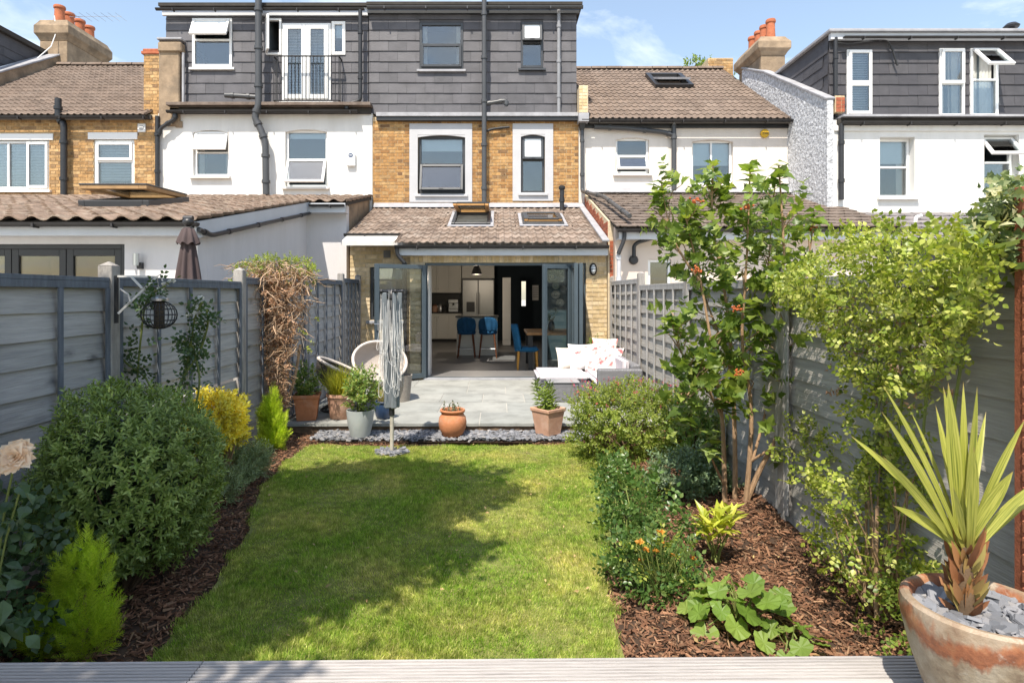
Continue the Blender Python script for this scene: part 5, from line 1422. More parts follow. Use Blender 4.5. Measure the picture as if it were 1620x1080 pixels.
# ---------------------------------------------------------------- inside the kitchen
CABW = mat('cabinet_white', (.78,.76,.70), .5, .03, 2, 0)
WORKTOP = mat('dark_worktop', (.05,.047,.045), .25, .1, 5, 0, spec=.5)
FRIDGE = mat('brushed_steel_door', (.34,.34,.33), .35, .05, 3, .1, 40, metal=.6, stretch=(1,1,30))
VELVET = mat('blue_velvet', (.018,.085,.19), .75, .2, 7, .1, 40, spec=.2)
VELVET2 = mat('teal_blue_velvet', (.02,.12,.24), .75, .2, 7, .1, 40, spec=.2)
WALNUT = mat('walnut_leg', (.17,.06,.028), .45, .2, 8, .1, 30, stretch=(5,5,1))
OAK = mat('oak_top', (.38,.20,.08), .45, .25, 6, .1, 30, stretch=(1,8,8))
BEECH = mat('golden_leg', (.55,.28,.06), .4, .15, 8, 0)
KD = 19.5
def unit_row(name, label, px, py, D, ndoor, deep, extra=None, cat='cabinet'):
    t_ = thing(name, label, cat, (XX((px[0]+px[-1])/2,D), D, ZZ(py[1],D)))
    x0, x1, z0, z1 = XX(px[0],D), XX(px[1],D), ZZ(py[1],D), ZZ(py[0],D)
    MB().box(x0, x1, D+.022, D+deep, z0, z1).build('carcass', CABW, t_)
    for i in range(ndoor):
        a, b = x0+(x1-x0)*i/ndoor, x0+(x1-x0)*(i+1)/ndoor
        q = MB(); q.box(a+.004, b-.004, D, D+.02, z0+.004, z1-.004); frame_ring(q, a+.004, b-.004, z0+.004, z1-.004, D-.008, D-.001, .06)
        d_ = q.build('cabinet_door', CABW, t_, bev=.002)
        q = MB(); hx = b-.05 if i % 2 == 0 else a+.05; hz = z0+.12 if extra == 'top' else z1-.12
        q.ball((hx, D-.025, hz), .016, 8, 6); q.build('knob', STEEL, d_, smooth=True)
    return t_
unit_row('wall_cabinet', 'row of off-white kitchen wall cabinets above the dark splashback', (671,730), (417,463), KD, 3, .35, 'top')
b_ = unit_row('base_cabinet', 'off-white kitchen base cabinets under the dark worktop', (671,730), (496,536), KD-.2, 3, .6)
q = MB(); q.box(XX(671,KD-.2), XX(730,KD-.2), KD-.23, KD+.38, ZZ(495.5,KD-.2), ZZ(493.5,KD-.2)); q.build('worktop', WORKTOP, b_)
q = MB(); q.box(XX(671,KD-.2), XX(730,KD-.2), KD-.12, KD+.3, .031, ZZ(536.3,KD-.2)); q.build('plinth', WORKTOP, b_)
q = MB(); q.box(XX(671,KD), XX(730,KD), KD+.52, KD+.56, ZZ(493,KD), ZZ(463,KD)); q.build('splashback', WORKTOP, b_)
t_ = unit_row('wall_cabinet', 'off-white cabinet pair above the tall steel fridge', (731,782), (417,440), KD-.3, 2, .6, 'top')
x0, x1 = XX(732,KD-.4), XX(781,KD-.4); D = KD-.4
fr_ = thing('fridge', 'tall double door steel fridge with a dark water dispenser', 'fridge', ((x0+x1)/2, D, .03))
z1 = ZZ(443,D); MB().box(x0-.02, x1+.02, D+.03, D+.65, .03, z1+.02).build('housing', BLACKP, fr_)
for i, (a, b) in enumerate(((x0, (x0+x1)/2-.012), ((x0+x1)/2+.012, x1))):
    d_ = MB().box(a, b, D, D+.028, .08, z1).build('fridge_door', FRIDGE, fr_, bev=.006)
    hx = b-.035 if i == 0 else a+.035; q = MB(); q.tube([(hx,D-.04,.8),(hx,D-.04,1.6)], .01, 8); q.build('handle', STEEL, d_)
    if i == 0: MB().box(a+.12, b-.10, D-.004, D+.001, 1.0, 1.32).build('dispenser', BLACKP, d_)
D = 15.05; x0, x1 = XX(722.5,D), XX(787,D); zt = ZZ(499.5,D)
isl = thing('kitchen_island', 'white kitchen island with dark top behind the bar stools', 'island', ((x0+x1)/2, D, .03))
q = MB(); q.box(x0, x1, D, D+.7, .031, zt-.045); q.build('island_body', CABW, isl, bev=.003)
q = MB(); q.box(x0-.03, x1+.03, D-.06, D+.73, zt-.044, zt); q.build('worktop', WORKTOP, isl, bev=.004)
def stool(x, y, vm, label):
    s = thing('bar_stool', label, 'bar stool', (x, y, .03), 0, 'blue bar stools at the kitchen island')
    q = MB(); n = 16; rows = []
    for j, zz in enumerate((.62,.70,.80,.90,.96,.985)):
        wd = (.20,.225,.235,.225,.19,.13)[j]; row = []
        for i in range(n+1):
            u = -1 + 2*i/n; row.append((wd*u, -.20 + .10*u*u + .012*math.cos(u*12), zz - .02*u*u))
        rows.append(row)
    vs = [p for r_ in rows for p in r_] + [(p[0]*.95, p[1]+.045, p[2]-.004) for r_ in rows for p in r_]
    m_ = len(rows)*(n+1); fs = []
    for j in range(len(rows)-1):
        for i in range(n):
            a = j*(n+1)+i; fs += [(a,a+1,a+n+2,a+n+1), (m_+a,m_+a+n+1,m_+a+n+2,m_+a+1)]
    e = (len(rows)-1)*(n+1)
    fs += [(e+i, e+i+1, m_+e+i+1, m_+e+i) for i in range(n)] + [(i+1, i, m_+i, m_+i+1) for i in range(n)]
    for j in range(len(rows)-1):
        for i in (0, n): a = j*(n+1)+i; fs.append((a, a+n+1, m_+a+n+1, m_+a))
    q.add(vs, fs); q.build('backrest', vm, s, smooth='all', local=True)
    q = MB(); q.lathe([(.0,.56),(.19,.56),(.215,.60),(.21,.64),(.17,.665),(0,.67)], (0,0,0), 20, capb=False, fn=lambda p, a: Vector((p.x*1.05, p.y*.95, p.z))); q.build('seat', vm, s, smooth='all', local=True)
    for sx in (-1,1):
        for sy in (-1,1):
            q = MB(); q.tube([(sx*.15, sy*.13, .57),(sx*.21, sy*.20, .0)], [.022,.013], 8); q.build('leg', WALNUT, s, smooth=True, local=True)
    q = MB()
    for sy in (-1,1): q.tube([(-.19, sy*.175, .22),(.19, sy*.175, .22)], .009, 6)
    q.build('footrest', STEEL, s, local=True)
    return s
stool(XX(738,14.6), 14.62, VELVET, 'dark blue velvet bar stool nearer the fridge doors')
stool(XX(772,14.6), 14.62, VELVET, 'blue velvet bar stool nearer the dining table')
tb = thing('dining_table', 'oak topped dining table with black square legs just inside the doors', 'table', (1.15, 12.8, .03))
q = MB(); q.box(.58, 1.735, 12.15, 13.5, .735, .79); q.build('tabletop', OAK, tb, bev=.006)
for a in (.66,1.66):
    for b in (12.25,13.4): q = MB(); q.box(a-.045,a+.045,b-.045,b+.045,.031,.734); q.build('leg', BLACKP, tb)
ch = thing('dining_chair', 'teal blue velvet dining chair with golden wooden legs beside the table', 'chair', (.52, 12.35, .03))
q = MB(); n = 10
vs = []
for zz, wd, tk in ((.40,.20,.0),(.55,.235,-.02),(.75,.24,-.05),(.88,.22,-.075),(.95,.17,-.085)):
    for i in range(n+1):
        u = -1+2*i/n; vs.append((.34+tk-.0+.10*u*u+0, 12.35+wd*u, zz))
m_ = len(vs); vs += [(x+.05,y,z) for x,y,z in vs]
fs = []
for j in range(4):
    for i in range(n):
        a = j*(n+1)+i; fs += [(a,a+1,a+n+2,a+n+1),(m_+a,m_+a+n+1,m_+a+n+2,m_+a+1)]
for j in range(4):
    for i in (0,n): a = j*(n+1)+i; fs.append((a,a+n+1,m_+a+n+1,m_+a))
fs += [(4*(n+1)+i,4*(n+1)+i+1,m_+4*(n+1)+i+1,m_+4*(n+1)+i) for i in range(n)]
q.add(vs, fs); q.build('backrest', VELVET2, ch, smooth='all')
q = MB(); q.box(.38,.82,12.12,12.58,.40,.49); q.build('seat', VELVET2, ch, bev=.03, seg=3, smooth=True)
for a in (.42,.78):
    for b in (12.16,12.54): q = MB(); q.tube([(a,b,.41),(a+(.02 if a>.5 else -.02),b,.03)], [.028,.016], 8); q.build('leg', BEECH, ch, smooth=True)
pl = thing('pendant_lamp', 'small black pendant lamp with a glowing filament bulb', 'lamp', (XX(754,15.6), 15.6, ZZ(434,15.6)))
c = W(754,434,15.6); q = MB(); q.lathe([(.14,0),(.10,.14),(.06,.22),(.03,.26)], c, 20, capb=False, capt=True); q.build('lamp_shade', BLACKP, pl, smooth=True)
q = MB(); q.tube([c+Vector((0,0,.26)), c+Vector((0,0,.8))], .006, 6); q.build('cord', BLACKP, pl)
q = MB(); q.ball(c+Vector((0,0,.05)), (.022,.022,.06), 10, 8); q.build('bulb', emit_mat('filament', (1,.45,.10), 6), pl, smooth=True)
ld = bpy.data.lights.new('bulb_light', 'POINT'); ld.energy = 32; ld.color = (1,.84,.66); ld.shadow_soft_size = .06
link(bpy.data.objects.new('bulb_light', ld), pl, Matrix.Translation(c+Vector((0,0,-.10))))
PLATE = [mat('plate_cream', (.62,.60,.50), .3, .05, 5, 0), mat('plate_blue', (.10,.20,.28), .3, .2, 9, 0), mat('plate_green', (.42,.50,.38), .3, .15, 9, 0), mat('plate_grey', (.30,.30,.28), .3, .2, 9, 0)]
for (a, b, r, k, lab) in ((874,424,.075,0,'cream plate at the top of the plate cluster on the teal wall'),(886,428,.08,3,'grey plate beside the top cream plate on the teal wall'),(874.5,438,.09,1,'dark blue patterned plate on the teal wall'),
        (888.5,441,.075,3,'grey plate beside the dark blue plate on the teal wall'),(879,452,.085,2,'green rimmed plate in the middle of the plate cluster'),(891,457,.075,3,'grey plate beside the green rimmed plate'),
        (879,466,.10,0,'largest cream scalloped plate on the teal wall'),(886,479,.095,0,'lowest cream plate of the plate cluster')):
    c = W(a,b,14.08); p_ = thing('plate', lab, 'plate', c, 0, 'plates hung on the teal wall')
    q = MB(); q.lathe([(0,0),(r*.62,.002),(r*.7,.008),(r,.022),(r,.026),(r*.68,.014)], (0,0,0), 20, capb=False); q.build('plate_body', PLATE[k], p_, smooth=True, world=TRS(c.x, 14.09, c.z, 1,1,1, math.pi/2))
    q = MB(); q.lathe([(r*.30,.010),(r*.42,.0105)], (0,0,0), 18, capb=False); q.lathe([(r*.8,.0195),(r*.88,.0225)], (0,0,0), 18, capb=False); q.build('glaze_ring', PLATE[1 if k != 1 else 0], p_, world=TRS(c.x, 14.088, c.z, 1,1,1, math.pi/2))
cl = thing('wall_calendar', 'white paper calendar hung on the navy kitchen wall', 'calendar', W(847,463,19.9))
D = 19.96; q = MB(); q.box(XX(842,D),XX(852,D),D,D+.008,ZZ(475,D),ZZ(451,D)); q.build('page', WHITE, cl)
q = MB()
for i in range(5):
    for j in range(5): q.box(XX(843+1.75*i,D),XX(844.2+1.75*i,D),D-.003,D-.001,ZZ(456.5+3.4*j,D),ZZ(455+3.4*j,D))
q.build('printed_grid', mat('calendar_ink', (.35,.35,.36), .7, 0, 1, 0), cl)
for (a, lab, cat, kind) in ((688,'small beige jar on the kitchen worktop','jar',0),(697,'shiny steel kettle on the kitchen worktop','kettle',1),(717,'steel coffee machine on the kitchen worktop','coffee machine',2)):
    z = ZZ(493.5,KD-.2)+.002; x = XX(a,KD-.1); t_ = thing(('storage_jar','kettle','coffee_machine')[kind], lab, cat, (x, KD-.1, z))
    if kind == 0:
        q = MB(); q.lathe([(.08,0),(.085,.02),(.085,.17),(.07,.19)], (x,KD-.1,z), 14, capt=True); q.build('jar_body', TERRA_P, t_, smooth=True); q = MB(); q.lathe([(.075,.192),(.075,.22),(.02,.24)], (x,KD-.1,z), 14, capt=True); q.build('lid', WALNUT, t_)
    elif kind == 1:
        q = MB(); q.lathe([(.085,0),(.095,.03),(.075,.2),(.05,.24),(.01,.26)], (x,KD-.1,z), 16, capt=True); q.build('kettle_body', STEEL, t_, smooth=True); q = MB(); q.tube([(x+.07,KD-.1,z+.2),(x+.15,KD-.1,z+.18),(x+.14,KD-.1,z+.05),(x+.09,KD-.1,z+.04)], .012, 8); q.build('handle', BLACKP, t_)
        q = MB(); q.tube([(x-.07,KD-.1,z+.14),(x-.13,KD-.1,z+.22)], [.022,.012], 8); q.build('spout', STEEL, t_)
    else:
        q = MB(); q.box(x-.16,x+.16,KD-.1,KD+.15,z,z+.1); q.box(x-.16,x+.16,KD+.03,KD+.15,z+.1,z+.28); q.box(x-.16,x+.16,KD-.1,KD+.15,z+.281,z+.40); q.build('machine_body', STEEL, t_, bev=.01); q = MB(); q.tube([(x,KD-.06,z+.28),(x,KD-.06,z+.22)], .03, 10); q.tube([(x,KD-.06,z+.24),(x,KD-.2,z+.23)], .01, 8); q.build('portafilter', BLACKP, t_)

# ---------------------------------------------------------------- garden furniture
def wicker(name, c1, c2, gap, su=26, sv=60):
    m, n, l, o = nt(name); ge = n.new('ShaderNodeNewGeometry'); sp = n.new('ShaderNodeSeparateXYZ'); l.new(ge.outputs['Position'], sp.inputs[0])
    ad = n.new('ShaderNodeMath'); l.new(sp.outputs[0], ad.inputs[0]); l.new(sp.outputs[1], ad.inputs[1]); cb = n.new('ShaderNodeCombineXYZ'); l.new(ad.outputs[0], cb.inputs[0]); l.new(sp.outputs[2], cb.inputs[1])
    br = n.new('ShaderNodeTexBrick'); br.inputs['Color1'].default_value = (*c1,1); br.inputs['Color2'].default_value = (*c2,1); br.inputs['Mortar'].default_value = (*gap,1)
    br.inputs['Scale'].default_value = 1; br.inputs['Brick Width'].default_value = 1/su; br.inputs['Row Height'].default_value = 1/sv; br.inputs['Mortar Size'].default_value = .0022; br.inputs['Mortar Smooth'].default_value = .6
    l.new(cb.outputs[0], br.inputs['Vector']); b = n.new('ShaderNodeBsdfPrincipled'); b.inputs['Roughness'].default_value = .6; l.new(br.outputs['Color'], b.inputs['Base Color'])
    bp = n.new('ShaderNodeBump'); bp.inputs['Strength'].default_value = .8; bp.inputs['Distance'].default_value = .006; bp.invert = True; l.new(br.outputs['Fac'], bp.inputs['Height']); l.new(bp.outputs[0], b.inputs['Normal'])
    l.new(b.outputs[0], o.inputs['Surface']); return m
WK_G = wicker('grey_rattan', (.20,.20,.215), (.25,.25,.26), (.03,.03,.033))
WK_L = wicker('beige_rattan', (.56,.49,.43), (.62,.55,.49), (.22,.18,.15), 34, 70)
WK_D = wicker('dark_rattan', (.06,.052,.046), (.085,.075,.066), (.012,.01,.01), 34, 70)
WK_T = wicker('taupe_rattan', (.34,.30,.26), (.40,.36,.31), (.08,.07,.06), 30, 55)
sf = thing('corner_sofa', 'grey rattan corner sofa with lilac seat cushions beside the folded glass doors', 'sofa', (1.3, 9.4, 0))
q = MB(); q.box(.62, 1.43, 9.20, 10.20, .03, .235); q.box(1.434, 2.00, 8.55, 10.20, .03, .235); q.build('seat_base', WK_G, sf, bev=.012)
q = MB(); q.box(1.40, 2.03, 8.40, 8.545, .03, .515); q.build('armrest', WK_G, sf, bev=.02)
q = MB(); q.box(1.15, 2.03, 10.13, 10.24, .236, .54); q.build('backrest', WK_G, sf, bev=.02)
q = MB(); q.box(1.90, 2.035, 8.55, 10.12, .24, .56); q.build('backrest', WK_G, sf, bev=.02)
q = MB(); q.box(.60, 1.40, 9.17, 10.15, .237, .335); q.build('seat_cushion', CUSHION, sf, bev=.04, seg=3, smooth=True)
q = MB(); q.box(1.405, 1.885, 8.56, 10.12, .237, .335); q.build('seat_cushion', CUSHION, sf, bev=.04, seg=3, smooth=True)
q = MB(); q.box(1.80, 1.895, 8.65, 9.7, .337, .64); q.build('back_cushion', CUSHION, sf, bev=.045, seg=3, smooth=True)
ft = thing('coffee_table', 'small low grey rattan table with a flat smooth top', 'coffee table', (.95, 8.9, 0))
q = MB(); q.box(.735, 1.175, 8.72, 9.12, .0, .275); q.build('table_body', WK_G, ft, bev=.012)
q = MB(); q.box(.72, 1.19, 8.705, 9.135, .277, .297); q.build('tabletop', mat('grey_table_top', (.26,.26,.27), .4, .1, 5, .1), ft, bev=.006)
def floral():
    m, n, l, o = nt('floral_cotton'); ge = n.new('ShaderNodeNewGeometry')
    nz = n.new('ShaderNodeTexNoise'); nz.inputs['Scale'].default_value = 9; nz.inputs['Detail'].default_value = 3; l.new(ge.outputs['Position'], nz.inputs['Vector'])
    c = ramp(n, l, nz.outputs['Fac'], [(.80,.78,.75),(.80,.78,.75),(.62,.60,.52),(.80,.77,.75),(.78,.30,.28),(.65,.10,.11)], [0,.40,.45,.50,.62,.68])
    b = n.new('ShaderNodeBsdfPrincipled'); b.inputs['Roughness'].default_value = .9; l.new(c, b.inputs['Base Color']); l.new(b.outputs[0], o.inputs['Surface']); return m
FLOR = floral()
def pillow(c, s, tilt, yaw, m, lab):
    me = MB(); n = 12; vs = []; fs = []
    for side in (1,-1):
        for j in range(n+1):
            for i in range(n+1):
                u, v = -1+2*i/n, -1+2*j/n
                h = (max(0,1-u**2)*max(0,1-v**2))**.42
                k = 1-.07*(1-u*u)*abs(v)**3-.0; k2 = 1-.07*(1-v*v)*abs(u)**3
                vs.append((u*s*.5*k2, side*h*s*.20, v*s*.5*k))
    N_ = (n+1)**2
    for sd in range(2):
        for j in range(n):
            for i in range(n):
                a = sd*N_ + j*(n+1)+i; f = (a,a+1,a+n+2,a+n+1); fs.append(f if sd else f[::-1])
    me.add(vs, fs); o = me.build('scatter_cushion', m, None, smooth='all', world=Matrix.Translation(c) @ Matrix.Rotation(yaw, 4, 'Z') @ Matrix.Rotation(tilt, 4, 'X'))
    tag(o, lab, 'cushion', 'scatter cushions on the corner sofa'); return o
pillow(Vector((1.40,9.95,.53)), .46, -.45, .1, FLOR, 'white flower print cushion at the doors end of the sofa')
pillow(Vector((1.66,9.80,.53)), .46, -.5, -.25, FLOR, 'white flower print cushion in the middle of the cushion pile')
pillow(Vector((1.74,9.42,.53)), .45, -.45, -.9, FLOR, 'white flower print cushion leaning by the fence side')
pillow(Vector((1.76,10.0,.62)), .44, -.3, -.5, FLOR, 'white cushion tucked in the sofa corner')
STRIPE = mat('cream_cushion', (.72,.66,.56), .9, .1, 12, .1)
pillow(Vector((1.16,10.0,.50)), .38, -.35, .25, STRIPE, 'small cream cushion nearest the folded doors')

def tub_chair(c, nrm, r, dep, wk, rimm, lab, foot):
    c = Vector(c); nrm = Vector(nrm).normalized(); t_ = thing('tub_chair', lab, 'chair', foot, 0, 'round rattan tub chairs on the patio')
    R = nrm.to_track_quat('Z','X').to_matrix().to_4x4(); M = Matrix.Translation(c) @ R
    q = MB(); n = 28; k = 9; vs = []; fs = []
    for j in range(k+1):
        a = (math.pi/2)*j/k; rr = r*math.cos(a)**.8 if j < k else .02; zz = -dep*math.sin(a)
        for i in range(n): vs.append(M @ Vector((rr*math.cos(6.2832*i/n), rr*math.sin(6.2832*i/n), zz)))
    for j in range(k):
        for i in range(n): fs.append((j*n+i, j*n+(i+1)%n, (j+1)*n+(i+1)%n, (j+1)*n+i))
    q.add(vs, fs); q.build('bowl', wk, t_, smooth='all')
    q = MB(); q.tube([M @ Vector((r*math.cos(6.2832*i/32), r*math.sin(6.2832*i/32), 0)) for i in range(33)], .022, 8, cap=False); q.build('rim', rimm, t_, smooth=True)
    q = MB(); f = Vector(foot)
    for i in range(14):
        a = 6.2832*i/14; q.tube([f + Vector((.24*math.cos(a), .24*math.sin(a), .02)), (M @ Vector((r*.45*math.cos(a), r*.45*math.sin(a), -dep*.86)))], .010, 6)
    q.tube([f + Vector((.24*math.cos(6.2832*i/20), .24*math.sin(6.2832*i/20), .015)) for i in range(21)], .014, 6, cap=False); q.build('base_frame', wk, t_)
    return t_
WR_L = mat('pale_rattan_rim', (.62,.55,.49), .6, .1, 20, .2)
tub_chair((XX(601,8.75), 8.75, ZZ(570,8.75)), (.25,-.62,.76), .385, .30, WK_L, WR_L, 'pale beige rattan tub chair by the open glass door', (-1.75, 8.95, 0))
tub_chair((XX(545,8.15), 8.15, ZZ(584,8.15)), (.42,.10,.90), .375, .32, WK_D, WR_L, 'dark rattan tub chair with a pale rim close to the fence', (-2.15, 8.15, 0))
rp = thing('rattan_planter', 'round taupe rattan planter standing behind the clothes dryer', 'planter', (XX(630,8.67), 8.85, 0))
c = (XX(630,8.67), 8.85, 0); q = MB(); q.lathe([(.14,0),(.175,.36),(.18,.38),(.165,.38),(.15,.33)], c, 24); q.build('planter_body', WK_T, rp, smooth=True)
q = MB(); q.lathe([(.155,.33),(0,.34)], c, 20, capb=False); q.build('soil', SOIL, rp)

# rotary clothes dryer, folded
bx, by = XX(620,6.4), 6.40
rd = thing('clothes_dryer', 'folded rotary clothes dryer with grey arms and white drooping lines', 'clothes dryer', (bx, by, LAWN_Z))
ALU = mat('dull_aluminium', (.42,.43,.42), .45, .1, 5, .1, 30, metal=.4); ARM = mat('grey_dryer_arm', (.19,.21,.225), .45, .1, 5, 0); ROPE = mat('white_line', (.72,.71,.69), .7, .1, 5, 0)
q = MB(); q.tube([(bx,by,-.2),(bx,by,.32)], .021, 12); q.build('ground_pole', mat('galvanised_pole', (.40,.37,.31), .5, .2, 9, .1), rd, smooth=True)
q = MB(); q.tube([(bx,by,.28),(bx,by,.44)], .030, 12); q.tube([(bx,by,.44),(bx,by,1.60)], .018, 10); q.build('upper_pole', BLACKP, rd, smooth=True)
for i in range(4):
    a = .5 + math.pi/2*i; ca, sa_ = math.cos(a), math.sin(a)
    q = MB(); q.bar((bx+.045*ca, by+.045*sa_, .36), (bx+.085*ca, by+.085*sa_, 1.585), .034, .05, up=(ca,sa_,0)); q.build('arm', ARM, rd, bev=.006)
    q = MB(); q.bar((bx+.05*ca, by+.05*sa_, .36), (bx+.052*ca, by+.052*sa_, .86), .060, .062, up=(ca,sa_,0)); q.build('arm_sleeve', ARM, rd, bev=.01)
q = MB(); q.lathe([(.03,1.50),(.05,1.52),(.05,1.56),(.03,1.60),(.012,1.62)], (bx,by,0), 14, capt=True)
for i in range(4):
    a = .5+math.pi/2*i; q.tube([(bx+.02*math.cos(a),by+.02*math.sin(a),1.59),(bx+.115*math.cos(a),by+.115*math.sin(a),1.60)], .016, 8); q.ball((bx+.115*math.cos(a),by+.115*math.sin(a),1.598), .022, 8, 6)
q.build('hub', BLACKP, rd, smooth=True)
q = MB()
for i in range(60):
    a = random.uniform(0, 6.283); r0 = random.uniform(.05,.125); zt = random.uniform(1.18,1.57); a2 = a + random.uniform(.5,1.4); zt2 = max(1.0, zt+random.uniform(-.25,.05)); zb = random.uniform(.50,1.0) if i % 3 else random.uniform(.42,.6)
    pts = []
    for k in range(13):
        u = k/12; aa = a+(a2-a)*u; zz = (zt*(1-u)+zt2*u) - (min(zt,zt2)-zb)*(1-(2*u-1)**4); rr = r0 + .035*math.sin(math.pi*u)
        pts.append((bx+rr*math.cos(aa), by+rr*math.sin(aa), zz))
    q.tube(pts, .0019, 4, cap=False)
o = q.build('washing_line', ROPE, rd); o['kind'] = 'stuff'

# closed parasol beyond the fence
px_, D = 298, 6.6
c = Vector((XX(px_,D), D, 0)); ps = thing('parasol', 'closed dark brown garden parasol standing beyond the fence', 'parasol', (c.x, D, -.2))
CANV = mat('brown_canvas', (.075,.055,.055), .9, .12, 4, .2, 40)
q = MB(); q.tube([c+Vector((0,0,-.2)), c+Vector((0,0,2.30))], .022, 10); q.lathe([(.25,-.2),(.25,-.13),(.05,-.10)], c, 18, capt=True); q.build('pole', BLACKP, ps, smooth=True)
q = MB(); prof = [(.035,2.27),(.055,2.20),(.075,2.05),(.10,1.85),(.13,1.6),(.165,1.3),(.19,1.05),(.175,1.0)]
q.lathe(prof, c, 64, capb=False, fn=lambda p, a: Vector((p.x*(1+.22*math.cos(8*a)*min(1,(2.3-p.z)*3)), p.y*(1+.22*math.cos(8*a)*min(1,(2.3-p.z)*3)), p.z))); q.build('canopy', CANV, ps, smooth='all')
q = MB(); q.lathe([(.03,2.30),(.06,2.28),(.10,2.17),(.115,2.12)], c, 48, capb=False, fn=lambda p, a: Vector((p.x*(1+.12*math.cos(8*a)), p.y*(1+.12*math.cos(8*a)), p.z+.02*math.cos(8*a)*(2.3-p.z)*4))); q.build('canopy_vent', CANV, ps, smooth='all')
q = MB(); q.ball(c+Vector((0,0,2.36)), (.06,.06,.05), 14, 8); q.tube([c+Vector((-.05,0,2.40)), c+Vector((.05,0,2.40))], .03, 10); q.build('finial', BLACKP, ps, smooth=True)

# bird feeder and bracket on the fence
D = 4.18
bk = thing('hanging_bracket', 'white and black metal hanging bracket fixed to the fence post', 'bracket', W(184,470,D))
q = MB(); q.bar(W(184,436,D), W(184,511,D), .02, .02); q.build('back_plate', IRON, bk)
q = MB(); PWT = mat('worn_white_metal', (.60,.58,.55), .5, .2, 15, 0)
e1_ = (XX(186,D)+.0, D, ZZ(437,D)); e2_ = W(248,438,4.25); e3_ = W(187,496,D)
q.bar(e1_, e2_, .014, .014); q.bar(e3_, e2_, .014, .014); q.tube([W(190,457,D), W(203,466,D), W(206,477,D), W(201,482,D)], .006, 6); q.bar(W(207,437,D), W(225,456,D), .012, .012); q.tube([e2_, e2_+Vector((.02,.01,.02)), e2_+Vector((.03,.02,-.03))], .006, 6)
q.build('arm', PWT, bk)
c = W(252,498,4.27)
bf = thing('bird_feeder', 'round wire cage bird feeder with a dark seed tube', 'bird feeder', c)
q = MB()
for i in range(12):
    a = math.pi*i/12; q.tube([c+Vector((.115*math.cos(t_)*math.cos(a), .115*math.cos(t_)*math.sin(a), .10*math.sin(t_))) for t_ in [6.2832*k/20 for k in range(21)]], .0022, 4, cap=False)
for zz, rr in ((-.04,.106),(.0,.115),(.04,.106),(.07,.082),(-.07,.082)): q.tube([c+Vector((rr*math.cos(6.2832*k/24), rr*math.sin(6.2832*k/24), zz)) for k in range(25)], .0022, 4, cap=False)
q.build('wire_cage', IRON, bf)
q = MB(); q.tube([c+Vector((0,0,-.095)), c+Vector((0,0,.10))], .035, 14); q.build('seed_tube', mat('seed', (.06,.045,.03), .7, .5, 60, .4), bf, smooth=True)
q = MB(); q.lathe([(.06,.10),(.062,.115),(.02,.14)], c, 16, capt=True); q.tube([c+Vector((0,0,.14)), W(249,440,4.25)], .003, 5); q.build('lid', STEEL, bf, smooth=True)

# slatted timber screen at the edge
D = 2.32; x0 = XX(1611,D)
sc = thing('slatted_screen', 'reddish brown slatted timber screen at the end of the decking', 'screen', (x0+.3, D, .3))
q = MB(); q.box(x0, x0+.035, D-.02, D+.02, .302, ZZ(296,D)); q.build('upright', SCREEN, sc, bev=.003)
z = .34; ms_ = None
while z < ZZ(300,D)-.05:
    q = MB(); q.box(x0-.006, x0+.9, D-.036, D-.0215, z, z+.046); q.build('slat', SCREEN, sc, bev=.003); z += .064

# ---------------------------------------------------------------- pots
def round_pot(name, lab, c, prof, m, cat='plant pot', group='flower pots along the patio edge', bandm=None):
    t_ = thing(name, lab, cat, c, 0, group); c = Vector(c)
    q = MB(); q.lathe(prof, c, 32); q.build('pot_body', m, t_, smooth=True)
    r, z = prof[-1]; q = MB(); q.lathe([(r+.01, z-.0),(r*.5, z+.015),(0, z+.02)], c, 20, capb=False); q.build('soil', SOIL, t_)
    return t_
def square_pot(name, lab, c, wb, wt, h, rz_, m, group='flower pots along the patio edge'):
    t_ = thing(name, lab, 'plant pot', c, 0, group); M = Matrix.Translation(c) @ Matrix.Rotation(rz_, 4, 'Z')
    lv = [(wb,0),(wt*.98,h*.86),(wt*1.06,h*.87),(wt*1.08,h),(wt*.94,h),(wt*.90,h*.80)]
    q = MB(); vs = [M @ Vector((a*w/2, b*w/2, z)) for w, z in lv for a, b in ((-1,-1),(1,-1),(1,1),(-1,1))]
    fs = [(3,2,1,0)] + [(4*i+k, 4*i+(k+1)%4, 4*i+4+(k+1)%4, 4*i+4+k) for i in range(len(lv)-1) for k in range(4)]
    q.add(vs, fs); q.build('pot_body', m, t_, bev=.006)
    q = MB(); w = wt*.45; q.quad(*[M @ Vector((a*w, b*w, h*.86)) for a, b in ((-1,-1),(1,-1),(1,1),(-1,1))]); q.build('soil', SOIL, t_)
    return t_
POT_G = mat('grey_glazed_pot', (.38,.41,.42), .5, .12, 6, .1, 40, stain=(.50,.50,.48), stain_scale=5, stain_amt=.5)
POT_B = mat('blue_glazed_pot', (.025,.05,.11), .3, .2, 6, 0, spec=.6)
pG = (XX(570,7.0), 7.0, -.09); pR = (XX(716,7.05), 7.05, -.09); pS = (XX(867,7.14), 7.14, -.09); pT = (XX(486,7.55), 7.55, .0); pP = (XX(540,7.62), 7.62, 0); pB = (XX(607,7.6), 7.6, 0)
round_pot('plant_pot', 'tall grey glazed pot holding a glossy green shrub', pG, [(.095,0),(.11,.01),(.145,.16),(.158,.28),(.16,.315),(.148,.315),(.14,.27)], POT_G)
round_pot('plant_pot', 'round bellied orange terracotta pot with a collar rim', pR, [(.10,0),(.115,.01),(.155,.09),(.165,.16),(.155,.22),(.13,.255),(.125,.265),(.14,.275),(.15,.295),(.145,.31),(.13,.31),(.125,.27)], TERRA)
square_pot('plant_pot', 'square tapered pink terracotta pot set cornerwise on the slate', pS, .21, .285, .315, math.radians(41), TERRA_P)
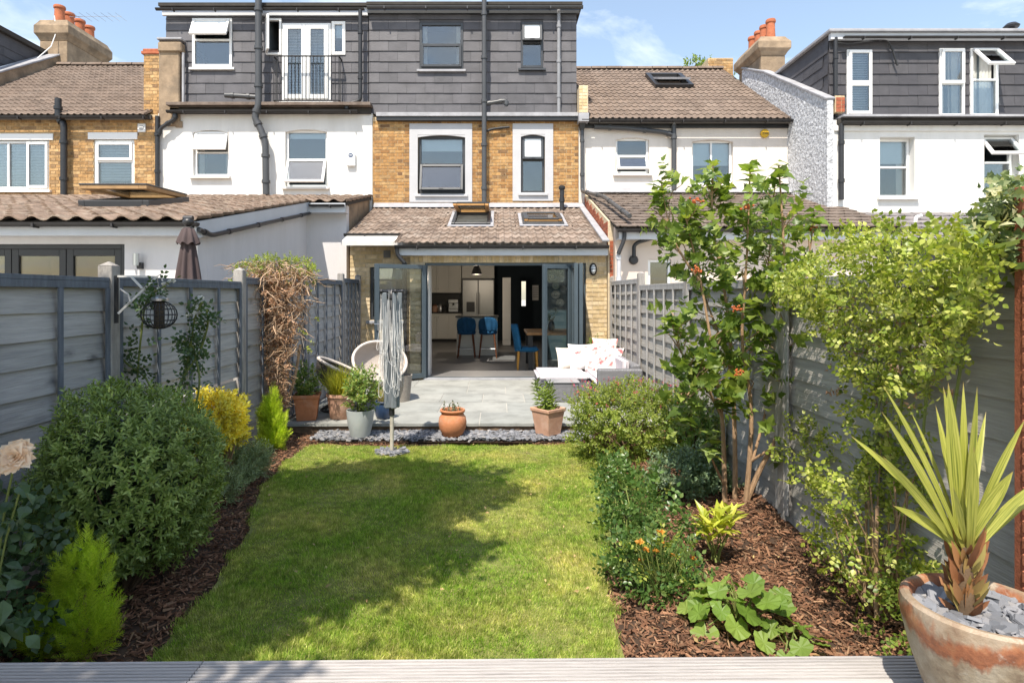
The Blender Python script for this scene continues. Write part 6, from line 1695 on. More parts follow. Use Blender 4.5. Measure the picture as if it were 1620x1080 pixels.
square_pot('plant_pot', 'square terracotta pot at the fence corner of the patio', pT, .23, .30, .32, math.radians(12), TERRA)
round_pot('plant_pot', 'peach coloured clay pot holding yellow green grass', pP, [(.13,0),(.14,.01),(.165,.2),(.175,.27),(.185,.28),(.185,.315),(.17,.315),(.165,.28)], TERRA_P)
round_pot('plant_pot', 'small dark blue glazed pot beside the dryer pole', pB, [(.075,0),(.10,.03),(.115,.12),(.105,.19),(.125,.215),(.12,.225),(.1,.22),(.095,.19)], POT_B)
def glaze():
    m, n, l, o = nt('weathered_glaze'); ge = n.new('ShaderNodeNewGeometry'); sp = n.new('ShaderNodeSeparateXYZ'); l.new(ge.outputs['Position'], sp.inputs[0])
    def noise(sc, det, stretch=(1,1,1), rg=.6):
        mp = n.new('ShaderNodeMapping'); mp.inputs['Scale'].default_value = stretch; l.new(ge.outputs['Position'], mp.inputs['Vector'])
        z = n.new('ShaderNodeTexNoise'); z.inputs['Scale'].default_value = sc; z.inputs['Detail'].default_value = det; z.inputs['Roughness'].default_value = rg; l.new(mp.outputs[0], z.inputs['Vector']); return z.outputs['Fac']
    base = ramp(n, l, noise(11, 8), [(.17,.12,.08),(.28,.225,.155),(.36,.31,.235),(.23,.18,.13)], [.32,.46,.6,.72])
    h = n.new('ShaderNodeMapRange'); h.inputs['From Min'].default_value = DKZ+.20; h.inputs['From Max'].default_value = DKZ+.35; h.inputs['To Min'].default_value = -.20; h.inputs['To Max'].default_value = .25; l.new(sp.outputs[2], h.inputs['Value'])
    ad = n.new('ShaderNodeMath'); l.new(h.outputs[0], ad.inputs[0]); l.new(noise(7, 7, (1,1,.35)), ad.inputs[1])
    f = ramp(n, l, ad.outputs[0], [(0,0,0),(.92,.92,.92),(.92,.92,.92),(.15,.15,.15)], [.44,.52,.66,.74])
    rust = ramp(n, l, noise(16, 6), [(.15,.045,.02),(.30,.10,.04),(.40,.19,.09)], [.35,.5,.68])
    mx = n.new('ShaderNodeMixRGB'); l.new(f, mx.inputs[0]); l.new(base, mx.inputs[1]); l.new(rust, mx.inputs[2])
    f2 = ramp(n, l, noise(26, 5), [(0,0,0),(.45,.45,.45)], [.62,.72]); m2 = n.new('ShaderNodeMixRGB'); l.new(f2, m2.inputs[0]); l.new(mx.outputs[0], m2.inputs[1]); m2.inputs[2].default_value = (.50,.45,.38,1)
    b = n.new('ShaderNodeBsdfPrincipled'); b.inputs['Roughness'].default_value = .5; l.new(m2.outputs[0], b.inputs['Base Color'])
    bp = n.new('ShaderNodeBump'); bp.inputs['Strength'].default_value = .55; bp.inputs['Distance'].default_value = .008; l.new(noise(38, 8), bp.inputs['Height']); l.new(bp.outputs[0], b.inputs['Normal']); l.new(b.outputs[0], o.inputs['Surface']); return m
BIGPOT = glaze()
cP = Vector((XX(1553,1.79), 1.79, DKZ))
cp = thing('plant_pot', 'large weathered bowl pot on the decking topped with slate pieces', 'plant pot', cP)
q = MB(); q.lathe([(.10,0),(.115,.01),(.150,.09),(.183,.19),(.203,.28),(.208,.315),(.204,.342),(.194,.350),(.180,.348),(.172,.335),(.168,.28)], cP, 64); q.build('pot_body', BIGPOT, cp, smooth=True)
q = MB(); q.lathe([(.170,.290),(.1,.30),(0,.302)], cP, 32, capb=False); q.build('soil', SOIL, cp)
N = 300; a = rng.uniform(0,6.283,N); r = .158*np.sqrt(rng.random(N))
V, Fs = chips(np.column_stack([cP.x+r*np.cos(a), cP.y+r*np.sin(a), cP.z+.300+rng.uniform(0,.030,N)]), (.03,.085), .38)
o = bpy.data.objects.new('slate_pieces', npmesh('slate_pieces', V, Fs, CHIP)); link(o, cp); o['kind'] = 'stuff'
# ---------------------------------------------------------------- plants
def leaf(kind, L=1.0, w=.4, fold=.12, droop=.1):   # grows along +Y, upper side +Z
    if kind == 'ovate':
        V = [(0,0,0),(-.42*w,.28*L,fold*w),(.42*w,.28*L,fold*w),(-.5*w,.52*L,fold*w),(.5*w,.52*L,fold*w),(0,L,-droop*L),(0,.3*L,0),(0,.55*L,-droop*.15*L)]
        Fc = [(0,6,1),(0,2,6),(6,7,3,1),(6,2,4,7),(3,7,5),(7,4,5)]
    elif kind == 'simple':
        V = [(0,0,0),(-.5*w,.45*L,fold*w),(.5*w,.45*L,fold*w),(0,L,-droop*L)]
        Fc = [(0,3,1),(0,2,3)]
    elif kind == 'lobed':
        o_ = [(0,0),(.30,.02),(.36,.16),(.62,.36),(.34,.42),(.30,.62),(.16,.74),(0,1),(-.16,.74),(-.30,.62),(-.34,.42),(-.62,.36),(-.36,.16),(-.30,.02)]
        V = [(x*w*1.6, y*L, abs(x)*fold - droop*L*y*y) for x, y in o_] + [(0,.4*L,-.03)]
        Fc = [(14,(i+1)%14,i) for i in range(14)]
        Fc = [(b,c,a) for b,a,c in Fc]
        Fc = [(14,i,(i+1)%14) for i in range(14)]
    elif kind == 'round':
        n = 18; V = [(0,.42*L,-.05*L)]; 
        for i in range(n):
            a = -math.pi/2 + 2*math.pi*i/n; rr = .5*L*(1+.09*math.cos(5*(a+math.pi/2)+math.pi)+(.05 if i % 2 else -.02))
            if i == 0: rr *= .45
            V.append((rr*math.cos(a)*w, .42*L+rr*math.sin(a), .05*L*(1 if i % 2 else -.4)))
        Fc = [(0,1+i,1+(i+1)%n) for i in range(n)]
    return np.array(V, float), Fc
def rot(ax, ang):
    return np.array(Matrix.Rotation(ang, 3, ax))
def sprig(lf, n=8, kind='pairs', L=1.0, ang=.9, lmin=.6, lmax=1.0, r=None, tip=True):
    """Leaves along a short stem that grows along +Z; length of the stem is 1."""
    r = r or random; parts = []
    for i in range(n):
        t = (i+.6)/n
        z = t*L
        az = {'pairs': (i//2)*math.pi/2 + (i % 2)*math.pi, 'alt': i*2.4, 'flat': (i % 2)*math.pi, 'whorl': i*2.094}[kind] + r.uniform(-.25,.25)
        s = lmin + (lmax-lmin)*(1-t)*r.uniform(.8,1.1)
        a = ang*(1.15-.55*t)*r.uniform(.85,1.15)
        V, Fc = lf
        A = rot('Z', az) @ rot('X', math.pi/2 - a)
        parts.append(((V*s) @ A.T + np.array([0,0,z]), [np.array([f]) for f in Fc]))
    V, n_ = [], 0; Fo = []
    for v, fs in parts:
        V.append(v); Fo += [tuple(int(i)+n_ for i in f[0]) for f in fs]; n_ += len(v)
    return np.concatenate(V), Fo
def foliage(parent, name, mats, tmpls, P, dirs, scale, roll=None):
    N = len(P); kind = rng.integers(0, len(tmpls), N); parts = []
    scale = np.broadcast_to(np.asarray(scale, float), (N,))
    for k, (V, Fc) in enumerate(tmpls):
        s = kind == k
        if not s.any(): continue
        parts.append(scatter(V, Fc, P[s], frames(dirs[s], rng.uniform(0,6.283,s.sum()) if roll is None else roll[s]), scale[s]))
    V, Fs = merge(parts)
    o = bpy.data.objects.new(name, npmesh(name, V, Fs, mats, smooth=True)); link(o, parent); o['kind'] = 'stuff'
    return o
def blob(N, c, r, lump=.18, inner=.55, freq=3.0, zmin=-9, up=.5, seed=0):
    g_ = np.random.default_rng(seed+5); d = g_.normal(0,1,(N,3)); d /= np.linalg.norm(d,axis=1,keepdims=True)
    ph = g_.uniform(0,6.28,6)
    l = np.sin(d[:,0]*freq*1.3+ph[0])*np.sin(d[:,1]*freq+ph[1]) + .6*np.sin(d[:,2]*freq*1.7+ph[2]+d[:,0]*2) + .5*np.sin(d[:,1]*freq*2.3+ph[3])*np.sin(d[:,2]*freq*2+ph[4])
    rad = (1+lump*l) * (inner + (1-inner)*g_.random(N)**.45)
    P = np.asarray(c) + d*np.asarray(r)*rad[:,None]
    D = d*np.array([1,1,1.]) + np.array([0,0,up]) + g_.normal(0,.35,(N,3))
    k = P[:,2] > zmin
    return P[k], D[k]
def stems(parent, name, m, base, tips, r0=.012, r1=.003, bend=.12, seg=6, spread=.03):
    q = MB(); base = Vector(base)
    for t in tips:
        t = Vector(t); b = base + Vector((random.uniform(-spread,spread), random.uniform(-spread,spread), 0)); L = (t-b).length; pts = []
        off = Vector((random.uniform(-1,1), random.uniform(-1,1), random.uniform(-.2,.6)))*L*bend
        for k in range(7):
            u = k/6; pts.append(b.lerp(t, u) + off*math.sin(math.pi*u)*(1-u*.4))
        q.tube(pts, [r0+(r1-r0)*k/6 for k in range(7)], seg)
    return q.build(name, m, parent, smooth=True)
def plant(name, lab, cat, base, group=None): return thing(name, lab, cat, base, 0, group)
def sub(P, n): return [tuple(p) for p in P[rng.choice(len(P), min(n, len(P)), replace=False)]]

LF_HEBE = leaf_mat('hebe_leaf', [(.10,.15,.036),(.175,.245,.056),(.25,.33,.08),(.37,.44,.14)], .22, .38)
LF_LIME = leaf_mat('lime_conifer', [(.30,.41,.025),(.42,.54,.04),(.54,.62,.06),(.20,.30,.02)], .3, .5)
LF_YEL = leaf_mat('golden_leaf', [(.74,.60,.045),(.82,.70,.09),(.62,.55,.05),(.85,.78,.25)], .3, .45)
LF_GREY = leaf_mat('grey_leaf', [(.25,.32,.16),(.34,.40,.22),(.20,.26,.13)], .2, .6)
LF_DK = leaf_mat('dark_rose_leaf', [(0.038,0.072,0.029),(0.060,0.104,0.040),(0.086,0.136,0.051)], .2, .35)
LF_VIB = leaf_mat('guelder_leaf', [(.075,.125,.022),(.115,.175,.030),(.17,.235,.042),(.27,.32,.07)], .38, .4)
LF_CLI = leaf_mat('climber_leaf', [(.15,.205,.025),(.23,.295,.04),(.33,.375,.06),(.47,.48,.14),(.09,.13,.018)], .30, .4)
LF_IVY = leaf_mat('ivy_leaf', [(0.089,0.128,0.053),(0.146,0.195,0.075),(0.227,0.270,0.120),(0.680,0.630,0.390)], .3, .35)
LF_SAL = leaf_mat('salvia_leaf', [(0.156,0.212,0.037),(0.220,0.281,0.051),(0.312,0.357,0.076),(0.129,0.170,0.034)], .35, .45)
LF_BAY = leaf_mat('glossy_leaf', [(0.105,0.180,0.038),(0.154,0.240,0.053),(0.227,0.315,0.075),(0.324,0.300,0.090)], .3, .3)
LF_GRS = leaf_mat('yellow_grass', [(0.363,0.364,0.042),(0.484,0.448,0.056),(0.257,0.294,0.035)], .4, .5)
LF_DRY = leaf_mat('dry_leaf', [(0.467,0.276,0.156),(0.596,0.372,0.228),(0.363,0.192,0.102),(0.674,0.456,0.312)], .2, .7, tcol=(1.2,1.0,.8))
LF_HOL = leaf_mat('hollyhock_leaf', [(.12,.20,.03),(.17,.26,.045),(.23,.31,.065)], .35, .5)
LF_LIL = leaf_mat('lily_leaf', [(0.130,0.195,0.038),(0.194,0.270,0.053),(0.259,0.330,0.075)], .35, .4)
LF_SUC = leaf_mat('succulent_leaf', [(0.089,0.128,0.068),(0.130,0.165,0.090),(0.211,0.165,0.090)], .15, .4)
def cord_mat():
    m, n, l, o = nt('cordyline_leaf'); rf, ge = rand_fac(n, l); tc = n.new('ShaderNodeUVMap')
    at = n.new('ShaderNodeAttribute'); at.attribute_name = 'along'; ac = n.new('ShaderNodeAttribute'); ac.attribute_name = 'across'
    mu = n.new('ShaderNodeCombineXYZ'); l.new(ac.outputs['Fac'], mu.inputs[0]); l.new(at.outputs['Fac'], mu.inputs[1]); l.new(rf, mu.inputs[2])
    mp = n.new('ShaderNodeMapping'); mp.inputs['Scale'].default_value = (9,1.6,40); l.new(mu.outputs[0], mp.inputs['Vector'])
    nz = n.new('ShaderNodeTexNoise'); nz.inputs['Scale'].default_value = 1.6; nz.inputs['Detail'].default_value = 4; l.new(mp.outputs[0], nz.inputs['Vector'])
    c = ramp(n, l, nz.outputs['Fac'], [(.15,.19,.03),(.31,.33,.055),(.45,.45,.09),(.54,.51,.15)], [.30,.45,.58,.72])
    f = ramp(n, l, at.outputs['Fac'], [(.5,.5,.5),(0,0,0),(0,0,0),(.85,.85,.85)], [0,.16,.93,1]); mx = n.new('ShaderNodeMixRGB'); l.new(f, mx.inputs[0]); l.new(c, mx.inputs[1]); mx.inputs[2].default_value = (.36,.22,.10,1)
    b = n.new('ShaderNodeBsdfPrincipled'); b.inputs['Roughness'].default_value = .38; l.new(mx.outputs[0], b.inputs['Base Color']); t = n.new('ShaderNodeBsdfTranslucent'); l.new(mx.outputs[0], t.inputs['Color'])
    ms = n.new('ShaderNodeMixShader'); ms.inputs[0].default_value = .3; l.new(b.outputs[0], ms.inputs[1]); l.new(t.outputs[0], ms.inputs[2]); l.new(ms.outputs[0], o.inputs['Surface']); return m
LF_COR = cord_mat()
LF_STUB = leaf_mat('dry_stub', [(.16,.065,.03),(.26,.11,.045),(.34,.17,.07),(.30,.26,.08)], .1, .6)
PET_W = leaf_mat('white_petal', [(.70,.68,.62),(.78,.76,.70)], .3, .6, tcol=(1.1,1.1,1.1))
PET_P = leaf_mat('peach_petal', [(.86,.66,.44),(.88,.74,.56),(.85,.60,.36)], .35, .6, tcol=(1.1,1.0,.9))
PET_R = leaf_mat('red_petal', [(.50,.05,.10),(.60,.09,.16),(.62,.16,.13)], .3, .6, tcol=(1.2,1,1))
PET_O = leaf_mat('orange_petal', [(.62,.27,.04),(.66,.36,.06)], .3, .6, tcol=(1.2,1,1))
PET_B = leaf_mat('berry', [(.42,.09,.03),(.50,.16,.05)], .1, .4, tcol=(1,1,1))

# round hebe
hc_ = np.array([-2.13, 3.46, .48])
b = plant('hebe_shrub', 'large round dark green hebe shrub in the shade by the fence', 'shrub', (-2.12,3.42,-.1))
tm = [sprig(leaf('ovate', .44, .15, .2, .15), 10, 'pairs', .8, 1.05, .7, 1.05, random.Random(k)) for k in range(5)]
P, D = blob(2700, hc_, (.455,.46,.51), .09, .68, 3.0, .02, .6, 1)
foliage(b, 'foliage', LF_HEBE, tm, P, D, rng.uniform(.075,.115,len(P)))
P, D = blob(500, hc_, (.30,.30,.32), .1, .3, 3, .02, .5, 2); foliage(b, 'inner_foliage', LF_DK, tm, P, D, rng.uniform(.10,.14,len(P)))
P2, _ = blob(200, hc_, (.42,.42,.42), .1, .7, 3, .05, 0, 3); stems(b, 'stem', BARK_D, (-2.12,3.42,-.14), sub(P2, 45), .012, .004, .1)

# lime conifers: flat sprays
def spray(r):
    parts = []; V0 = np.array([(-.020,0,0),(.020,0,0),(.014,.5,0),(-.014,.5,0),(0,1,0)]); F0 = [(0,1,2,3),(3,2,4)]
    V, Fo, n = [], [], 0
    for i in range(15):
        t = i/15; s = (.42*(1-t)+.14)*r.uniform(.7,1.1); a = (1 if i % 2 else -1)*r.uniform(.5,.85)
        A = rot('Z', r.uniform(-.4,.4)) @ rot('Y', a)
        v = np.array([(x, 0.02*y, y*s) for x, y, z in V0])
        V.append(v @ A.T + np.array([0,0,t*.9])); Fo += [tuple(k+n for k in f) for f in F0]; n += 5
    V.append(np.array([(x*.7, 0, y) for x, y, z in V0])); Fo += [tuple(k+n for k in f) for f in F0]
    return np.concatenate(V), Fo
spr = [spray(random.Random(k)) for k in range(4)]
def conifer(lab, base, blobs, N, s):
    b = plant('dwarf_conifer', lab, 'conifer', base, 'lime green dwarf conifers'); PP, DD_ = [], []
    for k, (c, r) in enumerate(blobs):
        P, D = blob(int(N/len(blobs)), c, r, .2, .35, 4, -.12, 1.5, 10+k); PP.append(P); DD_.append(D)
    P, D = np.concatenate(PP), np.concatenate(DD_); D[:,2] = np.abs(D[:,2])
    foliage(b, 'foliage', LF_LIME, spr, P, D, rng.uniform(s*.7, s*1.15, len(P)))
    stems(b, 'stem', BARK, base, [Vector(c)+Vector((0,0,.06)) for c, r in blobs], .014, .006, .05)
x0 = XX(122,2.80)
conifer('bushy lime green dwarf conifer at the deck edge with a low side lobe', (x0,2.80,-.12), [((x0+.04,2.80,.15),(.105,.10,.24)),((x0+.0,2.78,.26),(.07,.07,.12)),((x0-.12,2.74,.02),(.065,.07,.11)),((x0+.07,2.78,.0),(.10,.09,.14))], 1250, .085)
x0 = XX(432,6.5)
conifer('upright lime green dwarf conifer standing in the bed near the patio', (x0,6.5,-.1), [((x0-.01,6.5,.27),(.085,.09,.22)),((x0+.01,6.48,.10),(.12,.11,.18)),((x0+.02,6.46,.0),(.125,.11,.11)),((x0-.08,6.52,.24),(.05,.06,.12))], 1300, .10)
# golden shrub
b = plant('golden_shrub', 'bright golden yellow leaved shrub beside the hebe', 'shrub', (XX(343,5.1),5.1,-.1))
tm = [sprig(leaf('ovate', .42, .22, .15, .1), 9, 'alt', 1.0, .95, .7, 1.0, random.Random(k+20)) for k in range(4)]
c = (XX(343,5.1),5.1,.47); P, D = blob(900, c, (.19,.18,.20), .2, .55, 4, -.05, .7, 20); foliage(b, 'foliage', LF_YEL, tm, P, D, rng.uniform(.08,.12,len(P)))
stems(b, 'stem', BARK, (c[0],c[1],-.1), sub(P, 22), .010, .003)
# grey low plants
for (px_, py_, D_, r_, lab, k) in ((362,738,5.2,.19,'tallest silvery lavender clump below the golden shrub',0),(402,757,5.45,.12,'small silvery tuft at the lawn edge of the shaded bed',1),(335,752,4.75,.17,'feathery grey green clump tucked against the hebe',2)):
    c = np.array([XX(px_,D_), D_, .02]); b = plant('silver_clump', lab, 'plant', (c[0],c[1],-.1), 'silvery low plants in the shaded bed')
    tm = [sprig(leaf('simple', .35, .07, .2, .2), 16, 'alt', 1, .8, .6, 1, random.Random(k*3+j+40)) for j in range(3)]
    P, D = blob(190, c, (r_,r_*.8,r_*.75), .2, .4, 4, -.1, 1.2, 30+k); foliage(b, 'foliage', LF_GREY, tm, P, D, rng.uniform(.10,.16,len(P)))

# roses: pinnate leaves
def pinnate(r, n=5, w=.22):
    lv = leaf('ovate', .34, w, .12, .12); V, Fo, k = [], [], 0
    for i in range(n):
        if i == n-1: a, t = 0, .95
        else: a, t = (1 if i % 2 else -1)*1.15, .35+.3*(i//2)
        A = rot('X', r.uniform(-.3,.3)) @ rot('Z', a)
        v = lv[0] @ A.T + np.array([0,t,0]); V.append(v); Fo += [tuple(q+k for q in f) for f in lv[1]]; k += len(v)
    return np.concatenate(V), Fo
def toz(T): return (T[0] @ rot('X', math.pi/2-.25).T, T[1])
pin = [toz(pinnate(random.Random(k))) for k in range(4)]
b = plant('climbing_rose', 'leggy rose with a few white blooms against the shaded fence', 'rose', (-2.5,4.4,-.1))
sp_ = [[(208,700),(214,640),(220,560),(229,480),(243,462),(262,452)],[(262,700),(280,630),(300,560),(308,500),(320,478)],[(300,690),(318,600),(305,545),(290,540)],[(240,690),(238,600),(200,575),(188,560)],[(262,690),(285,600),(316,560),(330,512),(327,490)]]
q = MB(); pts_ = []
for s in sp_:
    w_ = [W(a, c_, 4.35+.1*math.sin(i)) for i, (a, c_) in enumerate(s)]; q.tube(elbow(w_, 3, .1), .007, 6); pts_ += [w_[k].lerp(w_[k+1], u) for k in range(1,len(w_)-1) for u in (0,.2,.4,.6,.8)]
q.build('stem', GREENSTEM, b, smooth=True)
P = np.array([tuple(p) for p in pts_ for _ in range(3)]) + rng.normal(0,.015,(len(pts_)*3,3)); foliage(b, 'foliage', LF_DK, pin, P, rng.normal(0,1,P.shape)+[0,-.2,.2], rng.uniform(.08,.13,len(P)))
def bloom(parent, c, r, m, n=22, seed=1, name='flower'):
    g_ = np.random.default_rng(seed); P = np.tile(np.array(c), (n,1)); d = g_.normal(0,1,(n,3)); d[:,2] = np.abs(d[:,2])*.7+.1; d[:,1] -= .4
    lv = leaf('ovate', 1, .95, -.18, -.12); T = (lv[0] @ rot('X', math.pi/2).T, lv[1])
    V, Fs = scatter(T[0], T[1], P + d*.08*r, frames(d, g_.uniform(0,6.28,n)), g_.uniform(.55,1.0,n)*r)
    o = bpy.data.objects.new(name, npmesh(name, V, Fs, m)); link(o, parent); return o
for i, (a, c_) in enumerate(((262,450),(271,446),(300,500),(310,497),(318,474),(254,458))): bloom(b, W(a,c_,4.3), .032, PET_W, 14, i)

# peach rose close by
D = 2.25
b = plant('peach_rose', 'rose bush with one large peach bloom and big dark leaves close to the deck', 'rose', (XX(-10,D), D, -.1))
g_ = np.random.default_rng(77)
for (a, c_, dd, rr, n) in ((22,724,D-.03,.052,70),(-8,736,D+.02,.05,60),(30,712,D,.036,30)):       # ruffled blooms: rings of cupped petals
    ctr = np.array(W(a,c_,dd)); u = np.sqrt((np.arange(n)+.5)/n); az = np.arange(n)*2.4+g_.normal(0,.3,n)
    ax = np.array([.35,-.75,.55]); ax /= np.linalg.norm(ax); e1 = np.cross(ax,[0,0,1]); e1 /= np.linalg.norm(e1); e2 = np.cross(ax,e1)
    out = e1*np.cos(az)[:,None]+e2*np.sin(az)[:,None]; dr = out*(u*1.25)[:,None]+ax*(1.05-.75*u)[:,None]+g_.normal(0,.12,(n,3))
    V0, F0 = leaf('ovate', 1, 1.15, -.22, -.22); T0 = V0 @ rot('X', math.pi/2).T
    roll = np.zeros(n); fr = frames(dr)
    up_ = -np.einsum('nij,nj->ni', fr.transpose(0,2,1), out-ax*.6); roll = np.arctan2(up_[:,1], up_[:,0]) - math.pi/2
    V, Fs = scatter(T0, F0, ctr+out*(u*.012)[:,None], frames(dr, roll), rr*(.55+.5*u)*g_.uniform(.85,1.1,n)); V += np.random.default_rng(3).normal(0,.0032,V.shape)
    o = bpy.data.objects.new('flower', npmesh('flower', V, Fs, PET_P, smooth=True)); link(o, b)
q = MB(); q.tube(elbow([W(-30,1060,D),W(-5,900,D+.03),W(8,800,D+.03),W(22,738,D)],3,.1), .0042, 6); q.tube([W(-20,1000,D),W(10,850,D),W(34,768,D)], .0035, 6); q.build('stem', GREENSTEM, b, smooth=True)
lvm = [leaf('ovate', 1, .68, .10, .15)]
def single_leaves(parent, m, tm, spots, kind='leaf', mesh_name='leaf'):
    """Large leaves, each an object: spots are (point, direction, roll, size, template index)."""
    ms = [npmesh(mesh_name, V, [np.array([f for f in Fc if len(f) == k]) for k in (3,4) if any(len(f) == k for f in Fc)], m) for V, Fc in tm]
    for p, d, rl, s, k in spots:
        d = Vector(d).normalized(); z = Vector((0,0,1)); x = d.cross(z)
        if x.length < .05: x = Vector((1,0,0))
        x.normalize(); z = x.cross(d)
        R = Matrix(((x.x,d.x,z.x,0),(x.y,d.y,z.y,0),(x.z,d.z,z.z,0),(0,0,0,1)))
        piece(kind, ms[k], parent, Matrix.Translation(p) @ R @ Matrix.Rotation(rl, 4, 'Y') @ Matrix.Scale(s, 4))
sp = [(W(random.uniform(-30,16), random.uniform(745,830), D+random.uniform(-.05,.15)), (random.uniform(-.2,1), random.uniform(-1,.1), random.uniform(-.6,.4)), random.uniform(-.6,.6), random.uniform(.05,.08), 0) for _ in range(22)] + [(W(28,768,D), (.6,-.3,-.2), .3, .075, 0),(W(40,778,D-.05), (.8,-.2,-.7), -.4, .06, 0)]
for i in range(46):
    a, c_ = random.uniform(-60,45), random.uniform(795,1010)
    if a > 15 and 880 > c_ > 800: continue
    sp.append((W(a, c_, D+random.uniform(-.12,.25)), (random.uniform(-.3,1), random.uniform(-1,.2), random.uniform(-.6,.5)), random.uniform(-.7,.7), random.uniform(.06,.10), 0))
single_leaves(b, LF_DK, lvm, sp)
P = np.column_stack([rng.uniform(XX(-90,2.6),XX(50,2.6),330), rng.uniform(2.3,2.9,330), rng.uniform(.0,.62,330)]); foliage(b, 'foliage', LF_DK, pin, P, rng.normal(0,1,P.shape), rng.uniform(.10,.16,len(P)))

# the half dead climber on the fence
D = 7.15
b = plant('dead_climber', 'tangle of brown dead climber stems with a green top spilling over the fence', 'climber', (XX(440,D),D,-.1))
tw = MB(); tw.tube([(0,0,0),(.08,.02,.33),(-.03,.05,.66),(.06,0,1)], [.022,.02,.015,.008], 3, cap=False); tV, tF = np.array(tw.v), tw.f
def funnel(N, y0=415, y1=650):
    u = rng.random(N)**1.25; py = y0+(y1-y0)*u
    lo = np.interp(py, [405,450,520,570,610,660],[374,376,402,420,428,434]); hi = np.interp(py, [405,450,520,570,610,660],[498,494,478,462,456,450])
    px_ = lo+(hi-lo)*rng.triangular(-.05,.5,1.05,N); dd = D-.02-np.abs(rng.normal(0,.16,N))
    return np.column_stack([(px_-CX)*dd/F, dd, CZ-(py-CY)*dd/F])
P = funnel(1900, 412, 655); dr = rng.normal(0,1,P.shape); dr[:,2] = -np.abs(dr[:,2])*.8
V, Fs = scatter(tV, tF, P, frames(dr, rng.uniform(0,6.28,len(P))), rng.uniform(.08,.26,len(P))*np.clip(.45+(P[:,2]-.2)*.6,.5,1.1))
o = bpy.data.objects.new('twig', npmesh('twig', V, Fs, mat('dry_twig', [(.40,.27,.17),(.50,.36,.25),(.30,.19,.11)], .9, .2, 9, .2))); link(o, b); o['kind'] = 'stuff'
crl = [sprig(leaf('ovate', .5, .28, .5, .35), 5, 'alt', 1, 1.3, .6, 1, random.Random(k+70)) for k in range(3)]
P = funnel(1100, 430, 640); foliage(b, 'dead_leaves', LF_DRY, crl, P, rng.normal(0,1,P.shape)-[0,0,.5], rng.uniform(.05,.09,len(P)))
tm = [sprig(leaf('ovate', .42, .24, .15, .1), 8, 'alt', 1, 1, .7, 1, random.Random(k+80)) for k in range(3)]
n = 300; px_ = rng.uniform(366,500,n); py = 408+np.abs(rng.normal(0,20,n)) + 16*np.abs((px_-440)/66)**3; dd = D+rng.uniform(-.3,.1,n)
P = np.column_stack([(px_-CX)*dd/F, dd, CZ-(py-CY)*dd/F]); foliage(b, 'foliage', LF_SAL, tm, P, rng.normal(0,.6,P.shape)+[0,-.2,.7], rng.uniform(.055,.09,n))
q = MB()
for s in ([(440,690),(436,640),(415,580),(402,520),(398,460)],[(446,690),(444,640),(450,590),(440,530),(455,470)],[(443,690),(448,655),(462,615),(470,580),(475,545)],[(437,690),(432,655),(418,610),(410,560),(406,500)]):
    q.tube(elbow([W(a,c_,D-.05) for a, c_ in s],3,.15), .017, 7)
q.build('stem', mat('climber_stem', (.33,.22,.14), .9, .3, 9, .3), b, smooth=True)
P = np.array([tuple(W(a,c_,D-.2)) for a, c_ in ((478,525),(490,535),(482,548),(494,560),(470,520),(500,500),(488,545))]); foliage(b, 'green_shoot', LF_CLI, tm, P, rng.normal(0,1,P.shape), .09)

# potted plants
def potplant(name, lab, c, h0, shape, m, tm, N, s, up=.8, stem=GREENSTEM, seed=0, cat='plant'):
    b = plant(name, lab, cat, (c[0],c[1],c[2]+h0), 'plants growing in the patio pots')
    P, D = blob(N, (c[0]+shape[3],c[1],c[2]+shape[0]), (shape[1],shape[1],shape[2]), .2, .45, 4, c[2]+h0, up, seed)
    foliage(b, 'foliage', m, tm, P, D, rng.uniform(s*.75, s*1.2, len(P))); stems(b, 'stem', stem, (c[0],c[1],c[2]+h0-.03), sub(P, 16), .007, .002, .08, 5, .04)
bay = [sprig(leaf('ovate', .52, .24, .15, .15), 8, 'alt', 1, .9, .7, 1, random.Random(k+90)) for k in range(4)]
potplant('bay_shrub', 'bushy glossy green shrub growing in the grey glazed pot', pG, .30, (.52,.155,.22,.02), LF_BAY, bay, 170, .105, .9, seed=91, cat='shrub')
potplant('evergreen_shrub', 'upright dark green shrub growing in the corner terracotta pot', pT, .28, (.42,.11,.18,-.02), LF_BAY, bay, 85, .12, 1.6, seed=92, cat='shrub')
lil = [sprig(leaf('simple', .30, .07, .2, .3), 34, 'alt', 1, 1.15, .75, 1, random.Random(k+95)) for k in range(3)]
b = plant('lily_plant', 'leafy upright lily stems growing in the square pink pot', 'plant', (pS[0],pS[1],pS[2]+.28), 'plants growing in the patio pots')
P = np.array([(pS[0]+a*.07, pS[1]+c_*.06, pS[2]+.26) for a, c_ in ((-1.1,0),(-.4,.6),(.3,-.3),(.9,.4),(0,-.9),(-.6,-.6),(.6,.9),(1.2,-.5),(-.2,.1))]); foliage(b, 'foliage', LF_LIL, lil, P, np.column_stack([rng.normal(-.05,.2,9), rng.normal(0,.2,9), np.ones(9)]), rng.uniform(.24,.40,9))
stems(b, 'stem', GREENSTEM, (pS[0],pS[1],pS[2]+.25), [tuple(p+np.array([0,0,.3])) for p in P], .005, .003, .02, 5, .08)
suc = [sprig(leaf('ovate', .38, .2, .3, -.1), 10, 'whorl', 1, 1.0, .6, 1, random.Random(k+99)) for k in range(3)]
b = plant('succulent', 'small succulent rosettes growing in the round terracotta pot', 'plant', (pR[0],pR[1],pR[2]+.28), 'plants growing in the patio pots')
